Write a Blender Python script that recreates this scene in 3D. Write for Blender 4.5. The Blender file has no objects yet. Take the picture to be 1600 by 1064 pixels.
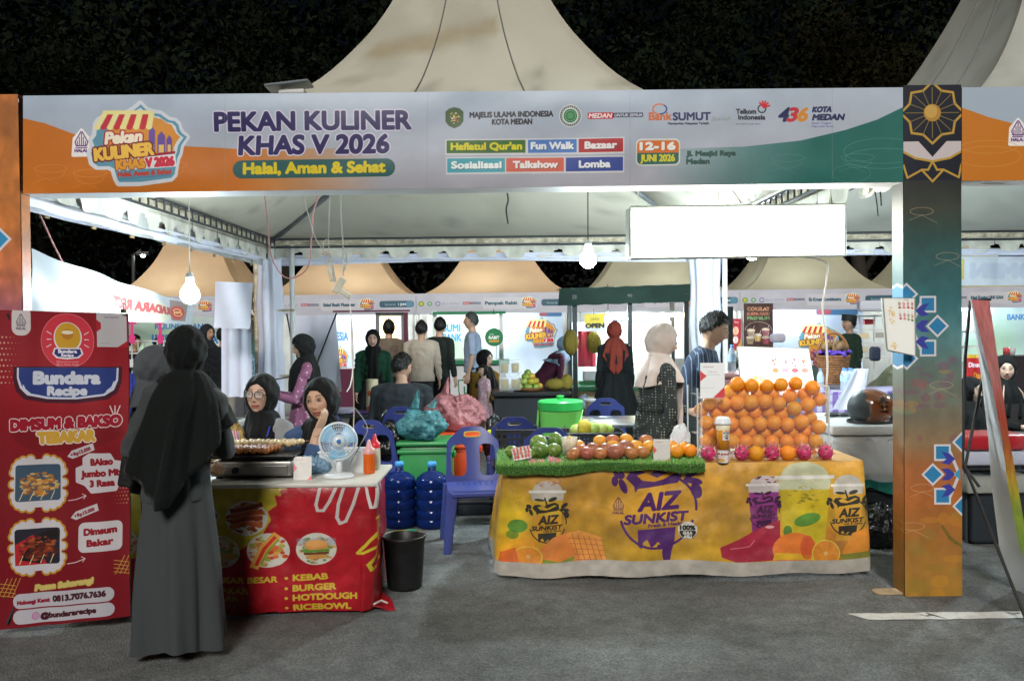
import bpy, math, random
import numpy as np
from mathutils import Vector, Matrix, noise
R = math.radians
PI = math.pi
rnd = random.Random(7)
S = bpy.context.scene
COL = S.collection

# ---------------------------------------------------------------- camera
CAM = Vector((0, 0, 1.55)); F = 1355.0
cam_d = bpy.data.cameras.new('camera'); cam = bpy.data.objects.new('camera', cam_d); COL.objects.link(cam)
cam_d.sensor_width = 36; cam_d.lens = F/1600*36; cam_d.clip_start = .05; cam_d.clip_end = 500
CM = Matrix.Rotation(R(90-1.0), 4, 'X') @ Matrix.Rotation(R(-0.65), 4, 'Z')
cam.matrix_world = Matrix.Translation(CAM) @ CM
S.camera = cam

# ---------------------------------------------------------------- night sky, the street light from behind the viewer, exposure
W = bpy.data.worlds.new('World'); S.world = W; W.use_nodes = True
wn = W.node_tree.nodes; wl = W.node_tree.links; wn.clear()
sky = wn.new('ShaderNodeTexSky'); sky.sky_type = 'NISHITA'; sky.sun_disc = False
sky.sun_elevation = R(33); sky.sun_rotation = R(185)
bg = wn.new('ShaderNodeBackground'); bg.inputs[1].default_value = .0006
wo = wn.new('ShaderNodeOutputWorld'); wl.new(sky.outputs[0], bg.inputs[0]); wl.new(bg.outputs[0], wo.inputs[0])
sd = bpy.data.lights.new('sun', 'SUN'); sd.energy = 1.45; sd.angle = R(16); sd.color = (1, .965, .91)
sun = bpy.data.objects.new('sun', sd); COL.objects.link(sun)
_e, _a = R(33), R(-5)
sun.matrix_world = Vector((math.sin(_a)*math.cos(_e), -math.cos(_a)*math.cos(_e), math.sin(_e))).to_track_quat('Z', 'Y').to_matrix().to_4x4()
S.view_settings.view_transform = 'Standard'; S.view_settings.look = 'None'
S.view_settings.exposure = .9; S.view_settings.gamma = 1; S.view_settings.use_curve_mapping = False
S.render.engine = 'CYCLES'; S.cycles.max_bounces = 7; S.cycles.diffuse_bounces = 4; S.cycles.sample_clamp_indirect = 6
S.cycles.use_denoising = True; S.cycles.caustics_reflective = False; S.cycles.caustics_refractive = False

# ---------------------------------------------------------------- photo measurements to places in the world
def P(px, py, Y):
    d = CM.to_3x3() @ Vector(((px-800)/F, (532-py)/F, -1))
    return CAM + d*(Y/d.y)
def G(px, py, z=0.0):
    d = CM.to_3x3() @ Vector(((px-800)/F, (532-py)/F, -1))
    return CAM + d*((z-CAM.z)/d.z)
def V(*a): return Vector(a)

# ---------------------------------------------------------------- materials
MATS = {}
def mat(name, col=(.5,.5,.5), rough=.6, metal=0., bump=0., bscale=60., var=0., vscale=4., alpha=1., orand=0., trans=0., emit=0., spec=.5, attr=False, img=None, sheen=0., translucent=0., coat=0., detail=6, stretch=None, ior=1.45):
    if name in MATS: return MATS[name]
    m = bpy.data.materials.new(name); m.use_nodes = True
    n = m.node_tree.nodes; l = m.node_tree.links; b = n['Principled BSDF']
    if isinstance(col, str): col = hexlin(col)
    b.inputs['Base Color'].default_value = (*col, 1); b.inputs['Roughness'].default_value = rough
    b.inputs['Metallic'].default_value = metal; b.inputs['Specular IOR Level'].default_value = spec
    b.inputs['Alpha'].default_value = alpha; b.inputs['Transmission Weight'].default_value = trans; b.inputs['IOR'].default_value = ior
    b.inputs['Coat Weight'].default_value = coat
    if sheen: b.inputs['Sheen Weight'].default_value = sheen
    src = None
    if attr:
        a = n.new('ShaderNodeAttribute'); a.attribute_name = 'Col'; src = a.outputs['Color']
    if img:
        a = n.new('ShaderNodeTexImage'); a.image = img; a.extension = 'EXTEND'; src = a.outputs['Color']
    tc = n.new('ShaderNodeTexCoord'); co = tc.outputs['Object']
    if stretch:
        mp = n.new('ShaderNodeMapping'); mp.inputs['Scale'].default_value = stretch; l.new(co, mp.inputs[0]); co = mp.outputs[0]
    if var:
        nz = n.new('ShaderNodeTexNoise'); nz.inputs['Scale'].default_value = vscale; nz.inputs['Detail'].default_value = detail; l.new(co, nz.inputs['Vector'])
        rp = n.new('ShaderNodeMapRange'); rp.inputs[1].default_value = .3; rp.inputs[2].default_value = .7
        rp.inputs[3].default_value = 1-var; rp.inputs[4].default_value = 1+var*.6; l.new(nz.outputs['Fac'], rp.inputs[0])
        mx = n.new('ShaderNodeMix'); mx.data_type = 'RGBA'; mx.blend_type = 'MULTIPLY'; mx.inputs[0].default_value = 1
        if src: l.new(src, mx.inputs[6])
        else: mx.inputs[6].default_value = (*col, 1)
        cb = n.new('ShaderNodeCombineColor'); [l.new(rp.outputs[0], cb.inputs[i]) for i in range(3)]
        l.new(cb.outputs[0], mx.inputs[7]); src = mx.outputs[2]
    if orand: # every copy gets its own slight shade
        oi = n.new('ShaderNodeObjectInfo'); hs = n.new('ShaderNodeHueSaturation'); r1 = n.new('ShaderNodeMapRange'); r1.inputs[3].default_value = .5-.035*orand; r1.inputs[4].default_value = .5+.03*orand; l.new(oi.outputs['Random'], r1.inputs[0]); l.new(r1.outputs[0], hs.inputs['Hue'])
        r2 = n.new('ShaderNodeMapRange'); r2.inputs[3].default_value = 1.12; r2.inputs[4].default_value = 1-.3*orand; l.new(oi.outputs['Random'], r2.inputs[0]); l.new(r2.outputs[0], hs.inputs['Value'])
        if src: l.new(src, hs.inputs['Color'])
        else: hs.inputs['Color'].default_value = (*col, 1)
        src = hs.outputs[0]
    if src: l.new(src, b.inputs['Base Color'])
    if bump:
        nb = n.new('ShaderNodeTexNoise'); nb.inputs['Scale'].default_value = bscale; nb.inputs['Detail'].default_value = 4; l.new(co, nb.inputs['Vector'])
        bp = n.new('ShaderNodeBump'); bp.inputs['Strength'].default_value = min(1, bump); bp.inputs['Distance'].default_value = .02*max(1, bump)
        l.new(nb.outputs['Fac'], bp.inputs['Height']); l.new(bp.outputs[0], b.inputs['Normal'])
    if emit:
        b.inputs['Emission Strength'].default_value = emit
        if src: l.new(src, b.inputs['Emission Color'])
        else: b.inputs['Emission Color'].default_value = (*col, 1)
    if translucent:
        t = n.new('ShaderNodeBsdfTranslucent'); ms = n.new('ShaderNodeMixShader'); ms.inputs[0].default_value = translucent
        if src: l.new(src, t.inputs[0])
        else: t.inputs[0].default_value = (*col, 1)
        l.new(b.outputs[0], ms.inputs[1]); l.new(t.outputs[0], ms.inputs[2]); l.new(ms.outputs[0], n['Material Output'].inputs[0])
    MATS[name] = m; return m
def lin(c): return c/12.92 if c <= .04045 else ((c+.055)/1.055)**2.4
def hexs(h): return tuple(int(h[i:i+2], 16)/255 for i in (0, 2, 4))
def hexlin(h): return tuple(lin(c) for c in hexs(h))

# ---------------------------------------------------------------- mesh building
class MB:
    def __init__(s): s.v = []; s.f = []; s.uv = {}; s.mi = []; s.c = {}; s.m = 0; s.col = None
    def add(s, vs, fs, uvs=None):
        o = len(s.v); s.v += [tuple(v) for v in vs]
        if s.col is not None:
            for i in range(o, len(s.v)): s.c[i] = s.col
        if uvs:
            for i, u in enumerate(uvs): s.uv[o+i] = u
        for f in fs: s.f.append(tuple(o+i for i in f)); s.mi.append(s.m)
        return s
    def box(s, c, size, rot=None, taper=1.):
        x, y, z = [k/2 for k in size]; c = Vector(c)
        vs = [Vector((sx*x*(taper if sz > 0 else 1), sy*y*(taper if sz > 0 else 1), sz*z)) for sz in (-1, 1) for sy in (-1, 1) for sx in (-1, 1)]
        if rot is not None: vs = [rot @ v for v in vs]
        return s.add([c+v for v in vs], [(0,2,3,1),(4,5,7,6),(0,1,5,4),(2,6,7,3),(0,4,6,2),(1,3,7,5)])
    def rbox(s, c, size, r=.01, rot=None, n=3):
        # box with rounded vertical edges and softened top and bottom
        x, y, z = [k/2 for k in size]; r = min(r, x*.99, y*.99); rz = min(r, z*.99); c = Vector(c); rings = []
        for (zz, ins) in ((-z, rz), (-z+rz*.3, rz*.3), (-z+rz, 0), (z-rz, 0), (z-rz*.3, rz*.3), (z, rz)):
            ring = []
            for q, (sx, sy) in enumerate(((1,1),(-1,1),(-1,-1),(1,-1))):
                for k in range(n+1):
                    a = PI/2*(q+k/n); ring.append(Vector((sx*(x-r)+(r-ins*.9)*math.cos(a), sy*(y-r)+(r-ins*.9)*math.sin(a), zz)))
            rings.append(ring)
        m = len(rings[0]); vs = [v for rg in rings for v in rg]
        if rot is not None: vs = [rot @ v for v in vs]
        fs = [(i*m+j, i*m+(j+1) % m, (i+1)*m+(j+1) % m, (i+1)*m+j) for i in range(len(rings)-1) for j in range(m)]
        fs += [tuple(reversed(range(m))), tuple(range((len(rings)-1)*m, len(rings)*m))]
        return s.add([c+v for v in vs], fs)
    def tube(s, pts, r, n=8, cap=True, round_=False):
        pts = [Vector(p) for p in pts]; rs = r if isinstance(r, (list, tuple)) else [r]*len(pts)
        if round_:
            d0 = (pts[0]-pts[1]).normalized(); d1 = (pts[-1]-pts[-2]).normalized()
            a = [(pts[0]+d0*rs[0]*math.sin(t), rs[0]*math.cos(t)) for t in (1.45, .9, .45)]
            b = [(pts[-1]+d1*rs[-1]*math.sin(t), rs[-1]*math.cos(t)) for t in (.45, .9, 1.45)]
            pts = [p for p, _ in a]+pts+[p for p, _ in b]; rs = [q for _, q in a]+list(rs)+[q for _, q in b]
        up = None; vs = []
        for i, p in enumerate(pts):
            t = (pts[min(i+1, len(pts)-1)]-pts[max(i-1, 0)])
            t = t.normalized() if t.length > 1e-9 else Vector((0,0,1))
            if up is None: up = t.orthogonal().normalized()
            up = (up-t*up.dot(t)); up = up.normalized() if up.length > 1e-6 else t.orthogonal().normalized()
            w = t.cross(up)
            vs += [p+(up*math.cos(2*PI*k/n)+w*math.sin(2*PI*k/n))*rs[i] for k in range(n)]
        m = len(pts)
        fs = [(i*n+k, i*n+(k+1) % n, (i+1)*n+(k+1) % n, (i+1)*n+k) for i in range(m-1) for k in range(n)]
        if cap: fs += [tuple(reversed(range(n))), tuple(range((m-1)*n, m*n))]
        return s.add(vs, fs)
    def lathe(s, prof, c=(0,0,0), n=24, rot=None, fold=0., nf=8, sx=1., sy=1., cap=True):
        c = Vector(c); vs = []
        for (r, z) in prof:
            for k in range(n):
                a = 2*PI*k/n; q = r*(1+fold*math.cos(a*nf)); v = Vector((q*math.cos(a)*sx, q*math.sin(a)*sy, z))
                vs.append(c+(rot @ v if rot is not None else v))
        m = len(prof)
        fs = [(i*n+k, i*n+(k+1) % n, (i+1)*n+(k+1) % n, (i+1)*n+k) for i in range(m-1) for k in range(n)]
        if cap: fs += [tuple(reversed(range(n))), tuple(range((m-1)*n, m*n))]
        return s.add(vs, fs)
    def ball(s, c, r, n=12, rot=None):
        rx, ry, rz = r if isinstance(r, (list, tuple)) else (r, r, r)
        prof = [(max(1e-4, math.sin(PI*i/n)), -math.cos(PI*i/n)) for i in range(n+1)]
        o = len(s.v); s.lathe(prof, (0,0,0), max(8, int(n*1.5)))
        for i in range(o, len(s.v)):
            v = Vector(s.v[i]); v = Vector((v.x*rx, v.y*ry, v.z*rz))
            if rot is not None: v = rot @ v
            s.v[i] = tuple(Vector(c)+v)
        return s
    def grid(s, nu, nv, fn):
        # fn(u, v) -> point, u, v in 0..1; uv kept, v upward
        vs = []; uv = []
        for j in range(nv+1):
            for i in range(nu+1):
                u, v = i/nu, j/nv; vs.append(fn(u, v)); uv.append((u, v))
        return s.add(vs, [(j*(nu+1)+i, j*(nu+1)+i+1, (j+1)*(nu+1)+i+1, (j+1)*(nu+1)+i) for j in range(nv) for i in range(nu)], uv)
    def quad(s, a, b, c, d): return s.add([a, b, c, d], [(0,1,2,3)], [(0,0),(1,0),(1,1),(0,1)])
    def prism(s, poly, o, ax, ay, dep):
        # flat outline poly [(x,y)] in the plane o+x*ax+y*ay, given a thickness along the vector dep
        o, ax, ay, dep = Vector(o), Vector(ax), Vector(ay), Vector(dep); n = len(poly)
        a = [o+ax*x+ay*y for x, y in poly]; b = [p+dep for p in a]
        return s.add(a+b, [tuple(range(n)), tuple(reversed(range(n, 2*n)))]+[(i, (i+1) % n, n+(i+1) % n, n+i) for i in range(n)])
    def build(s, name, m, parent=None, smooth=False, auto=None):
        me = bpy.data.meshes.new(name); me.from_pydata(s.v, [], s.f)
        for x in (m if isinstance(m, (list, tuple)) else [m]): me.materials.append(x)
        if any(s.mi): me.polygons.foreach_set('material_index', s.mi)
        if s.uv:
            ul = me.uv_layers.new(name='UVMap'); li = np.empty(len(me.loops), dtype=np.int32); me.loops.foreach_get('vertex_index', li)
            arr = np.zeros((len(s.v), 2), dtype=np.float32)
            for k, u in s.uv.items(): arr[k] = u
            ul.data.foreach_set('uv', arr[li].ravel())
        if s.c:
            ca = me.color_attributes.new('Col', 'FLOAT_COLOR', 'POINT'); arr = np.ones((len(s.v), 4), dtype=np.float32)
            for k, c in s.c.items(): arr[k, :3] = c
            ca.data.foreach_set('color', arr.ravel())
        if smooth: me.polygons.foreach_set('use_smooth', [True]*len(me.polygons))
        me.update(); me.validate()
        if auto is not None:
            me.polygons.foreach_set('use_smooth', [True]*len(me.polygons)); me.set_sharp_from_angle(angle=R(auto))
        return link(name, me, parent)
def link(name, me, parent=None):
    o = bpy.data.objects.new(name, me); COL.objects.link(o)
    if parent is not None: o.parent = parent
    return o
KIDS = {}
def tag(o, label=None, cat=None, group=None, kind=None):
    if label: o['label'] = label
    if cat: o['category'] = cat
    if group: o['group'] = group
    if kind: o['kind'] = kind
    return o
def thing(name, label, cat, group=None, loc=(0,0,0), rz=0.):
    o = bpy.data.objects.new(name, None); COL.objects.link(o); o.empty_display_size = .1
    o.location = loc; o.rotation_euler = (0, 0, rz); return tag(o, label, cat, group)
def settle(o):
    # gives a thing that was built in world coordinates its origin at its own base
    tree = [o]+list(o.children_recursive); ms = [x for x in tree if x.type == 'MESH']
    lo = Vector((1e9,)*3); hi = Vector((-1e9,)*3)
    for x in ms:
        n = len(x.data.vertices); a = np.empty(n*3, dtype=np.float32); x.data.vertices.foreach_get('co', a); a = a.reshape(-1, 3)
        for k in range(3): lo[k] = min(lo[k], a[:, k].min()); hi[k] = max(hi[k], a[:, k].max())
    c = Vector(((lo.x+hi.x)/2, (lo.y+hi.y)/2, lo.z)); done = set()
    for x in ms:
        if x.data.name not in done: x.data.transform(Matrix.Translation(-c)); done.add(x.data.name)
    o.location = c; return o
def copy_tree(o, parent=None):
    c = o.copy(); COL.objects.link(c); c.parent = parent
    for ch in o.children: copy_tree(ch, c)
    return c
def sway(p, a=.02, f=1.): return a*noise.noise(Vector(p)*f)
# ---------------------------------------------------------------- printed artwork, drawn here as flat colour
_TC = {}
def text_contours(t):
    if t in _TC: return _TC[t]
    cu = bpy.data.curves.new('t', 'FONT'); cu.body = t; cu.size = 1; ob = bpy.data.objects.new('t', cu); COL.objects.link(ob)
    dg = bpy.context.evaluated_depsgraph_get(); c2 = ob.to_curve(dg, apply_modifiers=False); out = []
    for sp in c2.splines:
        pts = []
        if sp.type == 'BEZIER':
            bp = sp.bezier_points; n = len(bp)
            for i in range(n):
                a, b = bp[i], bp[(i+1) % n]; p0, p1, p2, p3 = a.co, a.handle_right, b.handle_left, b.co
                k = 1 if (p1-p0).length+(p3-p2).length < 1e-5 else 5
                for j in range(k):
                    s = j/k; q = p0*(1-s)**3+p1*3*s*(1-s)**2+p2*3*s*s*(1-s)+p3*s**3; pts.append((q.x, q.y))
        else: pts = [(p.co.x, p.co.y) for p in sp.points]
        if len(pts) > 2: out.append(np.array(pts))
    ob.to_curve_clear(); bpy.data.objects.remove(ob); bpy.data.curves.remove(cu)
    _TC[t] = out; return out
class Canvas:
    SS = 3
    def __init__(s, w, h, bg='ffffff', u=1., ox=0., oy=0.):
        s.u = u; s.o = np.array((ox, oy)); s.w, s.h = int(w*u), int(h*u); w, h = s.w, s.h; s.a = np.empty((h, w, 3), dtype=np.float32); s.a[:] = hexs(bg)
    def mask(s, cons, grow=0.):
        cons = [(np.asarray(c, dtype=float)-s.o)*s.u for c in cons]; grow = grow*s.u
        al = np.concatenate(cons); g = int(grow+2)
        x0, y0 = np.floor(al.min(0)).astype(int)-g; x1, y1 = np.ceil(al.max(0)).astype(int)+g
        x0, y0 = max(x0, 0), max(y0, 0); x1, y1 = min(x1, s.w), min(y1, s.h)
        if x1 <= x0 or y1 <= y0: return None
        k = s.SS; H = (y1-y0)*k; Wd = (x1-x0)*k; tog = np.zeros((H, Wd+1), dtype=np.int32)
        ys = (np.arange(H)+.5)/k+y0
        for c in cons:
            d = np.roll(c, -1, 0)
            for (ax, ay), (bx, by) in zip(c, d):
                if ay == by: continue
                lo, hi = (ay, by) if ay < by else (by, ay)
                i0 = max(0, int(math.ceil((lo-y0)*k-.5))); i1 = min(H, int(math.ceil((hi-y0)*k-.5)))
                if i1 <= i0: continue
                yy = ys[i0:i1]; xx = ax+(yy-ay)/(by-ay)*(bx-ax)
                cc = np.clip(np.ceil((xx-x0)*k-.5), 0, Wd).astype(int); np.add.at(tog, (np.arange(i0, i1), cc), 1)
        m = (np.cumsum(tog, 1)[:, :Wd] % 2).astype(bool)
        if grow:
            b = m.copy()
            for rr in (grow*k, grow*k*.5):
                for j in range(12):
                    dx, dy = int(round(rr*math.cos(j*PI/6))), int(round(rr*math.sin(j*PI/6)))
                    sx0, sx1 = max(0, -dx), min(Wd, Wd-dx); sy0, sy1 = max(0, -dy), min(H, H-dy)
                    if sx1 > sx0 and sy1 > sy0: b[sy0+dy:sy1+dy, sx0+dx:sx1+dx] |= m[sy0:sy1, sx0:sx1]
            m = b
        return x0, y0, x1, y1, m.reshape(y1-y0, k, x1-x0, k).mean((1, 3)).astype(np.float32)
    def paint(s, mk, col, al=1.):
        if mk is None: return
        x0, y0, x1, y1, m = mk; m = m[..., None]*al; c = np.array(hexs(col) if isinstance(col, str) else col, dtype=np.float32)
        s.a[y0:y1, x0:x1] = s.a[y0:y1, x0:x1]*(1-m)+c*m
    def poly(s, pts, col, al=1., grow=0.): s.paint(s.mask([np.array(pts, dtype=float)], grow), col, al)
    def rect(s, x0, y0, x1, y1, col, r=0, al=1.):
        if r <= 0: return s.poly([(x0,y0),(x1,y0),(x1,y1),(x0,y1)], col, al)
        pts = []
        for cx, cy, a0 in ((x1-r, y1-r, 0), (x0+r, y1-r, 90), (x0+r, y0+r, 180), (x1-r, y0+r, 270)):
            pts += [(cx+r*math.cos(R(a0+k*15)), cy+r*math.sin(R(a0+k*15))) for k in range(7)]
        s.poly(pts, col, al)
    def ell(s, cx, cy, rx, ry, col, al=1., rot=0., n=28):
        c, sn = math.cos(rot), math.sin(rot)
        s.poly([(cx+rx*math.cos(2*PI*k/n)*c-ry*math.sin(2*PI*k/n)*sn, cy+rx*math.cos(2*PI*k/n)*sn+ry*math.sin(2*PI*k/n)*c) for k in range(n)], col, al)
    def line(s, pts, w, col, al=1., closed=False):
        pts = [np.array(p, dtype=float) for p in pts]
        if closed: pts.append(pts[0])
        for a, b in zip(pts[:-1], pts[1:]):
            d = b-a; L = np.hypot(*d)
            if L < 1e-6: continue
            d = d/L; nn = np.array((-d[1], d[0]))*w/2; e = d*w*.35
            s.poly([a-e+nn, b+e+nn, b+e-nn, a-e-nn], col, al)
    def ring(s, cx, cy, rx, ry, w, col, al=1., a0=0., a1=2*PI, n=36):
        s.line([(cx+rx*math.cos(a0+(a1-a0)*k/n), cy+ry*math.sin(a0+(a1-a0)*k/n)) for k in range(n+1)], w, col, al)
    def text(s, t, x, y, h, col, align='c', width=None, bold=0., out=None, shear=0., rot=0., mirror=False, al=1., shadow=None):
        # y is the baseline, h the height of a capital
        ch = max(c[:, 1].max() for c in text_contours('H')); k = h/ch
        cons = [c.copy() for c in text_contours(t)]
        if not cons: return
        a = np.concatenate(cons); lo, hi = a[:, 0].min(), a[:, 0].max(); kx = (width/(hi-lo)) if width else k
        off = {'l': -lo, 'c': -(lo+hi)/2, 'r': -hi}[align]; cr, sr = math.cos(rot), math.sin(rot); res = []
        for c in cons:
            X = (c[:, 0]+off)*kx; Y = c[:, 1]*k; X = X+Y*shear
            if mirror: X = -X
            res.append(np.stack((x+X*cr+Y*sr, y+X*sr-Y*cr), 1))
        if shadow: s.paint(s.mask([c+np.array(shadow[:2]) for c in res], bold), shadow[2], .55)
        if out: s.paint(s.mask(res, bold+out[0]), out[1], al)
        s.paint(s.mask(res, bold), col, al)
    def vgrad(s, stops, x0=0, x1=None):
        x1 = x1 or s.w; ys = np.linspace(0, 1, s.h); ps = [p for p, _ in stops]
        for k in range(3): s.a[:, x0:x1, k] = np.interp(ys, ps, [hexs(c)[k] for _, c in stops])[:, None]
    def hmix(s, mask, col):
        m = np.clip(mask, 0, 1)[..., None]; s.a = s.a*(1-m)+np.array(hexs(col), dtype=np.float32)*m
    def grain(s, amt=.05, cells=8, seed=1):
        g = np.random.RandomState(seed); n = None; tot = 0
        for o in range(4):
            c = cells*2**o; r = g.rand(int(c*s.h/s.w)+3, c+3); yy = np.linspace(0, r.shape[0]-1.01, s.h); xx = np.linspace(0, r.shape[1]-1.01, s.w)
            iy, ix = yy.astype(int), xx.astype(int); fy, fx = (yy-iy)[:, None], (xx-ix)[None]; fy = fy*fy*(3-2*fy); fx = fx*fx*(3-2*fx)
            q = (r[iy][:, ix]*(1-fx)+r[iy][:, ix+1]*fx)*(1-fy)+(r[iy+1][:, ix]*(1-fx)+r[iy+1][:, ix+1]*fx)*fy
            n = q if n is None else n+q/2**o; tot += 1/2**o
        n = n/tot; s.a *= (1+amt*2*(n-.5))[..., None]
        return n
    def food(s, cx, cy, rx, ry, cols, n=60, seed=1, size=.25, rot=0.):
        g = random.Random(seed)
        for i in range(n):
            a, q = g.random()*2*PI, math.sqrt(g.random())*.92; r = size*g.uniform(.4, 1)
            X, Y = rx*q*math.cos(a), ry*q*math.sin(a)
            s.ell(cx+X, cy+Y, rx*r*.8*(1-q*.4), ry*r*.6*(1-q*.4), g.choice(cols), .85, rot+g.uniform(-.4, .4), 10)
    def image(s, name):
        im = bpy.data.images.new(name, s.w, s.h, alpha=False); px = np.ones((s.h, s.w, 4), dtype=np.float32)
        px[..., :3] = np.clip(s.a[::-1], 0, 1); im.pixels.foreach_set(px.ravel()); im.update(); im.pack(); return im
def pmat(name, cv, rough=.55, bump=.15, bscale=8., translucent=0., **k):
    return mat(name, img=cv.image(name), rough=rough, bump=bump, bscale=bscale, translucent=translucent, **k)

def halal_mark(c, x, y, h, bg='f4f0ee', fg='5a2a72'):
    if bg:
        c.poly([(x, y-h*.5), (x+h*.3, y-h*.15), (x+h*.34, y+h*.5), (x-h*.34, y+h*.5), (x-h*.3, y-h*.15)], bg, 1, h*.05)
    w = h*.035
    for k, t in ((0, -.36), (-.08, -.2), (.08, -.2), (-.16, -.05), (.16, -.05)):
        c.line([(x+k*h, y+t*h), (x+k*h, y+.12*h)], w, fg)
    c.line([(x-.02*h, y-.42*h), (x-.25*h, y-.02*h), (x-.2*h, y+.13*h), (x+.2*h, y+.13*h), (x+.25*h, y-.02*h), (x+.02*h, y-.42*h)], w*1.1, fg)
    c.line([(x-.22*h, y+.2*h), (x+.22*h, y+.2*h)], w, fg)
    c.text('HALAL', x, y+.37*h, h*.12, fg, bold=h*.008)
def fest_logo(c, x, y, w):
    # the festival emblem: mosque-arch badge with awning and three lines of lettering
    k = w/160.
    def q(pts): return [(x+a*k, y+b*k) for a, b in pts]
    arch = [(-70,-34),(-66,-40),(-60,-43),(-38,-46),(-22,-50),(-12,-56),(-4,-62),(0,-66),(4,-62),(10,-56),(20,-52),(32,-50),(40,-44),(46,-40),(56,-38),(62,-32),(64,-24),(68,-18),(76,-12),(70,-4),(66,2),(64,14),(60,22),(58,34),(56,48),(50,54),(0,60),(-34,60),(-38,52),(-42,38),(-50,34),(-68,34),(-76,28),(-80,12),(-74,2),(-78,-8),(-72,-16)]
    c.poly(q(arch), 'd4dae2', 1, 4*k); c.poly(q([(a*.97+1, b*.96) for a, b in arch]), '5f96ae'); c.poly(q([(a*.9+1, b*.88) for a, b in arch[7:24]]+[(0,20),(-40,0),(-50,-30)]), 'd4dae2')
    c.poly(q([(-50,-34),(-20,-42),(-8,-48),(0,-54),(8,-48),(22,-43),(34,-40),(42,-34),(50,-31),(54,-24),(58,-17),(64,-12),(58,-4),(54,4),(52,18),(-50,22)]), 'd99034')
    for bx, bw, bh in ((14, 10, 34), (28, 12, 26), (42, 9, 20)):
        c.poly(q([(bx,12),(bx,12-bh),(bx+bw/2,5-bh),(bx+bw,12-bh),(bx+bw,12)]), '6a4fa0'); c.poly(q([(bx+2,12),(bx+2,0),(bx+bw-2,0),(bx+bw-2,12)]), 'e8c070')
    c.poly(q([(18,14),(56,10),(56,18),(18,22)]), 'a02038')
    for i in range(9):
        a, b = -66+i*9, -66+(i+1)*9
        c.poly(q([(a+8,-52),(b+8,-52),(b-1+(i-4)*1.2,-28),(a-1+(i-4)*1.2,-28)]), 'c8283a' if i % 2 else 'efe39a')
        c.ell(x+((a+b)/2-1+(i-4)*1.2)*k, y-28*k, 5*k, 4*k, 'c8283a' if i % 2 else 'efe39a')
    c.poly(q([(-58,-54),(16,-54),(16,-48),(-58,-48)]), 'efe39a')
    c.text('Pekan', x-26*k, y-4*k, 17*k, 'f4ead2', bold=1.6*k, out=(2.2*k, 'b02a30'), shear=.15, rot=-.06)
    c.text('KULINER', x-24*k, y+19*k, 18*k, 'f2c04a', width=92*k, bold=1.8*k, out=(2.4*k, '6a1f24'), rot=-.1)
    c.poly(q([(-38,24),(56,14),(58,34),(-36,40)]), 'dfe4ea')
    c.text('KHAS', x-14*k, y+36*k, 13*k, 'e8a030', width=44*k, bold=1.6*k, rot=-.05, out=(1.2*k, '8a3a20')); c.text('V 2026', x+32*k, y+33*k, 13*k, 'd02a44', width=44*k, bold=1.6*k, rot=-.05, out=(1.2*k, 'f0e8e8'))
    c.text('Halal, Aman & Sehat', x+8*k, y+47*k, 7*k, 'c04038', width=84*k, bold=.8*k, rot=-.05)
    c.line(q([(-34, 53), (48, 47)]), 2*k, '4f86a0')
# ================================================================ THE SETTING
def asphalt():
    m = bpy.data.materials.new('asphalt'); m.use_nodes = True; n = m.node_tree.nodes; l = m.node_tree.links; b = n['Principled BSDF']
    tc = n.new('ShaderNodeTexCoord')
    def nz(sc, d=5): q = n.new('ShaderNodeTexNoise'); q.inputs['Scale'].default_value = sc; q.inputs['Detail'].default_value = d; l.new(tc.outputs['Object'], q.inputs[0]); return q
    a, c, g = nz(.7), nz(9, 6), nz(160, 2)
    v = n.new('ShaderNodeTexVoronoi'); v.inputs['Scale'].default_value = 115; l.new(tc.outputs['Object'], v.inputs[0])
    cr = n.new('ShaderNodeValToRGB'); l.new(c.outputs[0], cr.inputs[0]); e = cr.color_ramp.elements
    e[0].position = .3; e[0].color = (.118,.126,.127,1); e[1].position = .75; e[1].color = (.19,.2,.2,1)
    mr = n.new('ShaderNodeMapRange'); l.new(a.outputs[0], mr.inputs[0]); mr.inputs[1].default_value = .3; mr.inputs[2].default_value = .7; mr.inputs[3].default_value = .55; mr.inputs[4].default_value = 1.2
    m1 = n.new('ShaderNodeMix'); m1.data_type = 'RGBA'; m1.blend_type = 'MULTIPLY'; m1.inputs[0].default_value = 1; l.new(cr.outputs[0], m1.inputs[6]); cc = n.new('ShaderNodeCombineColor'); [l.new(mr.outputs[0], cc.inputs[i]) for i in range(3)]; l.new(cc.outputs[0], m1.inputs[7])
    st = n.new('ShaderNodeValToRGB'); l.new(v.outputs['Color'], st.inputs[0]); e = st.color_ramp.elements; e[0].position = .25; e[0].color = (.7,.7,.7,1); e[1].position = .9; e[1].color = (1.45,1.43,1.37,1)
    m2 = n.new('ShaderNodeMix'); m2.data_type = 'RGBA'; m2.blend_type = 'MULTIPLY'; m2.inputs[0].default_value = .8; l.new(m1.outputs[2], m2.inputs[6]); l.new(st.outputs[0], m2.inputs[7]); l.new(m2.outputs[2], b.inputs['Base Color'])
    b.inputs['Roughness'].default_value = .82; b.inputs['Specular IOR Level'].default_value = .35
    bp = n.new('ShaderNodeBump'); bp.inputs['Strength'].default_value = .9; bp.inputs['Distance'].default_value = .006; l.new(v.outputs['Distance'], bp.inputs['Height'])
    b2 = n.new('ShaderNodeBump'); b2.inputs['Strength'].default_value = .5; b2.inputs['Distance'].default_value = .004; l.new(g.outputs[0], b2.inputs['Height']); l.new(bp.outputs[0], b2.inputs['Normal']); l.new(b2.outputs[0], b.inputs['Normal'])
    return m
road = MB().quad((-120,-40,0),(120,-40,0),(120,220,0),(-120,220,0)).build('road', asphalt()); tag(road, kind='structure')
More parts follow.
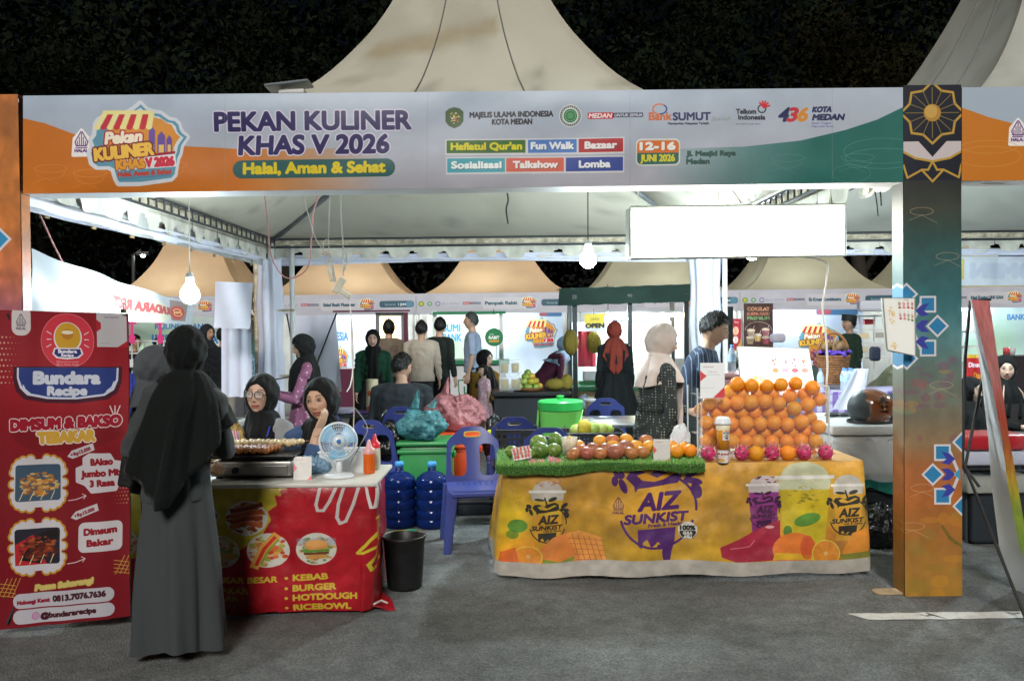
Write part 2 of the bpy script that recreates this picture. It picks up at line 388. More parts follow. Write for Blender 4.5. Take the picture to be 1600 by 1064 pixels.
# worn white line with chipped edges
mline = mat('road_paint', 'd6d6d2', .8, var=.14, vscale=25, bump=.3, bscale=90)
b = MB(); g0 = G(1326, 961); N = 70; xs = [g0.x+(7-g0.x)*(i/N)**1.3 for i in range(N+1)]
ya, yb = 4.575, 4.475; ls = random.Random(3)
pa = [(x, ya+.006*ls.uniform(-1,1)) for x in xs]; pb = [(x+.07, yb-.010*ls.uniform(0,1)**2) for x in xs]
for i in range(N):
    if i in (9, 17, 18, 31): # chips where the paint is worn through
        mid = .5*(pa[i][1]+pb[i][1])+ls.uniform(-.03,.03); b.add([(*pa[i],.004),(*pa[i+1],.004),(pa[i+1][0]-.004,mid+.012,.004),(pa[i][0]+.008,mid+.004,.004)], [(0,1,2,3)])
        b.add([(pa[i][0]+.02,mid-.006,.004),(pa[i+1][0]+.01,mid-.002,.004),(*pb[i+1],.004),(*pb[i],.004)], [(0,1,2,3)])
    else: b.add([(*pa[i],.004),(*pa[i+1],.004),(*pb[i+1],.004),(*pb[i],.004)], [(0,1,2,3)])
tag(b.build('road_line', mline), kind='structure')
# second line on the lane behind the stalls
tag(MB().quad((-30,14.9,.004),(30,14.9,.004),(30,15.0,.004),(-30,15.0,.004)).build('road_line', mline), kind='structure')

# ---- trees behind the fair
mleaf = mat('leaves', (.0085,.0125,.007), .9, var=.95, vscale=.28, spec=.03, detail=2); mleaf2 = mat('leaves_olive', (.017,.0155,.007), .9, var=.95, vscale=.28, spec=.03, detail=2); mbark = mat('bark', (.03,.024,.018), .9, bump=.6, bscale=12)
def crown_mesh(seed, rx, rz, n, sz):
    g = np.random.RandomState(seed); k = 26; cl = []
    while len(cl) < k:
        p = g.uniform(-1, 1, 3)
        if .35 < np.linalg.norm(p) < 1: cl.append(p*np.array((rx, rx, rz))*.8)
    cl = np.array(cl); ci = g.randint(0, k, n); d = g.normal(size=(n, 3)); d /= np.linalg.norm(d, axis=1)[:, None]
    c = cl[ci]+d*(g.rand(n)**.4)[:, None]*np.array((rx*.33, rx*.33, rz*.26))*g.uniform(.7, 1.2, (n, 1))
    u = g.normal(size=(n, 3)); u /= np.linalg.norm(u, axis=1)[:, None]; w = np.cross(u, d+g.normal(size=(n, 3))*.4); w /= np.linalg.norm(w, axis=1)[:, None]
    s = sz*g.uniform(.6, 1.3, (n, 1)); vs = np.stack((c-u*s, c+w*s*.45, c+u*s, c-w*s*.45), 1).reshape(-1, 3)
    me = bpy.data.meshes.new('crown'); me.from_pydata(vs.tolist(), [], np.arange(4*n).reshape(-1, 4).tolist()); return me
CR = [crown_mesh(s, 4.2, 4.6, 22000, .1) for s in (1, 2, 3)]
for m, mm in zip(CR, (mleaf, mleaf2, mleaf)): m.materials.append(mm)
tw = ['leftmost tree', 'second tree from the left', 'tree behind the left edge of the big tent', 'tree behind the middle of the big tent', 'tree right of the big tent peak', 'olive toned tree between the two tent roofs', 'tree behind the right tent roof', 'rightmost tree']
for i, (x, y, z, s, k) in enumerate(((-23,33,7.8,1.25,0),(-15.5,29,7.6,1.15,2),(-8,31,8,1.2,0),(-.5,34,8.5,1.3,2),(6,30,7.8,1.15,0),(12.5,31,8,1.2,1),(19.5,32,8,1.2,2),(27,33,8,1.3,0))):
    t = thing('shade_tree', 'dark leafy night tree, the '+tw[i] if not tw[i].startswith('olive') else 'olive toned leafy tree between the two tent roofs at night', 'tree', 'dark trees behind the fair', (x, y, 0), i*1.3)
    b = MB(); b.tube([(0,0,0),(.1,0,2),(-.1,.1,4),(0,0,6*s)], [.38,.3,.24,.15], 9)
    for q in range(5): a = q*1.26; b.tube([(0,0,3.2+q*.4),(1.4*math.cos(a),1.4*math.sin(a),5),(2.6*math.cos(a),2.6*math.sin(a),6.8)], [.14,.1,.05], 6)
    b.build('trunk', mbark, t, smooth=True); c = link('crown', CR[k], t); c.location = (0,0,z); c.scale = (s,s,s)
# a hedge mass below the crowns, so far off it reads as one dark wood
g = np.random.RandomState(9); n = 90000; c = np.stack((g.uniform(-42, 42, n), g.uniform(36, 40, n), g.uniform(0, 1, n)**.8*16), 1)
u = g.normal(size=(n, 3)); u /= np.linalg.norm(u, axis=1)[:, None]; w = np.cross(u, g.normal(size=(n, 3))); w /= np.linalg.norm(w, axis=1)[:, None]; s_ = g.uniform(.1, .3, (n, 1))
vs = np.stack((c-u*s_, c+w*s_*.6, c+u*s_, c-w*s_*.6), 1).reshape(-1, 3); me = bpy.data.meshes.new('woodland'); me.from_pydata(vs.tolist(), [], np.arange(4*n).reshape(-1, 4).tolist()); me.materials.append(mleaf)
tag(link('woodland', me), 'far dark wood behind the shade trees', kind='stuff')
# far street lamp glimmering among the leaves at the left
p = P(208, 404, 26); sl = thing('street_lamp', 'small lit street lamp far off among dark leaves at the left', 'street lamp', None, (p.x, p.y, 0))
MB().tube([(0,0,0),(0,0,p.z+.1),(.25,0,p.z+.25)], [.07,.05,.04], 8).build('pole', mat('lamp_metal', (.1,.1,.1), .5, metal=.8), sl)
MB().rbox((.3,0,p.z+.15), (.4,.16,.1), .03).build('lamp_head', mat('lamp_metal'), sl); MB().ball((.3,0,p.z+.08), (.07,.06,.04), 8).build('bulb', mat('lamp_glow', (.9,1,.9), emit=40), sl)

# ================================================================ MARQUEE TENTS
mroof = mat('tent_roof', (.66,.62,.52), .75, attr=True, bump=.25, bscale=3, var=.05, vscale=2.2, translucent=.12)
mpost = mat('white_steel', 'd5d6d4', .45, var=.12, vscale=6, bump=.08, bscale=40); mdraw = mat('tent_white', 'dcdcd8', .7, var=.22, vscale=2.5, bump=.3, bscale=5, translucent=.15)
mvalance = mat('valance_cloth', 'd2cfc2', .75, var=.35, vscale=5, bump=.3, bscale=8, translucent=.1); mrust = mat('rusty_beam', 'b3a891', .7, var=.6, vscale=14, bump=.4, bscale=30)
mdrape = mat('satin_white', 'd3d6e6', .5, var=.08, vscale=3, bump=.2, bscale=4, translucent=.12, sheen=.3); mseam = mat('tent_seam', (.16,.16,.15), .7); mgrey = mat('grey_steel', (.3,.32,.33), .4, metal=.7, var=.2, vscale=9)
def roof_point(cx, cy, half, prof, side, u, v):
    # side 0 front, 1 right, 2 back, 3 left; u -1..1 along the side, v 0 eave .. 1 peak
    k = v*(len(prof)-1); i = min(int(k), len(prof)-2); f = k-i
    def cr(j, q): return prof[max(0, min(len(prof)-1, j))][q]
    def cat(q): a, b_, c_, d_ = cr(i-1, q), cr(i, q), cr(i+1, q), cr(i+2, q); return .5*(2*b_+(c_-a)*f+(2*a-5*b_+4*c_-d_)*f*f+(3*b_-a-3*c_+d_)*f**3)
    w, z = cat(0), cat(1); bow = 1-.05*(1-u*u)*math.sin(PI*min(1, v*1.3)); X, Y = u*w, -w*bow
    z -= .05*(1-u*u)*math.sin(PI*v)
    for _ in range(side): X, Y = -Y, X
    return V(cx+X, cy+Y, z)
def marquee(cx, cy, half, prof, label, cols, detail=True, group='marquee tents', nseg=24, nv=36, valance=(0,1,2,3), posts=True, drape=True):
    ze = prof[0][1]; t = thing('marquee_tent', label, 'tent', group)
    b = MB()
    for sd_ in range(4):
        o = len(b.v); b.grid(nseg, nv, lambda u, v: roof_point(cx, cy, half, prof, sd_, u*2-1, v)); b.v[o:] = b.v[o:]
    for i, p in enumerate(b.v): b.c[i] = cols(Vector(p), (p[0]-cx), (p[1]-cy), p[2])
    b.build('roof', mroof, t, smooth=True)
    if detail:
        for sd_ in (0, 1, 3):
            for u0 in (-.34, .34):
                MB().tube([roof_point(cx, cy, half, prof, sd_, u0, v/20)+V(0,0,.006) for v in range(20)], .006, 5).build('seam', mseam, t)
        for k, (sx, sy) in enumerate(((-1,-1),(1,-1),(1,1),(-1,1))):
            MB().tube([V(cx+sx*half*.985, cy+sy*half*.985, ze-.03), V(cx+sx*half*.48, cy+sy*half*.48, ze+.58), V(cx+sx*.1, cy+sy*.1, prof[-1][1]-.9)], .028, 8).build('rafter', mgrey, t, smooth=True)
    for sd_ in valance:
        def E(u, z, off=0.):
            X, Y = u*half, -half-off
            for _ in range(sd_): X, Y = -Y, X
            return V(cx+X, cy+Y, z)
        if detail:
            b = MB(); b.box((E(-1, ze)+E(1, ze))/2-V(0,0,.035), (2*half-.02, .05, .05) if sd_ % 2 == 0 else (.05, 2*half-.02, .05)); b.build('eave_beam', mrust, t)
            # lower chord and rungs of the ladder beam on the inner side
            b = MB(); a0, a1 = E(-.98, ze-.005, -.10), E(.98, ze-.005, -.10); b.tube([a0, a1], .012, 6); a2, a3 = a0+V(0,0,-.09), a1+V(0,0,-.09); b.tube([a2, a3], .012, 6)
            for q in range(33 if sd_ in (1, 3) else 0): k = (q+.5)/33; b.tube([a0.lerp(a1, k), a2.lerp(a3, k)], .009, 5)
            b.build('ladder_beam', mat('dark_steel', (.05,.055,.06), .5, metal=.5), t)
        # scalloped valance
        n = 15 if detail else 9; drop = .2 if detail else .12; b = MB(); w0 = 2/n
        for i in range(n):
            u0 = -1+i*w0; wob = .012*math.sin(i*2.1+sd_)
            prof2 = [(0, drop*.62), (.13, drop*.66), (.2, drop*.95), (.3, drop*1.03), (.5, drop*1.05), (.7, drop*1.03), (.8, drop*.95), (.87, drop*.66), (1, drop*.62)]
            top = [E(u0+w0*a, ze-.02, .02+.008*math.sin(9*(u0+w0*a))) for a, _ in prof2]; bot = [E(u0+w0*a, ze-.02-d-wob, .03+.018*math.sin(14*(u0+w0*a)+i)) for a, d in prof2]
            b.add(top+bot, [(k, k+1, len(top)+k+1, len(top)+k) for k in range(len(top)-1)])
        b.build('valance', mvalance, t, smooth=True)
    if posts:
        for (sx, sy) in ((1,1),(-1,1)):
            MB().tube([V(cx+sx*half*.985, cy+sy*half*.985, 0), V(cx+sx*half*.985, cy+sy*half*.985, ze)], .038, 12).build('post', mpost, t, smooth=True)
            MB().box(V(cx+sx*half*.985, cy+sy*half*.985, .008), (.2,.2,.016)).build('base_plate', mgrey, t)
    return t
CX, CY, HF = -.29, 7.5, 2.5
PROF = [(2.5,2.56),(1.97,2.78),(1.26,3.22),(.84,3.72),(.56,4.25),(.3,4.95),(.1,5.6)]
def cream(p, dx, dy, z):
    c = Vector((.50,.475,.385)); n_ = noise.fractal(Vector((dx*2.2, dy*2.2, z*1.4)), 1, 2, 4)
    if n_ > .12: c = c*(1-min(.14, (n_-.12)*.5))
    if dy < -.3 and abs(dx) < 1.0 and 3.2 < z < 4.35: # old rust coloured water stain slanting across the front panel
        s = z-(3.78+.28*(dx+.2)); k = max(0, 1-abs(s)/.13)*(1 if -.75 < dx < .2 else 0)*(.6+.5*noise.noise(Vector((dx*4, 0, z*7))))
        c = c.lerp(Vector((.30,.22,.11)), max(0, min(.6, k*1.5)))
    if z < 3.5 and noise.noise(Vector((dx*5, dy*2, z*9))) > .42: c = c*.75
    return tuple(c)
main_tent = marquee(CX, CY, HF, PROF, 'large cream marquee over the two food stalls, rust stain on its peaked roof', cream)
right_tent = marquee(CX+5.04, CY, HF, [(2.5,2.56),(2.05,2.8),(1.42,3.22),(.98,3.72),(.68,4.25),(.38,4.95),(.1,5.6)], 'cream marquee cut off at the right edge, covering the neighbouring stall', lambda p, dx, dy, z: tuple(Vector((.44,.44,.39))*(1-.3*max(0, noise.fractal(Vector((dx*3+9, dy*3, z*2)), 1, 2, 4)))))
# white cloth swag bands tied under the eaves (one per side of each tent)
def swag(a, bp, h, sag, name, label, m=mdrape, nf=9, seed=0., dep=.0, **k):
    a, bp = Vector(a), Vector(bp)
    def fn(u, v):
        p = a.lerp(bp, u); z = p.z-sag*4*u*(1-u)-h*(1-v)*(1+.18*math.sin(u*nf+seed))
        nrm = (bp-a).cross(V(0,0,1)).normalized(); return V(p.x, p.y, z)+nrm*(.02*math.sin(v*9+u*7+seed)+.012*math.sin(u*31+seed)+dep)
    o = MB().grid(60, 8, fn).build(name, m, k.get('parent'), smooth=True)
    if label: tag(o, label, 'cloth band', 'white cloth bands tied along the eaves')
    return o
L, Rr, Fy, By = CX-HF, CX+HF, CY-HF, CY+HF
swag((L-.03,Fy,2.345),(L-.03,By,2.375),.09,.0,'cloth_band','pale cloth band running back along the left side of the big tent', nf=5, seed=1)
swag((L,By+.05,2.39),(Rr,By+.05,2.39),.11,.0,'cloth_band','pale cloth band under the rear eave of the big tent', nf=6, seed=2)
swag((Rr+.15,By+.05,2.38),(Rr+5.1,By+.05,2.38),.08,.0,'cloth_band','pale cloth band under the rear eave of the right tent', nf=6, seed=3)
# grimy grey backing sheet between valance and band on the left side
o = MB().grid(40, 4, lambda u, v: V(L-.05+.015*math.sin(u*40), Fy+u*5, 2.26+v*.25)).build('backing_sheet', mat('grimy_sheet', 'a9aaa8', .7, var=.4, vscale=3, translucent=.1), main_tent, smooth=True)
# wooden laths that hold the left sheet
for q in range(8):
    MB().box((L-.065, Fy+.35+q*.6, 2.38), (.012,.05,.28)).build('lath', mat('lath_wood', '8f7a55', .8, var=.3, vscale=20), main_tent)
for x in (2.34, -2.9): MB().tube([(x,5.12,0),(x,5.12,2.55)], .035, 10).build('post', mpost, main_tent, smooth=True)
# drapes gathered round the rear posts and the front right post
def drape(x, y, z0, z1, w, label, m=mdrape, seed=0., nf=7):
    def ring(r, z): return [V(x+r*(1+.18*math.cos(nf*a+seed+z*.6)+.06*math.cos(nf*2.3*a))*math.cos(a)*w, y+r*(1+.18*math.cos(nf*a+seed+z*.6))*math.sin(a)*w*.7, z) for a in [2*PI*k/56 for k in range(56)]]
    b = MB(); zs = [z0+(z1-z0)*k/14 for k in range(15)]; rs = [.5*(1+.08*math.sin(k*1.3+seed)) for k in range(15)]
    vs = [p for z, r in zip(zs, rs) for p in ring(r, z)]; b.add(vs, [(i*56+k, i*56+(k+1) % 56, (i+1)*56+(k+1) % 56, (i+1)*56+k) for i in range(14) for k in range(56)])
    return tag(b.build('post_drape', m, None, smooth=True), label, 'drape', 'white drapes round the tent posts')
drape(L+.02, By-.03, .03, 2.33, .25, 'white drape gathered round the left rear tent post')
drape(Rr+.02, By-.03, .03, 2.33, .3, 'white drape gathered round the right rear tent post', seed=2.)
MB().tube([(L+.27, By-.02, 0), (L+.27, By-.02, 2.5)], .03, 10).build('post', mpost, main_tent, smooth=True)
MB().tube([(L-.14, By-.03, 0), (L-.14, By-.03, 2.5)], .03, 10).build('post', mrust, main_tent, smooth=True)
MB().tube([(Rr+.2, By-.2, 0), (Rr+.2, By-.2, 2.55)], .03, 10).build('post', mpost, right_tent, smooth=True)
for zz in (1.0, 1.75): MB().tube([(L-.16, By-.06, zz), (L+.3, By-.06, zz)], .014, 6).build('tie_bar', mrust, main_tent)

# ================================================================ GATE: fascia beams and printed pillars
GY = 4.86
c = Canvas(1376, 150, 'aab9cc', 1.7, 36, 0)
def D(x, y): return (x, y-150+.0094*(x-36))
H_, W_ = c.h, c.w; xx = (np.arange(W_)/c.u+36)[None, :]; yy = (np.arange(H_)/c.u)[:, None]
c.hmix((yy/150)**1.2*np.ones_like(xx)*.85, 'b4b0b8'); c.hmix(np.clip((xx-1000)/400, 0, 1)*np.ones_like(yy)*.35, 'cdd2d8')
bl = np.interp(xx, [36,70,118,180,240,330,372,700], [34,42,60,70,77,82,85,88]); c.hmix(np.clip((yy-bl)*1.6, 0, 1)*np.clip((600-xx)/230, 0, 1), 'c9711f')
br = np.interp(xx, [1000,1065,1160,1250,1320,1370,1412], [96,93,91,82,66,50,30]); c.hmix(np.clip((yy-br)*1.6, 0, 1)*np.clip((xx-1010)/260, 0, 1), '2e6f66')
for i in range(6): # faint line drawings of dishes in the corners
    x0, y0 = (80+i*62, 112+9*math.sin(i*2)) if i < 4 else (1230+(i-4)*110, 110); col = 'dc9350' if i < 4 else '5f968c'
    c.ring(x0, y0, 26, 6, .9, col, .6); c.ring(x0, y0+6, 22, 10, .9, col, .5, 0, PI); c.line([(x0-30, y0+22), (x0-8, y0+15), (x0+12, y0+24)], .9, col, .5)
c.ring(1380, 112, 60, 16, 1, '5f968c', .7); c.ring(1380, 100, 62, 20, 1, '5f968c', .6); c.ring(1330, 135, 30, 14, 1, '5f968c', .5)
halal_mark(c, *D(128, 222), 40); fest_logo(c, *D(219, 226), 158)
def TX(t, x0, x1, y, h, col, **k):
    xm = (x0+x1)/2; c.text(t, xm, D(xm, y)[1], h, col, width=x1-x0, **k)
TX('PEKAN KULINER', 337, 642, 203, 27, '1f1658', bold=1.8, out=(2, 'd9d2e4'), shear=-.02, shadow=(2, 2, '777088')); TX('KHAS V 2026', 374, 607, 239.5, 27, '1f1658', bold=1.8, out=(2, 'd9d2e4'), shear=.05, shadow=(2, 2, '777088'))
y = D(490, 263)[1]; c.rect(364, y-14, 618, y+14, '2b5d5c', 14); TX('Halal, Aman & Sehat', 381, 602, 269.5, 16, 'e0c81e', bold=1.4)
x, y = D(710, 184); c.poly([(x-14,y-9),(x-8,y-14),(x,y-16),(x+8,y-14),(x+14,y-9),(x+14,y+6),(x+9,y+13),(x,y+17),(x-9,y+13),(x-14,y+6)], '3d5a30'); c.food(x, y, 10, 10, ['d8c840','c02828','e8e4d8','b8a020'], 34, 5, .3)
TX('MAJELIS ULAMA INDONESIA', 734, 864, 183.5, 8.2, '26242c', bold=.5); TX('KOTA MEDAN', 769, 831, 195, 8.2, '26242c', bold=.5)
x, y = D(891, 182); c.ell(x, y, 17.5, 17.5, 'e6e6e6'); c.ring(x, y, 14.5, 14.5, 3, '3a4a44', .8)
for k in range(26): a = k*2*PI/26; c.ell(x+14.4*math.cos(a), y+14.4*math.sin(a), .9, .9, 'e6e6e6')
c.ell(x, y, 11.5, 11.5, 'e6e6e6'); c.ell(x, y, 10.6, 10.6, '2f7d48'); c.ell(x, y, 5, 5, '5fa070'); c.ring(x, y, 8, 8, .8, '9cc8a8')
x, y = D(937, 182); c.rect(918, y-5, 958, y+5, 'c02c34', 1.5); c.rect(957, y-4, 1004, y+3, '28304e', 1.5); c.text('MEDAN', x, y+3.2, 6.6, 'f4eeee', bold=.4, shear=.2, width=35); c.text('UNTUK SEMUA', 981, y+1.7, 4.2, 'dfe3ee', bold=.2, width=43, shear=.2)
c.text('Bank', 1031, D(1031, 189)[1], 11.5, 'cc6a34', width=35, bold=.6); c.text('SUMUT', 1080, D(1080, 189)[1], 11.5, '262a5c', width=58, bold=.6); c.text('Syariah', 1125, D(1125, 190)[1], 6.5, '8a9a8a', width=29, shear=.4)
c.text('Memberikan Pelayanan Terbaik', 1075, D(1075, 196)[1], 3.2, '30304a', width=64, bold=.2); x, y = D(1031, 172); c.ring(x, y, 10, 7.5, 2, '2c4a94', 1, -1, 1.6); c.ring(x-1, y, 10.5, 8, 2, 'dc6a30', 1, 1.6, 5.3)
c.text('Telkom', 1165, D(1165, 179)[1], 7.2, '2c2c38', width=31, bold=.35); c.text('Indonesia', 1174, D(1174, 188)[1], 7.2, '2c2c38', width=42, bold=.35); c.text('the world in your hand', 1168, D(1168, 196)[1], 2.4, '40404a', width=38)
x, y = D(1190, 170); c.ring(x, y+1, 6, 6, 1.8, '3c3c48')
for k in range(5): a = -2.3+k*.5; c.line([(x+3, y-1), (x+3+9.5*math.cos(a), y-1+10*math.sin(a))], 2.7, 'd42c34')
x, y = D(1238, 180); c.text('4', x-16, y+10, 20, '262c58', bold=1.4, shear=.3, width=14); c.text('3', x-2, y+10, 20, 'c83038', bold=1.4, shear=.3, width=13); c.text('6', x+14, y+10, 20, 'd88a28', bold=1.4, shear=.3, width=14)
TX('KOTA', 1269, 1298, 176, 8, '262c58', bold=.8, shear=.25); TX('MEDAN', 1269, 1317, 188.5, 8.5, '262c58', bold=.8, shear=.25); TX('Medan Tangguh', 1268, 1298, 195, 2.8, '4848a0'); TX('Maju untuk Semua', 1268, 1302, 200, 2.8, '4848a0')
for (x0, x1, y0, y1, bgc, fgc, t, a, b2, yb) in ((698,821,220,240,'3d6b2c','d8d020','Haflatul Qur\'an',705,815,234),(825,901,219,239.5,'4a7cc4','e8ecf4','Fun Walk',830,896,233),(904,973,218,239,'b2262c','f0ecec','Bazaar',914,963,232.5),
        (699,789,248,270,'49a5b4','eef4f4','Sosialisasi',706,783,263),(791,881,247.5,269,'d86450','f4f0ee','Talkshow',802,871,262.5),(884,973,247,268.5,'3c4f9c','eef0f6','Lomba',905,953,262)):
    ys_ = [D(x0, y0)[1], D(x1, y0-.8)[1], D(x1, y1-.8)[1], D(x0, y1)[1]]; c.poly([(x0-2,ys_[0]-2),(x1+2,ys_[1]-2),(x1+2,ys_[2]+3),(x0-2,ys_[3]+3)], 'd4d4d8'); c.poly([(x0,ys_[0]),(x1,ys_[1]),(x1,ys_[2]),(x0,ys_[3])], bgc); TX(t, a, b2, yb, 10, fgc, bold=1, shadow=(1,1,'303030'))
x, y = D(1027, 239); c.rect(993, y-21, 1062, y+21, 'dcdcd8', 8); c.rect(995, y-18, 1060, y+19, '35695e', 7); c.rect(995, y-18, 1060, y+0, 'de7630', 7); c.rect(995, y-8, 1060, y+1, 'de7630')
c.text('12-16', x, y-4, 10.5, 'f4f2f0', width=54, bold=1.3, shadow=(1,1,'804020')); c.text('JUNI 2026', x, y+14, 10, 'e0d238', width=53, bold=.7)
TX('Jl. Mesjid Raya', 1072, 1148, 245, 7.4, '2c5048', bold=.8); TX('Medan', 1072, 1107, 257.5, 7.4, '2c5048', bold=.8)
c.grain(.05, 30, 4)
for x_ in (352, 668, 984, 1300): c.line([(x_, 0), (x_, 150)], .8, '8f93a0', .5)
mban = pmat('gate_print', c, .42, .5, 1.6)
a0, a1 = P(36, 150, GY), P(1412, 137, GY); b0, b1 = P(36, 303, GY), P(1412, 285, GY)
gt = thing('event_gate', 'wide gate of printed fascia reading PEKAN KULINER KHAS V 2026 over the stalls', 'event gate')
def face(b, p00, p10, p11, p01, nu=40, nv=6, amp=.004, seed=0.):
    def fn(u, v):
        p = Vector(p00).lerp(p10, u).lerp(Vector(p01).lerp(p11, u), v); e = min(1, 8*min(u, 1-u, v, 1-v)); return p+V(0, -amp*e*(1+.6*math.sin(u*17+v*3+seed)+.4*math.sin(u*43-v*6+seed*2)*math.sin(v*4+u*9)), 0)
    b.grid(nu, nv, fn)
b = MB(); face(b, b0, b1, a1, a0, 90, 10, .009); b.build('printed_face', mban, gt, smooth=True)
mback = mat('vinyl_back', 'd9dadb', .6, var=.06, bump=.1, bscale=6)
b = MB(); yb_ = GY+.2
B0, B1, A0, A1 = V(b0.x,yb_,b0.z), V(b1.x,yb_,b1.z), V(a0.x,yb_,a0.z), V(a1.x,yb_,a1.z)
b.quad(b0+V(0,.003,0), b1+V(0,.003,0), B1, B0); b.quad(B0, B1, A1, A0); b.quad(a0+V(0,.003,0), A0, A1, a1+V(0,.003,0)); b.build('sleeve_back', mback, gt)
# pillars
def pillar_canvas(mirror=False, top=True):
    c = Canvas(90, 795, '2a4a46', 3.2, 1412, 135)
    c.vgrad([(0,'1e2230'),(.18,'2a2c2c'),(.24,'3c4238'),(.3,'32524e'),(.42,'3a7076'),(.5,'5a8486'),(.56,'6a7a70'),(.64,'77705f'),(.7,'957a58'),(.74,'a8683c'),(.8,'ac6430'),(.9,'a06c30'),(1,'a87c30')])
    c.grain(.12, 4, 7); g = random.Random(4)
    for k in range(26):
        c.ell(g.uniform(1412,1502), g.uniform(560,690), g.uniform(4,14), g.uniform(3,8), g.choice(['7a4a6a','c29438','90406a','5c8c84','b04a58']), .3)
    for k in range(16): c.ell(g.uniform(1412,1502), g.uniform(800,930), g.uniform(6,20), g.uniform(4,12), g.choice(['a06414','8a8030','d09028']), .3)
    c.line([(1470,820),(1482,838),(1492,846),(1502,852)], 5, '5c5a20', .6)
    for (x, y) in ((1440,760),(1425,820),(1480,400),(1440,330),(1470,600)): c.ring(x, y, 18, 6, 1, 'e0b890', .4); c.line([(x-20,y+14),(x,y+6),(x+24,y+18)], 1, 'e0c0a0', .4)
    if top:
        c.rect(1412,135,1502,282,'191d2b'); cx, cy = 1457, 178; st = []
        for k in range(16):
            a = -PI/2+k*PI/8; r = 57 if k % 2 == 0 else 44
            if k % 4 == 2: r = 53
            st.append((cx+r*math.cos(a)*.86, cy+r*math.sin(a)*.83))
        c.poly([(1412,222),(1435,222),(1457,246),(1479,222),(1502,222),(1502,240),(1480,250),(1457,254),(1434,250),(1412,240)], 'cfc4c4')
        c.line([(1412,238),(1430,248),(1457,253),(1484,248),(1502,238)], 3.4, 'c39a3e'); c.line(st, 7, '191d2b', closed=True); c.line(st, 3.6, 'c39a3e', closed=True)
        for k in range(16): a = k*PI/8; c.line([(cx, cy), (cx+41*math.cos(a), cy+39*math.sin(a))], 1.2, '8a7440')
        c.ell(cx, cy, 13.5, 13.5, 'b8893a'); c.ell(cx-2, cy-2, 10, 10, 'cfa552')
        for pts in ([(1412,258),(1418,278),(1440,266),(1457,284),(1474,266),(1498,278),(1502,258)], [(1457,253),(1450,266),(1440,266)], [(1457,253),(1464,266),(1474,266)]): c.line(pts, 3.2, 'c39a3e')
    def star(cx, cy, s):
        for (dx, dy, r) in ((28*s,-34,0),(43*s,0,1),(28*s,34,0),(-5*s,-50,1),(-5*s,50,1)):
            q = [(-13,-13),(13,-13),(13,13),(-13,13)]
            if r: q = [(0,-18),(18,0),(0,18),(-18,0)]
            c.poly([(cx+dx+a, cy+dy+b_) for a, b_ in q], 'd8d4d8'); c.poly([(cx+dx+a*.76, cy+dy+b_*.76) for a, b_ in q], '2f7fb0')
        for k in (-1, 0, 1):
            c.line([(cx+4*s, cy+k*6), (cx+16*s, cy+k*34)], 5, 'd0ccd2')
            c.poly([(cx+8*s, cy+k*24), (cx+18*s, cy+k*24-9), (cx+30*s, cy+k*24-9+k*3), (cx+22*s, cy+k*24), (cx+30*s, cy+k*24+9+k*3), (cx+18*s, cy+k*24+9)], '3c3f9e')
        c.poly([(cx, cy-10), (cx+9*s, cy), (cx, cy+10)], '3c9ac0')
    star(1421, 508, 1); star(1499, 739, -1)
    if mirror: c.a = c.a[:, ::-1].copy()
    return c
mpil = pmat('pillar_print', pillar_canvas(), .5, .12, 3.)
def pillar(px0, px1, side_px, pyT, pyB, label, m, side, Yf=GY, dep=.2):
    t = thing('printed_pillar', label, 'pillar', 'printed pillars of the gates'); z0, z1 = .0, P(px0, pyT, Yf).z+.004; x0, x1 = P(px0, 500, Yf).x, P(px1, 500, Yf).x
    b = MB(); face(b, V(x0,Yf-.004,z0), V(x1,Yf-.004,z0), V(x1,Yf-.004,z1), V(x0,Yf-.004,z1), 4, 40, .003, 1.); b.build('printed_face', m, t, smooth=True)
    b = MB(); b.grid(1, 20, lambda u, v: V(x0-.002, Yf+dep*(1-u), z0+(z1-z0)*v)); b.grid(1, 20, lambda u, v: V(x1+.002, Yf+dep*u, z0+(z1-z0)*v))
    for q_ in list(b.uv): b.uv[q_] = (b.uv[q_][0]*.1+(.9 if q_ >= 42 else 0), b.uv[q_][1])
    b.build('printed_side', m, t)
    MB().quad(V(x1,Yf+dep,z0), V(x0,Yf+dep,z0), V(x0,Yf+dep,z1), V(x1,Yf+dep,z1)).build('back_sheet', mback, t)
    b = MB(); sz = V((x0+x1)/2, Yf+dep/2, 0)
    for q in (-.11, .11):
        for w in (-dep/2+.025, dep/2-.025): b.tube([sz+V(q, w, .0), sz+V(q, w, z1-.01)], .012, 6)
    b.build('inner_frame', mgrey, t); MB().rbox(sz+V(-.09, .0, .006), (x1-x0+.12, .1, .012), .04).build('foot_plate', mat('plywood', 'b09a7c', .8, var=.2, vscale=12), t)
    return t
pillar(1412, 1502, 0, 135, 930, 'dark and orange printed pillar with gold star ornament, right of the orange stall', mpil, -1, GY, .14)
c2 = pillar_canvas(True, False); c2.vgrad([(0,'a8632c'),(.1,'c2742e'),(.25,'c47434'),(.35,'c06c48'),(.45,'985878'),(.55,'a05a70'),(.7,'c0682c'),(1,'b87820')]); c2.grain(.3, 3, 3)
for (x, y, r) in ((1466,358,1),(1452,320,0),(1452,396,0)):
    q = [(0,-22),(22,0),(0,22),(-22,0)] if r else [(-12,-12),(12,-12),(12,12),(-12,12)]; c2.poly([(x+a, y+b_) for a, b_ in q], 'd8d4d8'); c2.poly([(x+a*.76, y+b_*.76) for a, b_ in q], '2f8fc0')
pillar(-54, 36, 0, 150, 930, 'orange printed pillar at the left edge behind the red food banner', pmat('pillar_print_orange', c2, .5, .12, 3.), 1, GY, .09)
pillar(1900, 1990, 0, 131, 930, 'far printed pillar closing the neighbouring gate, beyond the right edge', mpil, -1, GY, .14)
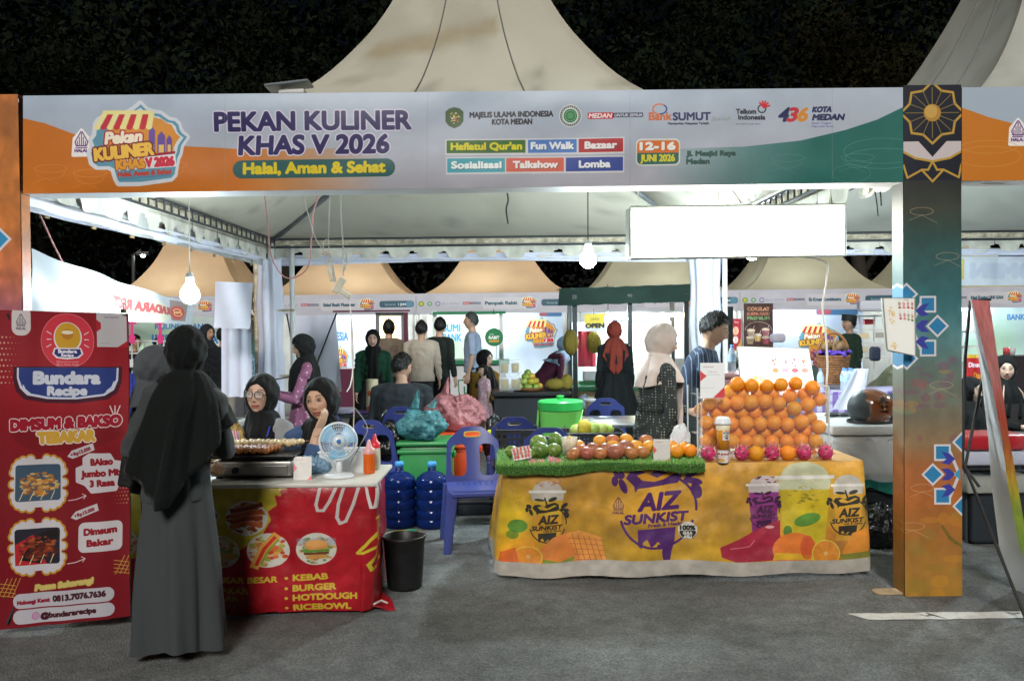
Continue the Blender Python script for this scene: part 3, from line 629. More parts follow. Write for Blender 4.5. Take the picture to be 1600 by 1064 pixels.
# neighbour gate going on to the right
c = Canvas(400, 146, 'aab9c8', 1.6, 1502, 137); xx = (np.arange(c.w)/c.u+1502)[None, :]; yy = (np.arange(c.h)/c.u+137)[:, None]
c.hmix(np.clip((yy-np.interp(xx, [1502,1540,1590,1660,1900], [168,182,196,210,215]))*1.6, 0, 1), 'cc7a20'); halal_mark(c, 1590, 207, 40); fest_logo(c, 1680, 205, 158); c.ring(1545, 245, 50, 16, 1, 'e0a050', .6); c.ring(1545, 230, 44, 10, 1, 'e0a050', .5)
g2 = thing('event_gate', 'next gate fascia starting at the right edge, blue and orange print', 'event gate'); q = [P(1503, 283, GY), P(1900, 279, GY), P(1900, 133, GY), P(1503, 137, GY)]
b = MB(); face(b, *q, 16, 6); b.build('printed_face', pmat('gate_print_right', c, .5, .12, 3.), g2, smooth=True)
q2 = [V(p.x, GY+.2, p.z) for p in q]; MB().quad(q[0]+V(0,.003,0), q[1]+V(0,.003,0), q2[1], q2[0]).quad(q2[0], q2[1], q2[2], q2[3]).quad(q2[3], q2[2], q[2]+V(0,.003,0), q[3]+V(0,.003,0)).build('sleeve_back', mback, g2)
# small solar flood lamp on the gate top at the left
p = P(452, 140, 5.3); t = thing('solar_lamp', 'small flat solar lamp standing above the gate, left of the tent peak', 'lamp')
MB().tube([V(p.x+.08, p.y, p.z-.3), V(p.x+.08, p.y, p.z)], .012, 6).build('bracket', mgrey, t); MB().rbox(p+V(0,0,.02), (.27,.16,.018), .01, Matrix.Rotation(R(-6), 3, 'Y')).build('panel', mat('solar_panel', (.16,.19,.2), .3, spec=.8), t); MB().rbox(p+V(.02,0,-.02), (.16,.08,.03), .01).build('lamp_body', mpost, t)
for t in list(COL.objects):
    if t.parent is None and t.get('category') in ('tent', 'event gate', 'pillar', 'cloth band', 'drape') or (t.parent is None and t.name == 'solar_lamp'): settle(t)

# scraps and grit scattered on the asphalt
g = random.Random(17); b = MB()
for k in range(170):
    y = 3.2+3.2*g.random()**1.3; x = g.uniform(-.75, .75)*y*1.0; r = g.uniform(.003, .011); a = g.random()*6.28; b.add([(x+r*math.cos(a+q)*g.uniform(.6,1.3), y+r*math.sin(a+q)*g.uniform(.6,1.3), .003+.003*g.random()) for q in (0,1.3,2.6,4.2)], [(0,1,2,3)])
tag(b.build('litter_grit', mat('grit', '6f6a5c', .8, var=.7, vscale=3)), 'small grit and leaf scraps scattered on the asphalt', kind='stuff')
# ================================================================ LAMPS
mglow = mat('bulb_glow', (.86,.97,1), emit=1)
def glow(name, col, e):
    return mat(name, col, emit=e)
mwire_w = mat('wire_white', 'd8d6ce', .6); mwire_p = mat('wire_pink', 'd89a98', .6); mwire_k = mat('wire_black', (.02,.02,.02), .6); mplw = mat('plastic_white', 'dfe2e4', .35, spec=.5)
def cord(pts, r, m, label, cat='cable', name='cable', group=None, n=8):
    pts = [Vector(p) for p in pts]; out = []
    for i in range(len(pts)-1):
        a, b_, c_, d_ = pts[max(i-1,0)], pts[i], pts[i+1], pts[min(i+2,len(pts)-1)]
        for k in range(n):
            f = k/n; out.append(.5*(2*b_+(c_-a)*f+(2*a-5*b_+4*c_-d_)*f*f+(3*b_-a-3*c_+d_)*f**3))
    out.append(pts[-1]); o = MB().tube(out, r, 6).build(name, m, None, smooth=True)
    if label: tag(o, label, cat, group); settle(o)
    return o
def bulb(px, py, Y, ztop, r, e, label, long=True, col=(.80,.95,1)):
    p = P(px, py, Y); t = thing('light_bulb', label, 'light bulb', 'lit bulbs hanging in the tents', p)
    MB().lathe([(.001,-r),(r*.55,-r*.85),(r*.93,-r*.4),(r,0),(r*.9,r*.5),(r*.6,r*.95),(r*.42,r*1.25)], n=20).build('glass', glow('bulb_%d' % e, col, e), t, smooth=True)
    MB().lathe([(r*.44,r*1.25),(r*.46,r*1.9),(r*.35,r*2.3),(r*.12,r*2.5)], n=14).build('socket', mplw, t, smooth=True)
    MB().tube([V(0,0,r*2.4), V(.004,0,(ztop-p.z)*.5), V(0,0,ztop-p.z)], .0045, 5).build('cord', mwire_w if px < 500 else mwire_k, t)
    return t
E0 = 380
bulb(297, 461, 6.2, 2.85, .066, int((E0-170)*1.4), 'glaring bulb on a pale cord in front of the vinyl sheet, left stall')
bulb(919, 407, 7.0, 3.35, .066, int(E0*1.45), 'glaring bulb hanging in the middle of the big tent, left of the light box')
bulb(1175, 396, 8.2, 3.1, .066, int(E0*1.45), 'bulb mostly hidden behind the glowing light box')
bulb(1700, 395, 7.2, 3.2, .08, E0+2, 'bulb in the right hand tent beyond the picture edge')

# ================================================================ ROW OF STALLS ACROSS THE LANE
FY = 17.0
def tan_roof(p, dx, dy, z): return tuple(Vector((.60,.42,.25))*(1-.25*max(0, noise.fractal(Vector((p.x*.9, dy*2, z*2)), 1, 2, 3))))
def olive_roof(p, dx, dy, z): return tuple(Vector((.40,.37,.26))*(1-.25*max(0, noise.fractal(Vector((p.x*.9, dy*2, z*2)), 1, 2, 3))))
SP = [(1.60,2.12),(1.42,2.2),(1.08,2.44),(.74,2.92),(.5,3.5),(.25,4.2),(.08,4.6)]
def fascia_canvas(name):
    c = Canvas(253, 34, 'bcbcc6', 5); c.grain(.06, 10, 2)
    c.ell(8, 17, 4.6, 4.6, '7f9a48'); c.ell(8, 17, 2.4, 2.4, 'c8c050'); c.ell(21, 17, 4, 4, '6a9a70'); c.ell(21, 17, 1.8, 1.8, 'b8c8b8'); c.ring(34, 17, 3.4, 3.4, 1.1, '6a64a0')
    c.text('Bank SUMUT', 55, 18.5, 3.2, '8a8aa4', width=28); c.rect(73, 14.5, 85, 19, 'b04a54', .6); c.rect(85, 15, 101, 18.6, '5a5c74', .6); c.text('MEDAN', 79, 18.2, 2.6, 'eeeeee', width=10); c.text('UNTUK SEMUA', 93, 17.8, 1.8, 'dddddd', width=14)
    c.rect(104, 8, 176, 27, 'c8c6cc', 4); c.text(name, 133, 19.5, 5, '3c6070', width=50, bold=.45); fest_logo(c, 178, 17, 27)
    c.rect(196, 11.5, 250, 22.5, '3a5c6c', 4); c.text('Semarak', 213, 19, 3.4, 'a8c0cc'); c.text('1 JUNI', 232, 19, 3.4, 'e4eef2', bold=.2); c.rect(238, 12, 249, 22, '5a8aa0', 3); return c
names = ['Bakso Kuah', 'Salad Buah Munawar', 'Pempek Rabit', 'Sop Durian', 'Es Kruet Kombinutra', 'Nasi Kuning UNI GAN', 'Teh Tarik']
seams = [144, 397, 650, 903, 1156, 1409, 1662]
whats = ['behind the left stall opening', 'left of the cords', 'with the green counter', 'behind the green awning cart', 'with the brown poster', 'right of the printed pillar', 'beyond the right picture edge']
STP = []
for i, s0 in enumerate(seams):
    x0, x1 = P(s0, 470, FY).x, P(s0+253, 470, FY).x; cx = (x0+x1)/2; zt = 2.19; zb = 1.79
    t = thing('market_stall', 'far stall '+whats[i]+', sign '+names[i], 'market stall', 'market stalls across the lane')
    c = fascia_canvas(names[i]); b = MB(); face(b, (x0+.004,FY,zb), (x1-.004,FY,zb), (x1-.004,FY,zt), (x0+.004,FY,zt), 12, 3, .006, i); b.build('fascia', pmat('fascia_print_%d' % i, c, .55, .08, 3), t, smooth=True)
    MB().quad(V(x1,FY+.12,zb), V(x0,FY+.12,zb), V(x0,FY+.12,zt), V(x1,FY+.12,zt)).build('fascia_back', mback, t)
    for x in (x0+.05, x1-.05):
        for y in (FY+.05, FY+3.05): MB().tube([(x,y,0),(x,y,zt)], .03, 8).build('post', mpost, t)
    MB().tube([(x0,FY+3.05,zt-.03),(x1,FY+3.05,zt-.03)], .025, 6).build('rear_beam', mpost, t)
    # back wall of white cloth
    b = MB(); b.grid(24, 4, lambda u, v: V(x0+.06+(x1-x0-.12)*u, FY+3.0+.03*math.sin(u*60)+.02*math.sin(u*23), .02+v*(zt-.1))); b.build('back_wall', mdraw, t, smooth=True)
    STP.append(t)
    pr = marquee(cx, FY+1.62, 1.6, [(w*1.0, z) for w, z in SP], ('peach' if i in (0,1,2) else 'grey olive')+' peaked tent roof of the stall '+whats[i], tan_roof if i < 3 else olive_roof, detail=False, group='peaked tents across the lane', nseg=14, nv=24, valance=(), posts=False)
    # a bulb under each roof
    bt = thing('light_bulb', 'bulb under the roof of the stall '+whats[i], 'light bulb', 'bulbs of the stalls across the lane', (cx+(.3 if i % 2 else -.3), FY+1.2, 2.02))
    MB().ball((0,0,0), .07, 10).build('glass', glow('bulb_far', (.86,.96,1), 420), bt, smooth=True); MB().tube([(0,0,.06),(0,0,.13)], .03, 8).build('socket', mplw, bt)
# hung sheets and printed backdrops
def sheet(name, px0, px1, yT, yB, Y, m, label, cat, group=None, wav=.01, nu=16, nv=8, sk=0., kind=None):
    a, b_, c_, d_ = P(px0, yB, Y), P(px1, yB, Y), P(px1, yT, Y), P(px0, yT, Y)
    def fn(u, v): p = a.lerp(b_, u).lerp(d_.lerp(c_, u), v); return p+V(0, wav*math.sin(u*13+v*2)+wav*.5*math.sin(u*29), 0)
    o = MB().grid(nu, nv, fn).build(name, m, None, smooth=True); tag(o, label, cat, group, kind); settle(o); return o
def backdrop(name, words, tint='d6e4f8', green=False, logo=None, pill=None, w=200, h=100):
    c = Canvas(w, h, tint, 4); c.grain(.05, 4, len(name))
    if green:
        c.hmix(np.clip(1-np.hypot((np.arange(c.w)/c.u-w*.35)[None, :]/w*1.6, (np.arange(c.h)/c.u-h*.6)[:, None]/h*1.3), 0, 1)*.7, 'a8d8a0')
    for t, x, y, hh, col, wd in words: c.text(t, x, y, hh, col, width=wd, bold=hh*.06)
    if logo: fest_logo(c, *logo)
    if pill: c.rect(*pill, '4a78a8', 5); c.rect(pill[0]+1, pill[1]+1, pill[0]+(pill[2]-pill[0])*.35, pill[3]-1, 'a05868', 4)
    return pmat(name, c, .6, .05, 3)
sheet('backdrop', 505, 596, 488, 575, 19.6, backdrop('backdrop_one', [('Kuliner dan', 20, 26, 7, '5f8fc0', 50), ('INDONESIA', 30, 50, 14, '4a86c8', 110)], logo=(60, 84, 60)), 'pale backdrop print ending in INDONESIA behind the woman in the green jacket', 'backdrop', 'printed backdrops')
sheet('backdrop', 668, 775, 492, 560, 19.6, backdrop('backdrop_two', [('BUMI', 70, 38, 16, '4a86c8', 50), ('BANK', 72, 60, 16, '4a86c8', 54)], 'd8ece0', True), 'green tinted backdrop print behind the green counter stall', 'backdrop', 'printed backdrops')
sheet('backdrop', 776, 880, 484, 600, 18.6, backdrop('backdrop_three', [], 'cfe2fa', logo=(135, 60, 105), pill=(128, 6, 196, 17), w=200, h=190), 'light blue backdrop with the festival emblem, left of the awning cart', 'backdrop', 'printed backdrops')
sheet('backdrop', 892, 1075, 484, 560, 18.8, backdrop('backdrop_four', [('UNI UNTUK', 110, 36, 14, '4a86c8', 90), ('INDONESIA', 100, 60, 16, '5a96d0', 120)], 'dce9f6'), 'backdrop print reading INDONESIA seen through the cart', 'backdrop', 'printed backdrops')
sheet('backdrop', 1206, 1348, 478, 590, 18.4, backdrop('backdrop_five', [], 'cbdcf8', logo=(104, 74, 96), pill=(98, 6, 190, 20), w=200, h=158), 'light blue backdrop with the festival emblem, behind the man in the black cap', 'backdrop', 'printed backdrops')
sheet('backdrop', 1502, 1640, 476, 590, 18.4, backdrop('backdrop_six', [('BANK SUMUT', 150, 34, 12, '4a86c8', 90)], 'c8dcee', True, w=200, h=165), 'green and blue backdrop print reading BANK at the right edge', 'backdrop', 'printed backdrops')
sheet('backdrop', 196, 345, 488, 600, 17.8, backdrop('backdrop_seven', [('KULINER DAN', 90, 30, 9, '4a86c8', 80), ('INDONESIA', 100, 56, 15, '4a86c8', 110)], 'd4e6ee', True, w=160, h=130), 'pale green backdrop print reading INDONESIA beyond the left tent opening', 'backdrop', 'printed backdrops')

# ---- green counter stall, window frame
mgreen = mat('green_paint', '1f7a52', .5, var=.1); mmar = mat('maroon_paint', '5a1f3c', .5)
def bx(b, px0, px1, y0, y1, Y, dep): # box whose front face spans the given measurements at distance Y
    a, c_ = P(px0, y1, Y), P(px1, y0, Y); b.box(((a.x+c_.x)/2, Y+dep/2, (a.z+c_.z)/2), (abs(c_.x-a.x), dep, abs(c_.z-a.z))); return b
t = thing('stall_counter', 'white serving counter trimmed in green with a green frame above', 'counter')
bx(MB(), 690, 790, 570, 700, 15.6, .5).build('body', mat('white_board', 'd0d2d6', .5, var=.08), t)
bx(MB(), 684, 796, 562, 570, 15.55, .6).build('counter_top', mgreen, t); bx(MB(), 690, 790, 640, 646, 15.59, .01).build('trim', mgreen, t)
for k in ((676, 682), (780, 786)): bx(MB(), k[0], k[1], 486, 562, 15.8, .05).build('upright', mat('frame_white', 'dfe4e2', .5), t)
bx(MB(), 676, 790, 486, 492, 15.74, .06).build('lintel', mgreen, t)
c = Canvas(60, 80, 'd0d2d6', 4); c.ring(30, 26, 22, 30, 3, '1f7a52', 1, 0, PI); c.line([(8,26),(8,6),(52,6),(52,26)], 3, '1f7a52'); c.text('U', 30, 40, 18, '1f7a52', bold=1)
a = P(712, 612, 15.58); MB().quad(a+V(0,0,-.35), a+V(.4,0,-.35), a+V(.4,0,.25), a+V(0,0,.25)).build('emblem', pmat('counter_emblem', c), t); settle(t)
c = Canvas(60, 60, '1f7a52', 5); c.ell(30,30,27,27,'23804f'); c.text('bolu', 22, 22, 6, 'e8f0e8'); c.text('RABIT', 30, 36, 10, 'eef4ee', width=36, bold=.8); c.rect(12, 40, 48, 47, 'd8a03c', 3)
p = P(772, 527, 15.3); t = thing('round_sign', 'round green hanging shop sign beside the white counter', 'sign'); b = MB(); b.lathe([(.001,-.012),(.155,-.012),(.16,0),(.155,.012),(.001,.012)], p, 32, Matrix.Rotation(R(90), 3, 'X'), cap=False); b.build('disc', mgreen, t, smooth=False)
b = MB(); b.add([p+V(.145*math.cos(2*PI*k/32), -.0145, .145*math.sin(2*PI*k/32)) for k in range(32)], [tuple(range(32))], [(.5+.48*math.cos(2*PI*k/32), .5+.48*math.sin(2*PI*k/32)) for k in range(32)]); b.build('print', pmat('rabit_print', c), t)
MB().tube([p+V(0,0,.15), p+V(0,0,.5)], .006, 5).build('string', mwire_k, t); settle(t)
t = thing('display_fridge', 'lit upright display cabinet with amber inside, in the peach tent stall', 'display cabinet'); b = MB()
bx(b, 588, 632, 488, 600, 16.6, .45); b.build('case', mat('cabinet_grey', '6f7478', .4), t); bx(MB(), 594, 626, 494, 560, 16.585, .014).build('lit_window', glow('amber_glow', (1,.72,.38), 2.2), t)
for k in range(3): bx(MB(), 594, 626, 508+k*16, 510+k*16, 16.57, .012).build('shelf', mpost, t)
settle(t)
b = MB(); bx(b, 520, 640, 484, 488, 16.5, .06); bx(b, 632, 637, 488, 600, 16.5, .06); o = b.build('maroon_frame', mmar); tag(o, 'thin maroon frame round the front of the salad stall', 'frame'); settle(o)
bx(MB(), 630, 660, 500, 600, 17.6, .03)
b = MB(); bx(b, 498, 640, 575, 690, 15.6, .5); o = b.build('stall_counter', mmar); tag(o, 'dark maroon counter below the INDONESIA backdrop', 'counter'); settle(o)
# lanes of plain counters in the other stalls
for px0, px1, yt, col, lab in ((200, 380, 600, '4a4c52', 'grey counter beyond the left opening'), (1180, 1345, 590, '8f9298', 'pale counter behind the flower basket'), (1545, 1640, 556, '2a2228', 'black counter below the green backdrop')):
    b = MB(); bx(b, px0, px1, yt, yt+70, 15.4, .6); o = b.build('stall_counter', mat('counter_'+col, col, .6, var=.1)); tag(o, lab, 'counter'); settle(o)

# ---- white back of an X stand banner with its black rods (left of centre)
t = thing('banner_stand', 'blank white back of a banner stand with crossed black rods, left of centre', 'banner stand')
q = [P(466, 620, 11.4), P(534, 612, 11.4), P(524, 492, 11.4), P(450, 493, 11.4)]; b = MB(); b.grid(10, 12, lambda u, v: q[0].lerp(q[1], u).lerp(q[3].lerp(q[2], u), v)+V(0, .02*math.sin(u*7), 0)); b.build('sheet', mdrape, t, smooth=True)
MB().tube([P(448, 490, 11.3), P(456, 535, 11.3), P(515, 700, 11.25)], .012, 6).build('rod', mwire_k, t); MB().tube([P(526, 489, 11.3), P(498, 560, 11.3), P(470, 650, 11.25)], .012, 6).build('rod', mwire_k, t); settle(t)
# ---- neighbour's vinyl sheet on the left side of the tent, lettering showing through in mirror writing
c = Canvas(250, 50, 'b4bac2', 5); c.grain(.06, 6, 3)
c.ell(150, 30, 60, 22, 'd6cf9e', .5); c.text('BUNDARA RECIPE', 152, 33, 13, 'a84a4c', width=118, bold=1.2, mirror=True); c.ell(88, 26, 14, 16, 'c88078', .5); c.ring(90, 24, 12, 8, 2, 'd8a09a', .8); c.ring(96, 30, 14, 5, 2, 'd8a09a', .8)
c.rect(208, 4, 238, 44, '8a7a78'); c.ell(222, 28, 13, 14, 'b84a40'); c.ring(224, 30, 7, 4, 1.4, 'e0c080'); c.ring(222, 24, 6, 4, 1.4, 'e0c080')
def sid(u, v):
    y = Fy+.06+u*2.55; zt = 2.03-.22*u-.1*math.sin(PI*u)*.6+.03*math.sin(u*4); zb = 1.63-.04*u; return V(L-.02+.02*math.sin(u*19+v*2), y, zb+(zt-zb)*v)
o = MB().grid(50, 8, sid).build('vinyl_sheet', pmat('mirror_print', c, .45, .2, 4, translucent=.3), None, smooth=True); tag(o, 'white vinyl sheet with faint mirrored BUNDARA RECIPE lettering, left opening', 'vinyl sheet'); settle(o)
cord([P(62, 335, 5.4), P(85, 385, 5.5), P(122, 458, 5.7)], .006, mwire_p, 'short pink cord slanting across the dark left opening')
a = [P(336, 440, 8.9), P(396, 442, 8.9), P(390, 514, 8.9), P(334, 512, 8.9)]; o = MB().grid(12, 10, lambda u, v: a[3].lerp(a[2], u).lerp(a[0].lerp(a[1], u), v)+V(0,.015*math.sin(u*8+v*3),0)).build('cloth_square', mdrape, None, smooth=True); tag(o, 'small square white cloth hung beside the left rear post', 'cloth'); settle(o)
o = MB().grid(12, 10, lambda u, v: P(346, 620, 9.4).lerp(P(393, 620, 9.4), u).lerp(P(346, 505, 9.4).lerp(P(393, 505, 9.4), u), v)+V(0,.03*math.sin(u*16),0)).build('white_drape', mdrape, None, smooth=True); tag(o, 'tall pale drape hanging below the small white cloth square', 'cloth'); settle(o)
t = thing('printed_pillar', 'slim blue printed pillar seen beside the left rear post', 'pillar', 'printed pillars of the gates'); z1 = P(398, 455, 10.6).z; xa, xb_ = P(392, 500, 10.6).x, P(402, 500, 10.6).x
b = MB(); b.grid(1, 8, lambda u, v: V(xa+(xb_-xa)*u, 10.6, v*z1)); b.build('printed_face', mpil, t); MB().box(((xa+xb_)/2, 10.72, z1/2), (xb_-xa-.004, .2, z1-.01)).build('body', mback, t); settle(t)

# ---- glowing light box sign hung in the front of the big tent
t = thing('light_box', 'long glowing white light box sign hanging above the orange stall', 'light box')
LY = 5.55; q = [P(985, 404, LY), P(1320, 399, LY), P(1320, 320, LY), P(985, 324, LY)]
b = MB(); n0 = V(0,-.004,0); b.quad(q[0].lerp(q[2], .006)+n0, q[1].lerp(q[3], .006)+n0, q[2].lerp(q[0], .006)+n0, q[3].lerp(q[1], .006)+n0); b.build('lit_panel', glow('lightbox_glow', (1,1,.9), 13), t)
b = MB(); bp_ = [p+V(-.012,.14,0) for p in q]; b.add(q+bp_, [(0,4,5,1),(1,5,6,2),(2,6,7,3),(3,7,4,0),(4,7,6,5)]); b.build('case', mat('case_white', 'c8ccc6', .4), t)
b = MB(); 
for i in range(4): b.tube([q[i]+V(0,-.006,0), q[(i+1) % 4]+V(0,-.006,0)], .008, 6)
b.build('rim', mat('rim_alu', 'aab0a8', .35, metal=.5), t)
for k, f in ((3,.04),(3,.42),(3,.95)): p = q[3].lerp(q[2], f)+V(0,.07,0); MB().tube([p, p+V(.02,.02,.3)], .004, 5).build('hanging_wire', mwire_w, t)
settle(t)
# ---- cords and sockets hanging from the roof
cord([P(413, 300, 5.6), P(418, 345, 5.6), P(424, 400, 5.6), P(442, 431, 5.6), P(462, 433, 5.6), P(482, 415, 5.6), P(487, 370, 5.6), P(490, 330, 5.6), P(503, 298, 5.6)], .0045, mwire_p, 'pink cord hanging in a deep loop under the gate at the left')
cord([P(471, 300, 5.5), P(480, 330, 5.5), P(492, 370, 5.5), P(505, 392, 5.5), P(512, 410, 5.5), P(515, 425, 5.5), P(524, 445, 5.5)], .0035, mwire_w, 'thin white cord slanting down to the left bundle of the socket')
cord([P(516, 298, 5.5), P(514, 340, 5.5), P(513, 375, 5.5), P(514, 392, 5.5), P(508, 398, 5.5), P(505, 380, 5.5), P(511, 374, 5.5)], .0035, mwire_w, 'thin white cord ending in a small loop above the socket')
cord([P(532, 298, 5.5), P(533, 340, 5.5), P(536, 385, 5.5), P(536, 430, 5.5)], .0045, mwire_w, 'white cord carrying the hanging power socket')
b = MB()
for k in range(5): x = 508+k*3; b.tube([P(x, 395+k*2, 5.5), P(x+3+2*math.sin(k), 420, 5.49), P(x+9-k, 440, 5.5)], .003, 5)
for k in range(3): b.tube([P(536, 386, 5.5), P(542+k, 400+k*3, 5.49), P(540-k, 418, 5.5), P(537, 424, 5.5)], .003, 5)
o = b.build('cable_bundle', mwire_w, None, smooth=True); tag(o, 'tangled white cable bundle just above the hanging socket', 'cable'); settle(o)
t = thing('power_socket', 'beige extension socket block with a plug, hanging below the cable bundle', 'power socket'); rot = Matrix.Rotation(R(32), 3, 'Y')
MB().rbox(P(530, 446, 5.5), (.045,.035,.105), .006, rot).build('socket_block', mat('beige_plastic', 'c9c6b4', .45), t); MB().rbox(P(540, 459, 5.48), (.07,.03,.035), .008, Matrix.Rotation(R(38), 3, 'Y')).build('plug', mat('beige_plastic'), t); settle(t)
cord([P(545, 464, 5.5), P(549, 500, 5.5), P(549, 540, 5.5), P(551, 575, 5.48), P(548, 600, 5.4), P(542, 612, 5.35)], .004, mwire_w, 'white flex running down from the socket behind the seated woman')
cord([P(542, 452, 5.5), P(547, 480, 5.5), P(551, 530, 5.5), P(552, 600, 5.5), P(553, 640, 5.5), P(552, 680, 5.4)], .0035, mat('wire_tan', 'b8a888', .6), 'tan flex running straight down beside the white one')
cord([P(791, 296, 6), P(794, 312, 6), P(791, 328, 6), P(794, 350, 6)], .006, mwire_k, 'short loose end of black cable under the gate middle')
cord([P(1243, 400, 5.6), P(1290, 410, 5.6), P(1291, 440, 5.6), P(1285, 480, 5.6), P(1290, 520, 5.6), P(1293, 570, 5.6), P(1291, 610, 5.6), P(1292, 660, 5.75)], .0065, mwire_w, 'white flex winding down from the light box to the glass case')
cord([P(1366, 290, 6.5), P(1370, 318, 6.5), P(1372, 338, 6.5)], .005, mwire_k, 'left of two black wire ends hanging by the front right post'); cord([P(1373, 290, 6.5), P(1376, 305, 6.5), P(1377, 322, 6.5)], .005, mwire_k, 'shorter right one of two black wire ends by the front right post')
cord([P(1140, 292, 6.5), P(1150, 305, 6.5), P(1158, 318, 6.5)], .004, mat('wire_brown', '8a6a4c', .6), 'brown wire end just above the middle of the light box')
# ---- right tent's back side: ghostly white vinyl
c = Canvas(120, 46, 'cdd3dc', 5); c.text('OMEN', 66, 33, 20, 'bcc4d4', width=96, bold=2.4, mirror=True, out=(1.2, 'c4cbd8')); c.rect(4, 4, 8, 36, 'cdbf70'); c.grain(.04, 5, 4)
sheet('vinyl_sheet', 1499, 1625, 401, 446, 10.2, pmat('omen_print', c, .5, .1, 4), 'pale vinyl sheet with big faint mirrored letters under the right tent', 'vinyl sheet')
# ================================================================ CHAIRS AND OTHER THINGS UNDER THE TENT
mblue = mat('blue_plastic', '3c4684', .3, spec=.5, var=.1, vscale=8); mslot = mat('yellow_rim', 'c8b04a', .5)
def panel(b, fn, nu, nv, holes, half, thick):
    # plate with superelliptic holes; holes (cu, cv, a, b) in metres on the flat plate; fn maps (x, s) to a point; half(s) is the half width
    pts = {}; faces = []; H = fn.H
    def key(i, j): return i*(nv+1)+j
    flat = []
    for i in range(nu+1):
        for j in range(nv+1):
            s = H*j/nv; flat.append([(-1+2*i/nu)*half(s), s])
    def inside(x, s):
        for h in holes:
            k = (abs((x-h[0])/h[2])**4+abs((s-h[1])/h[3])**4)**.25
            if k < 1: return h, k
        return None
    keep = []
    for i in range(nu):
        for j in range(nv):
            q = (key(i,j), key(i+1,j), key(i+1,j+1), key(i,j+1)); cx = sum(flat[k][0] for k in q)/4; cs = sum(flat[k][1] for k in q)/4
            if not inside(cx, cs): keep.append(q)
    cnt = {}
    for q in keep:
        for k in q: cnt[k] = cnt.get(k, 0)+1
    for i in range(1, nu):
        for j in range(1, nv):
            k = key(i, j)
            if 0 < cnt.get(k, 0) < 4:
                x, s = flat[k]; h = min(holes, key=lambda h: abs((abs((x-h[0])/h[2])**4+abs((s-h[1])/h[3])**4)**.25-1)); d = (abs((x-h[0])/h[2])**4+abs((s-h[1])/h[3])**4)**.25
                if d > 1e-6: flat[k] = [h[0]+(x-h[0])/d, h[1]+(s-h[1])/d]
    used = sorted(cnt); ix = {k: n for n, k in enumerate(used)}; n = len(used)
    top = [fn(*flat[k]) for k in used]; bot = [fn(*flat[k], t=thick) for k in used]
    fs = [tuple(ix[k] for k in q) for q in keep]; ed = {}
    for f in fs:
        for a, c_ in zip(f, f[1:]+f[:1]): ed[(a, c_)] = 1
    out = fs+[tuple(n+k for k in reversed(f)) for f in fs]+[(c_, a, n+a, n+c_) for (a, c_) in ed if (c_, a) not in ed]
    b.add(top+bot, out); return b
def make_chair(label, group='blue plastic chairs', cat='chair'):
    # seat height .43, faces -Y, origin on the ground under the seat centre
    t = thing('plastic_chair', label, cat, group)
    class Bk:
        H = .47
        def __call__(s, x, h, t=0.): c = .05*(x/.21)**2; return V(x, .19+h*.22-c*.8+t, .41+h*.84)
    def hw(s): k = s/.47; return .205-.02*k-(.045*((k-.8)/.2)**2 if k > .8 else 0)+.0*k
    # rounded top: pull corners down
    bk = Bk(); 
    def fnb(x, h, t=0.):
        e = abs(x)/hw(h); hh = h-(.1*e**4 if h > .25 else 0)*((h-.25)/.22)**2; return bk(x, hh, t)
    fnb_ = type('F', (), {'H': .47, '__call__': lambda s, x, h, t=0.: fnb(x, h, t)})()
    panel(MB(), fnb_, 36, 40, [(0, .405, .055, .017), (-.105, .19, .058, .135), (.105, .19, .058, .135)], hw, .014).build('backrest', mblue, t, auto=40)
    rim = [fnb(.058*math.copysign(abs(math.cos(a))**.5, math.cos(a)), .405+.021*math.copysign(abs(math.sin(a))**.5, math.sin(a)))+V(0,-.001,0) for a in [2*PI*k/28 for k in range(29)]]
    MB().tube(rim, .005, 6).build('handle_rim', mslot, t, smooth=True)
    class St:
        H = .42
        def __call__(s, x, h, t=0.): return V(x, .2-h, .425-.012*math.cos(x/.21*PI/2)*math.sin(h/.42*PI)-t-(.02*((h-.36)/.06)**2 if h > .36 else 0))
    holes = [(-.12+.04*i+(.0), .07+.035*j, .007, .007) for i in range(7) for j in range(3)]
    panel(MB(), St(), 60, 60, holes, lambda s: .2+.015*s/.42-(.03*((s-.36)/.06)**2 if s > .36 else 0), .02).build('seat', mblue, t, auto=40)
    for sx in (-1, 1):
        for sy in (-1, 1):
            x0, y0, x1, y1 = sx*.18, (.16 if sy > 0 else -.16), sx*.225, (.23 if sy > 0 else -.205); b = MB(); rg = []
            for k in range(6):
                f = k/5; c = V(x0+(x1-x0)*f, y0+(y1-y0)*f, .415*(1-f)); w = .042-.017*f; rg.append([c+V(a*w, e*w, 0) for a, e in ((-1,-.7),(-.7,-1),(.7,-1),(1,-.7),(1,.7),(.7,1),(-.7,1),(-1,.7))])
            b.add([p for q in rg for p in q], [(i*8+k, i*8+(k+1) % 8, (i+1)*8+(k+1) % 8, (i+1)*8+k) for i in range(5) for k in range(8)]+[tuple(range(8)), tuple(range(40,48))]); b.build('leg', mblue, t, auto=50)
    b = MB()
    b.box((0,-.195,.395), (.36,.012,.05)); b.box((-.195,.0,.395), (.012,.36,.045)); b.box((.195,.0,.395), (.012,.36,.045)); b.build('apron', mblue, t); return t
chair0 = make_chair('blue plastic chair standing empty between the two food tables, facing out')
def chair(x, y, rz, label, z=0., first=[1]):
    o = chair0 if first else copy_tree(chair0); first.clear(); o.location = (x, y, z); o.rotation_euler = (0, 0, R(rz)); o['label'] = label; return o
def gx(px, Y): return P(px, 510, Y).x
chair(gx(741, 6.1), 6.12, 8, 'blue plastic chair standing empty between the two food tables, facing out')
chair(gx(634, 8.5), 8.38, 178, 'blue plastic chair the man in the dark shirt sits on, back to us')
chair(gx(566, 7.9), 7.9, 118, 'blue plastic chair seen from the side behind the sauce bottles')
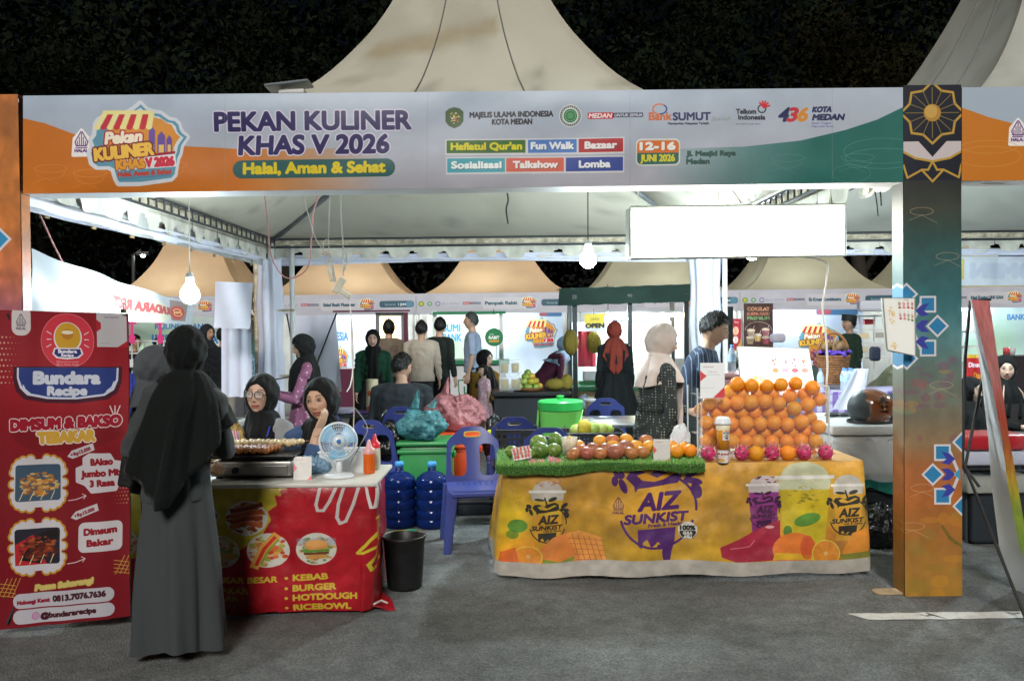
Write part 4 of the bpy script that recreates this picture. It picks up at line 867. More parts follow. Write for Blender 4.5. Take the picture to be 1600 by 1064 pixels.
chair(gx(800, 7.5), 7.35, 182, 'blue plastic chair behind the black crate, left of the green drink cooler')
chair(gx(858, 6.6), 6.6, 176, 'blue plastic chair right behind the green mangoes on the fruit table')
chair(gx(602, 7.3), 7.25, 160, 'blue plastic chair carrying the shiny black bag')
chair(gx(945, 9.0), 9.05, 175, 'blue plastic chair whose top edge shows behind the metal table')
chair(gx(498, 6.1), 5.98, 4, 'blue plastic chair under the woman resting her chin on her hand')
chair(gx(1520, 8.5), 8.6, 20, 'blue plastic chair low behind the dark folding table frame, right edge')
chair(gx(1592, 9.5), 9.6, -10, 'blue plastic chair behind the woman with the apron, right edge')

# ---- water gallons
mgal = mat('gallon_blue', (.008,.028,.17), .1, trans=.5, spec=.6, ior=1.3); mcap = mat('cap_blue', '4a98d8', .4)
def gallon(px, Y, label, rz=0.):
    t = thing('water_gallon', label, 'water bottle', 'big blue water bottles'); R0 = .128
    pr = [(.02,.0),(R0*.9,.0),(R0,.015)]
    for z in (.06,.13,.21,.29): pr += [(R0,z-.02),(R0*1.0,z),(R0*.945,z+.008),(R0*.945,z+.016),(R0,z+.024)]
    pr += [(R0,.35),(R0*.9,.385),(R0*.6,.415),(.034,.43),(.03,.44),(.03,.47)]
    MB().lathe(pr, n=40).build('bottle', mgal, t, smooth=True); MB().lathe([(.001,.462),(.034,.462),(.035,.497),(.03,.503),(.001,.503)], n=20, cap=False).build('cap', mcap, t, smooth=True)
    MB().lathe([(R0*.93,.004),(R0*.93,.09),(.001,.09)], n=32, cap=True).build('water', mat('water_blue', (.012,.05,.5), .1, trans=.2), t, smooth=True)
    t.location = (gx(px, Y), Y, 0); return t
gallon(621, 6.72, 'left of two blue water gallons in front of the green box'); gallon(672, 6.7, 'right of two blue water gallons in front of the green box')
# ---- bucket
t = thing('bucket', 'black bucket with a wire handle on the asphalt beside the red table', 'bucket'); mbk = mat('bucket_black', (.012,.013,.014), .45, var=.4, vscale=20)
MB().lathe([(.001,.004),(.098,.0),(.104,.02),(.122,.285),(.128,.292),(.132,.305),(.128,.315),(.121,.308),(.112,.22),(.096,.02),(.001,.016)], n=40, cap=False).build('body', mbk, t, smooth=True)
hp = [V(.128*math.cos(a), -.128*math.sin(a)*.98, .31+.0*math.sin(a)) for a in [PI*k/24-PI for k in range(25)]]; MB().tube(hp, .0035, 6).build('handle', mat('wire_brass', 'a88f4c', .5, metal=.6), t, smooth=True)
MB().tube(hp[12:17], .007, 8).build('grip', mat('grip_green', '2a8a6a', .5), t); t.location = (gx(627, 5.14), 5.14, 0)
# ---- green storage box with the tied bag; orange box
mgb = mat('green_box', '2b7f43', .4, var=.08); mor = mat('orange_box', 'd0481e', .45)
def crate(cx, cy, z0, sx, sy, sz, m, ml, label, name='storage_box', rz=0.):
    t = thing(name, label, 'box', None, (cx, cy, z0), R(rz)); MB().rbox((0,0,sz/2-.02), (sx,sy,sz-.04), .03).build('body', m, t, auto=40)
    b = MB(); b.rbox((0,0,sz-.02), (sx+.05,sy+.05,.04), .02); b.rbox((0,0,sz-.085), (sx+.03,sy+.03,.035), .012); b.build('lid', ml, t, auto=40)
    for s in (-1, 1): MB().rbox((s*(sx/2+.012),0,sz-.13), (.03,.12,.05), .01).build('handle', m, t)
    return t
crate(gx(664, 7.15), 7.2, 0, .42, .4, .62, mgb, mgb, 'green plastic box behind the water gallons, carrying a tied bag')
crate(gx(716, 7.7), 7.75, 0, .34, .4, .58, mor, mor, 'orange red box behind the empty blue chair')
crate(gx(736, 6.9), 7.2, 0, .3, .3, .2, mat('dark_box', '20262c', .5), mat('dark_box'), 'low dark box under the empty blue chair')
# ---- bags
def bag(name, cx, cy, z0, sx, sy, sz, m, label, ears=0, seed=1, cat='bag', knot=True):
    b = MB(); N, M = 90, 50; vs = []
    for j in range(M+1):
        th = PI*j/M
        for i in range(N):
            a = 2*PI*i/N; rr = max(0, math.sin(th))**.7; top = max(0, -math.cos(th)*-1)
            x, y, z = rr*math.cos(a), rr*math.sin(a), -math.cos(th)
            w = noise.noise(V(x*1.6+seed, y*1.6, z*1.6))*.26-abs(noise.noise(V(math.cos(a)*5+seed, math.sin(a)*5, z*1.6)))*.30*(.4+.6*max(0,z+.5))-abs(noise.noise(V(x*5, y*5, z*4+seed)))*.16+.1
            k = 1+w-(.28*max(0, z-.3) if knot else 0)
            vs.append(V(cx+x*k*sx/2, cy+y*k*sy/2, z0+max(0, (z*k+.92)*sz/2)))
    b.add(vs, [(j*N+i, j*N+(i+1) % N, (j+1)*N+(i+1) % N, (j+1)*N+i) for j in range(M) for i in range(N)])
    t = thing(name, label, cat); b.build('body', m, t, smooth=True)
    for e in range(ears):
        s = 1 if e else -1; o = V(cx+s*sx*.18, cy, z0+sz*.93); w = .05
        MB().grid(6, 10, lambda u, v: o+V(s*(-.0+.06*v)+(u-.5)*w*(1.6-1.3*v), -.0+.03*math.sin(u*6+v*4), .15*v*(1.0 if e == 0 else .55))+V(.10*v if e == 0 else .0, 0, 0)).build('ear', m, t, smooth=True)
    settle(t); return t
mbag1 = mat('bag_teal', (.08,.27,.30), .22, bump=1.6, bscale=26, alpha=.93, spec=.7, var=.3, vscale=9, translucent=.3); mbag2 = mat('bag_pink', (.42,.16,.17), .35, bump=1.6, bscale=20, var=.15, vscale=6, translucent=.25); mbag3 = mat('bag_black', (.01,.011,.012), .25, bump=.7, bscale=12, spec=.7)
bag('plastic_bag', gx(655, 6.95), 7.08, .63, .36, .3, .27, mbag1, 'blue green tied plastic bag on the green box', 2, 2)
bag('plastic_bag', gx(708, 8.0), 8.1, .55, .52, .42, .40, mbag2, 'big dusty pink plastic bag on the orange box behind the empty chair', 1, 5)
crate(gx(706, 8.3), 8.25, 0, .5, .4, .55, mor, mor, 'orange crate hidden under the big pink bag')
bag('black_bag', gx(602, 7.2), 7.2, .44, .34, .26, .34, mbag3, 'shiny black bag with a strap on a blue chair', 0, 7)
MB().tube([P(592, 668, 7.1), P(598, 650, 7.08), P(604, 640, 7.1)], .012, 6).build('bag_strap', mbag3, None, smooth=True); o = bpy.data.objects['bag_strap']; tag(o, 'stiff black strap sticking up left of the shiny black bag', 'strap'); settle(o)
bag('backpack', gx(777, 8.0), 8.0, .28, .26, .2, .5, mbag3, 'black backpack with a yellow patch left of the crate chair', 0, 9)
MB().rbox(P(766, 676, 7.88), (.05,.012,.05), .01).build('yellow_patch', mat('patch_yellow', 'd8d82c', .5)); o = bpy.data.objects['yellow_patch']; tag(o, 'bright yellow strap patch beside the black backpack', 'patch'); settle(o)
# ---- green drink cooler drum
t = thing('drink_cooler', 'round lime green drink cooler with a darker green lid behind the fruit table', 'drink cooler'); z = P(876, 690, 7.4).z
mg1 = mat('lime_plastic', '74c860', .35, var=.05); mg2 = mat('lid_green', '2fae50', .35); MB().lathe([(.001,0),(.15,0),(.155,.02),(.178,.5),(.18,.51),(.001,.51)], n=40, cap=False).build('body', mg1, t, smooth=False, auto=40)
MB().lathe([(.182,.47),(.19,.475),(.192,.54),(.18,.552),(.05,.556),(.001,.556)], n=40, cap=False).build('lid', mg2, t, auto=40); MB().lathe([(.03,.55),(.026,.575),(.036,.59),(.001,.592)], n=16, cap=False).build('knob', mg2, t, smooth=True)
MB().tube([V(-.185,0,.47), V(-.2,-.05,.3), V(-.05,-.19,.12), V(.13,-.16,.28), V(.185,-.02,.47)], .01, 6).build('handle', mg1, t, smooth=True)
p = P(876, 690, 7.35); t.location = (p.x, 7.35, .36)
crate(p.x, 7.35, 0, .42, .4, .36, mat('dark_box'), mat('dark_box'), 'dark box standing under the green drink cooler')
# ---- metal table and crates behind the fruit table
mst = mat('stainless', (.55,.57,.58), .28, metal=.9, var=.05); a = P(895, 662, 7.8); b2 = P(992, 662, 7.8)
t = thing('metal_table', 'stainless steel table behind the woman in the polka dot dress', 'table'); MB().rbox(((a.x+b2.x)/2+.08, 8.15, a.z-.02), (b2.x-a.x+.2, .7, .03), .01).build('tabletop', mst, t)
for sx in (a.x+.03, b2.x+.12):
    for y in (7.85, 8.45): MB().tube([(sx,y,0),(sx,y,a.z-.03)], .018, 8).build('leg', mst, t)
settle(t)
mck = mat('crate_black', (.014,.015,.016), .5)
def basket(cx, cy, z0, sx, sy, sz, label, m=mck):
    t = thing('plastic_crate', label, 'crate', None, (cx, cy, z0)); b = MB(); th = .008
    for s in (-1, 1):
        for k in range(5): b.box((0, s*sy/2, .02+k*(sz-.03)/4), (sx, th, .018 if k not in (0, 4) else .035))
        for k in range(5): b.box((s*sx/2, 0, .02+k*(sz-.03)/4), (th, sy, .018 if k not in (0, 4) else .035))
        for k in range(9): b.box((-sx/2+sx*k/8, s*(sy/2-.004), sz/2), (.014, th, sz-.02))
        for k in range(7): b.box((s*(sx/2-.004), -sy/2+sy*k/6, sz/2), (th, .014, sz-.02))
    b.box((0,0,.008), (sx-.01,sy-.01,.01)); b.build('lattice', m, t)
    b = MB(); b.tube([(-sx/2,-sy/2,sz),(sx/2,-sy/2,sz),(sx/2,sy/2,sz),(-sx/2,sy/2,sz),(-sx/2,-sy/2,sz)], .01, 6); b.build('rim', m, t); return t
crate(gx(925, 6.9), 6.95, 0, .5, .36, .5, mat('dark_box'), mat('dark_box'), 'dark box holding up the mango crate'); basket(gx(923, 6.9), 6.9, .5, .48, .34, .2, 'black lattice crate with pale mangoes behind the fruit table')
basket(gx(806, 7.0), 6.98, .46, .33, .3, .26, 'black lattice crate standing before the blue chair, left of the cooler'); crate(gx(806, 7.0), 6.98, 0, .36, .32, .46, mat('dark_box'), mat('dark_box'), 'dark box holding up the left lattice crate')
# ---- awning cart
t = thing('food_cart', 'food cart with dark green awning and glass sides, lit inside', 'food cart'); maw = mat('awning_green', '2c4640', .75, var=.15, bump=.2, bscale=6); mfr = mat('cart_frame', (.03,.035,.04), .45)
z = P(985, 480, 11.5)
q = [P(872, 478, 11.3), P(1086, 471, 11.3), P(1080, 444, 11.75), P(874, 451, 11.75)]; MB().grid(20, 4, lambda u, v: q[0].lerp(q[1], u).lerp(q[3].lerp(q[2], u), v)+V(0, .02*math.sin(u*25)*(1-v), .006*math.sin(u*40))).build('awning', maw, t, smooth=True)
MB().add([q[3], q[2], q[2]+V(0,1,0.02), q[3]+V(0,1,.02)], [(0,1,2,3)]).build('awning_top', maw, t)
for px, Y in ((898, 11.5), (984, 11.5), (1072, 11.5), (898, 12.5), (1072, 12.5)): x = P(px if Y < 12 else px, 500, 11.5).x; MB().box((x, Y, .98), (.06,.06,1.93)).build('upright', mfr, t)
x0, x1 = P(895, 500, 11.5).x, P(1075, 500, 11.5).x; zc = P(930, 606, 11.5).z
MB().box(((x0+x1)/2, 12, zc-.02), (x1-x0, 1.0, .04)).build('counter_top', mat('counter_green', '2c7a4a', .5), t); MB().box(((x0+x1)/2, 12, (zc-.04)/2+.1), (x1-x0-.08, .9, zc-.24)).build('cabinet', mat('cabinet_wood', '9a8660', .7, var=.2, vscale=9), t)
for s in (-.7, .7): MB().lathe([(.001,-.03),(.13,-.03),(.13,.03),(.001,.03)], ((x0+x1)/2+s, 11.53, .13), 20, Matrix.Rotation(R(90), 3, 'X'), cap=False).build('wheel', mwire_k, t)
MB().box(((x0+x1)/2, 12.45, zc+.45), (x1-x0-.1, .02, .85)).build('back_panel', mat('panel_pale', 'c8d0d4', .5), t); settle(t)
tl = P(1030, 492, 12.0); tb = thing('tube_lamp', 'warm tube lamp under the awning of the green cart', 'lamp'); MB().tube([tl+V(-.32,0,0), tl+V(.32,0,0)], .022, 8).build('tube', glow('tube_warm', (1,.86,.6), 60), tb); MB().box(tl+V(0,0,.04), (.72,.05,.03)).build('housing', mpost, tb); settle(tb)
bulb(950, 500, 11.9, 2.1, .055, 400, 'small glaring bulb in the awning cart above the red hijab')
c = Canvas(70, 60, 'd8c84a', 5); c.rect(0, 30, 70, 60, 'dce4ee'); c.ell(35, 26, 33, 24, 'd8c84a'); c.text('GERD', 35, 22, 8, '6a6430', width=30); c.text('OPEN', 35, 48, 14, '26282c', bold=1.6, width=60)
o = MB().grid(1, 1, lambda u, v: P(913, 518, 11.45).lerp(P(946, 517, 11.45), u).lerp(P(913, 491, 11.45).lerp(P(946, 490, 11.45), u), v)).build('open_sign', pmat('open_print', c, emit=.15), None); tag(o, 'yellow cloud shaped sign reading OPEN on the cart glass', 'sign'); settle(o)
mjk = mat('jackfruit', '8a7a30', .8, bump=.9, bscale=60, var=.2)
def fruit(name, p, r, m, label, cat, group=None, rot=None, n=14, kids=None):
    o = MB().ball((0,0,0), r, n, rot).build(name, m, None, smooth=True); o.location = p; tag(o, label, cat, group); return o
for px, py, Y, r, lab in ((892,535,11.3,(.10,.10,.17),'left of the two big jackfruits hanging at the cart'), (928,535,11.6,(.10,.10,.15),'right of the two big jackfruits hanging at the cart')):
    p = P(px, py, Y); fruit('jackfruit', p, r, mjk, lab, 'jackfruit', 'jackfruits at the cart'); cord([p+V(0,0,r[2]-.005), p+V(0,0,.45)], .004, mwire_k, 'string holding '+lab.replace('hanging ', '')[:60])
for nm, px, py, w_, h_, col, lab in (('red_poster', 917, 545, 28, 60, 'a8283c', 'red menu poster inside the awning cart'),): sheet(nm, px-14, px+14, py-28, py+28, 11.9, mat('poster_'+col, col, .5), lab, 'poster')
t = thing('box_stack', 'white and red food boxes with a green tray on the cart counter', 'box'); p = P(925, 590, 11.7); MB().rbox(p+V(0,0,.03), (.24,.2,.14), .02).build('white_box', mplw, t); MB().rbox(p+V(.23,0,.03), (.14,.2,.18), .04).build('red_box', mat('box_red', 'c8304a', .4), t); MB().rbox(p+V(.08,0,-.07), (.5,.3,.05), .01).build('tray', mgb, t); settle(t)
t = thing('paint_tub', 'white tub with a grey cloth over its rim, below the cart', 'tub'); p = P(927, 632, 11.0); MB().lathe([(.001,-.12),(.12,-.12),(.14,.06),(.15,.07),(.145,.085),(.001,.08)], p, 24, cap=False).build('body', mat('tub_tan', 'a8947c', .6), t, auto=40); MB().lathe([(.142,.05),(.152,.055),(.15,.09),(.13,.09)], p, 24, cap=False).build('rim', mplw, t, smooth=True); t2 = bag('grey_cloth', p.x-.13, p.y-.02, p.z-.05, .14, .14, .2, mat('cloth_grey', '8a94a4', .8, bump=.4, bscale=20), 'grey blue cloth hanging over the tub below the cart', 0, 3, 'cloth'); settle(t)
MB().rbox((p.x, p.y, (p.z-.12)/2), (.5,.4,p.z-.12), .01).build('low_stand', mfr); o = bpy.data.objects['low_stand']; tag(o, 'dark low stand carrying the tub below the cart', 'stand'); settle(o)
# ---- fruit counter left of the cart
t = thing('fruit_counter', 'black counter carrying mangoes, jackfruit and a juice dispenser', 'counter'); z = P(825, 612, 10.6).z; xa, xb_ = P(768, 612, 10.6).x, P(893, 612, 10.6).x
MB().rbox(((xa+xb_)/2, 10.95, z-.03), (xb_-xa, .75, .05), .01).build('counter_top', mat('counter_black', (.02,.02,.022), .4), t); MB().box(((xa+xb_)/2, 10.98, (z-.06)/2), (xb_-xa-.06, .65, z-.06)).build('body', mfr, t); settle(t)
MB().lathe([(.001,0),(.17,0),(.2,.04),(.19,.045),(.001,.02)], n=28, cap=False).build('fruit_basket', mat('basket_brown', '7a5030', .7), None, smooth=True); o = bpy.data.objects['fruit_basket']; fb = P(825, 610, 10.8); o.location = (fb.x, 10.85, z-.004); tag(o, 'flat woven tray heaped with mangoes on the black counter', 'basket')
mmg = [mat('mango_%d' % k, c_, .4, var=.25, vscale=9) for k, c_ in enumerate(('b8a838', '8aa048', 'c8a040', '9cab58'))]; g = random.Random(5); k = 0
for ly, (n, rr, zz) in enumerate(((8,.14,.05),(6,.09,.115),(3,.045,.175),(1,0,.22))):
    for i in range(n):
        a = 2*PI*i/n+ly; k += 1; side = ('front' if math.sin(a) < -.4 else 'back' if math.sin(a) > .4 else 'side'); lab = 'mango in the '+('bottom', 'second', 'third', 'topmost')[ly]+' layer of the tray heap, '+side+('' if ly == 3 else ', '+['first','second','third','fourth','fifth','sixth','seventh','eighth'][i]+' going round')
        fruit('mango', (fb.x+rr*math.cos(a), 10.85+rr*math.sin(a), z+zz), (.058,.045,.042), mmg[g.randrange(4)], lab, 'mango', 'mangoes heaped on the flat tray', Matrix.Rotation(g.uniform(0,3), 3, 'Z'), 10)
for px, lab, r in ((868, 'left jackfruit lying on the black counter', (.13,.09,.075)), (886, 'right jackfruit leaning on the counter box', (.08,.07,.1))): p = P(px, 600, 10.8); fruit('jackfruit', (p.x, 10.85, z+r[2]-.004), r, mjk, lab, 'jackfruit', 'jackfruits at the cart')
t = thing('juice_dispenser', 'clear two tier box of yellow juice cups on the black counter', 'juice dispenser'); p = P(797, 606, 10.7); mac = mat('clear_acrylic', (.9,.95,.97), .08, alpha=.28, spec=.7)
for k in range(2): MB().rbox((p.x, 10.75, z+.1+k*.2), (.27,.2,.18), .02).build('tier', mac, t)
for k in range(4): MB().lathe([(.001,0),(.042,0),(.048,.11),(.001,.11)], (p.x-.065+.13*(k % 2), 10.75, z+.03+.2*(k//2)), 14, cap=False).build('juice_cup', mat('juice_yellow', 'c8a428', .35), t, smooth=True)
settle(t)
# ---- crate mangoes
for i, (px, py, c_) in enumerate(((913, 668, 0), (926, 672, 1), (938, 671, 3), (946, 673, 1), (903, 673, 3))): fruit('mango', P(px, py, 6.85+.03*i), (.055,.045,.07), mmg[c_], ('tallest, middle left', 'small middle', 'right', 'rightmost', 'leftmost')[i]+' pale mango in the black crate', 'mango', None, Matrix.Rotation(R(25*i), 3, 'Y'))
# ---- table with the seated man, tray, roll
t = thing('folding_table', 'dark table with trays where the man in the dark shirt sits', 'table'); z = P(560, 646, 9.6).z; xa, xb_ = P(500, 646, 9.6).x, P(640, 646, 9.6).x; MB().rbox(((xa+xb_)/2, 9.75, z-.02), (xb_-xa, .6, .03), .01).build('tabletop', mfr, t)
for x in (xa+.05, xb_-.05):
    for y in (9.5, 10.0): MB().tube([(x,y,0),(x,y,z-.03)], .015, 6).build('leg', mfr, t)
settle(t)
p = P(577, 612, 9.5); t = thing('paper_roll', 'tall cream roll with orange blotches standing on the dark table', 'roll'); MB().lathe([(.001,0),(.066,0),(.068,.01),(.068,.37),(.05,.375),(.001,.37)], (p.x, 9.7, z), 24, cap=False).build('roll_body', mat('roll_cream', 'd0c4a4', .6, var=.1), t, auto=40)
b = MB()
for k, (a, zz, r) in enumerate(((-1.9,.22,.03),(-1.2,.24,.02),(-1.0,.1,.04),(-.8,.05,.035),(-2,.05,.03))): b.lathe([(.001,.0705),(r*.7,.0702),(r,.069)], (p.x, 9.7, z+zz), 10, Matrix.Rotation(a+PI/2, 3, 'Z') @ Matrix.Rotation(R(90), 3, 'X'), cap=False)
tag(b.build('blotch_print', mat('blotch_orange', 'b85a34', .6), t), kind='stuff'); settle(t)
for px, col, lab, w, h_ in ((512, '9a96a0', 'pale plastic tub on the dark table, left end', .16, .09), (533, 'b8b4cc', 'lilac food box on the dark table', .22, .06), (562, '5a3a78', 'flat violet tray at the front edge of the dark table', .34, .02), (610, 'c4c8d8', 'white plastic pack behind the roll on the dark table', .14, .12)):
    p = P(px, 640, 9.5); o = MB().rbox((p.x, 9.62, z+h_/2+.003), (w,.2,h_), .01).build('food_tray', mat('tray_'+col, col, .5)); tag(o, lab, 'tray'); settle(o)
# green bag of drink beside the man
# ---- posters, curtain on the right
sheet('dark_curtain', 1119, 1146, 479, 567, 11.2, mat('curtain_dark', '28302e', .8, bump=.4, bscale=5), 'narrow dark green grey curtain beside the right rear post', 'curtain', wav=.03)
c = Canvas(60, 100, 'b0283c', 5); c.ell(26, 38, 18, 14, 'e8c0a0'); c.ell(26, 66, 16, 12, 'f0e0d8'); c.text('Menu', 30, 14, 8, 'f4e8e8'); c.poly([(30,100),(60,60),(60,100)], 'd8a83c'); sheet('red_poster', 1143, 1158, 498, 548, 12.2, pmat('red_menu_print', c), 'red menu card beside the dark curtain', 'poster')
c = Canvas(80, 122, '4a3430', 5); c.text('COKELAT', 40, 20, 9, 'c8906c', width=60, bold=.8); c.text('KURMA MADU', 40, 33, 8, 'b87a60', width=60, bold=.8); c.text('PREMIUM', 40, 45, 8, '7aa070', width=60, bold=.8)
c.ring(40, 75, 36, 24, 1.2, 'c8b8a8', .8, PI, 2*PI)
for (x, y, col) in ((20,82,'a89888'),(60,80,'b07078'),(38,95,'b8a068'),(60,102,'a04858'),(18,102,'9a8a70')): c.poly([(x-11,y-8),(x+11,y-8),(x+7,y+10),(x-7,y+10)], col); c.ell(x, y-8, 11, 4, 'd8c8b8'); c.line([(x+4,y-8),(x+9,y-20)], 1.2, 'e0d0d0')
c.grain(.3, 8, 3); sheet('brown_poster', 1162, 1208, 474, 543, 16.6, pmat('brown_print', c), 'brown drinks poster hung under the far fascia', 'poster', wav=.004)
# ---- white shelf rack and things in stall behind the man with the black cap
t = thing('shelf_rack', 'white open shelf rack with boxes behind the man in the black cap', 'shelf rack'); Y = 16.2; xa, xb_ = P(1342, 500, Y).x, P(1390, 500, Y).x; zt = P(1360, 492, Y).z; zb = P(1360, 560, Y).z
for x in (xa, xb_, (xa+xb_)/2): MB().box((x, Y, (zt+0)/2), (.03,.03,zt)).build('upright', mpost, t)
for k in range(4): MB().box(((xa+xb_)/2, Y+.1, zt-.02-k*.26), (xb_-xa, .25, .025)).build('shelf', mpost, t)
for k, (dx, dz, col) in enumerate(((.1,.05,'c8c0a0'),(.35,.06,'b8b0c8'),(.12,.31,'d8c8a0'),(.4,.32,'a8a8a0'),(.2,.57,'c04048'))): MB().rbox((xa+dx, Y+.08, zt-.5+dz-.2), (.16,.12,.1), .01).build('carton', mat('carton_'+col, col, .6), t)
settle(t)
for px, py, w, h_, col, lab, nm in ((1362, 478, .5, .2, 'ccd0dc', 'white sacks piled on top of the shelf rack', 'sack'), (1367, 553, .16, .26, '28344c', 'dark blue canister beside the shelf rack', 'canister'), (1215, 528, .26, .16, 'b4b0c0', 'pale machine on the counter behind the flower basket', 'machine')):
    p = P(px, py, 15.9); o = MB().rbox(p, (w,.2,h_), .05).build(nm, mat(nm+'_'+col, col, .6, bump=.3, bscale=9)); tag(o, lab, nm); settle(o)
# ---- pink rack with goods beyond the left opening
t = thing('wire_rack', 'white wire rack with small goods beyond the left opening', 'rack'); Y = 12.5; b = MB()
x0, x1 = P(196, 540, Y).x, P(276, 540, Y).x; z0, z1 = P(230, 590, Y).z, P(230, 533, Y).z
for k in range(9): b.tube([(x0+(x1-x0)*k/8, Y, 0.0 if k in (0, 8) else z0), (x0+(x1-x0)*k/8, Y, z1)], .012, 5)
for k in range(4): b.tube([(x0, Y, z0+(z1-z0)*k/3), (x1, Y, z0+(z1-z0)*k/3)], .012, 5)
b.build('wire_frame', mpost, t)
for k in range(5): MB().rbox((x0+.12+k*.15, Y-.07, z0+(z1-z0)*.4), (.11,.05,.12), .01).build('white_pack', mplw, t)
settle(t)
for px, lab in ((206, 'left of two pink hanging tags under yellow strips'), (250, 'right of two pink hanging tags under yellow strips')):
    t = thing('hanging_tag', lab, 'tag'); p = P(px, 515, 12.2); q = [(-.05,.1),(-.05,.07),(-.015,.07),(-.015,-.06),(-.035,-.09),(-.03,-.16),(.0,-.19),(.03,-.16),(.035,-.09),(.015,-.06),(.015,.07),(.05,.07),(.05,.1)]
    MB().prism([(a*1.3, b_*1.1) for a, b_ in q], p, (1,0,0), (0,0,1), (0,.008,0)).build('pink_tag', mat('hot_pink', 'e8408c', .5), t); MB().box(p+V(.02,0,.145), (.36,.006,.06)).build('yellow_strip', mat('strip_yellow', 'd8cc40', .5), t); settle(t)
sheet('blue_cloth', 198, 218, 583, 680, 5.9, mat('cloth_blue', '3a48a8', .7, var=.2, vscale=30), 'blue patterned cloth behind the customers at the left', 'cloth')
# ================================================================ RIGHT FOOD TABLE (oranges)
RT = .70
c = Canvas(900, 182, 'c9861c', 2.6, 620, 733)
xx = (np.arange(c.w)/c.u+620)[None, :]; yy = (np.arange(c.h)/c.u+733)[:, None]
c.vgrad([(0,'c99438'),(.5,'b98a2c'),(1,'b08c24')])
c.hmix(np.clip(1-np.abs(xx-790)/70, 0, 1)*np.clip((yy-745)/60, 0, 1)*np.ones_like(xx*yy), 'c8a820'); c.hmix(np.clip(1-np.hypot((xx-840)/110, (yy-890)/60), 0, 1)*.9, 'd8702a')
c.hmix(np.clip(1-np.abs(xx-1245)/75, 0, 1)*np.clip(1-np.abs(yy-800)/70, 0, 1), 'c0a41c'); c.hmix(np.clip(1-np.hypot((xx-1270)/110, (yy-880)/55), 0, 1), 'd8762c')
c.grain(.3, 16, 8)
def aiz(c, x, y, s, col, alt=None):
    # round fruit drip emblem with its two lines of lettering
    def q(p): return [(x+a*s, y+b*s) for a, b in p]
    c.ring(x, y+6*s, 54*s, 54*s, 3.4*s, col, 1, .25, 2.9); c.ring(x+2*s, y-2*s, 56*s, 50*s, 3.4*s, col, 1, -1.0, .1)
    c.poly(q([(-46,-46),(-40,-56),(-26,-58),(-10,-52),(6,-60),(22,-64),(34,-58),(36,-46),(30,-38),(-10,-32),(-28,-30),(-32,-24),(-34,-34)]), col)
    c.poly(q([(-30,-50),(-16,-54),(0,-46),(20,-56),(30,-54),(10,-44),(-4,-40),(-22,-42)]), alt or 'c98a1e')
    c.line(q([(-2,-58),(-8,-78)]), 5*s, col); c.ell(x-24*s, y-72*s, 16*s, 4*s, col, rot=.1); c.ell(x+16*s, y-74*s, 14*s, 6*s, col, rot=-.35)
    for a, b, rx, ry, ro in ((-56,-52,9,6,.5),(-50,-34,5,12,-.4),(-62,-42,5,8,0),(52,-54,12,6,-.6),(56,-40,11,5,.2),(58,-26,8,12,-.3),(46,-42,7,5,0)): c.ell(x+a*s, y+b*s, rx*s, ry*s, col, rot=ro)
    c.text('AIZ', x+2*s, y+2*s, 25*s, col, width=58*s, bold=1.7*s, shear=.22, rot=-.06); c.text('SUNKIST', x-2*s, y+21*s, 13*s, col, width=92*s, bold=1.1*s, shear=.22, rot=-.06)
    c.text('Fresh & Healthy', x+16*s, y+27*s, 5*s, col, width=56*s, bold=.3*s, rot=-.05)
    c.poly(q([(-28,32),(28,29),(26,52),(22,66),(20,82),(12,84),(9,72),(8,56),(2,50),(-4,56),(-8,58),(-14,46),(-20,50),(-22,60),(-27,56)]), col); c.ell(x+5*s, y+58*s, 4*s, 4*s, col)
def cup(c, x, y0, y1, w, topc, c1, c2, logo=None, drk='2c2a20'):
    h = y1-y0
    c.poly([(x-w*.44,y0+h*.25),(x+w*.44,y0+h*.25),(x+w*.34,y1),(x-w*.34,y1)], c1); c.poly([(x-w*.42,y0+h*.5),(x+w*.42,y0+h*.5),(x+w*.34,y1),(x-w*.34,y1)], c2, .6)
    c.ell(x, y0+h*.14, w*.42, h*.15, topc); c.poly([(x-w*.48,y0+h*.14),(x+w*.48,y0+h*.14),(x+w*.44,y0+h*.28),(x-w*.44,y0+h*.28)], topc); c.rect(x-w*.53, y0+h*.13, x+w*.53, y0+h*.17, 'd8d4cc', 1)
    if logo: aiz(c, x, y0+h*.62, logo, drk, c1)
def orange_print(c, x, y, rx, ry): c.ell(x, y, rx, ry, 'cfc04a'); c.ell(x, y, rx*.92, ry*.92, 'd8862a'); c.ell(x, y, 3, 3, 'e0c890'); [c.line([(x, y), (x+rx*.85*math.cos(k), y+ry*.85*math.sin(k))], .6, 'd8a050') for k in np.arange(0, 6.28, .7)]
cup(c, 850, 760, 868, 56, 'b4aca0', 'c8a028', 'cc8a24', .52)
c.food(853, 762, 22, 7, ['a86048','c09888','98685c'], 24, 2, .3); c.ell(803, 832, 16, 11, '5c8a30'); c.ell(795, 846, 10, 8, '4a7a2a', .7)
c.poly([(885,842),(930,850),(945,890),(880,892),(850,888),(838,868),(860,850)], 'd8803a'); c.poly([(880,845),(900,840),(935,852),(944,892),(905,890)], 'd89040')
for k in range(5): c.line([(890+k*9,846+k*2),(902+k*9,892)], 1.2, 'b05a30'); c.line([(884+k*3,852+k*9),(940,858+k*8)], 1.2, 'b86838')
c.poly([(842,884),(870,890),(895,882),(890,892),(845,895)], '7a8a34'); orange_print(c, 820, 882, 23, 17); c.poly([(772,900),(776,876),(800,868),(806,900)], 'c8402c', .6)
aiz(c, 1024, 806, 1.08, '4a2060')
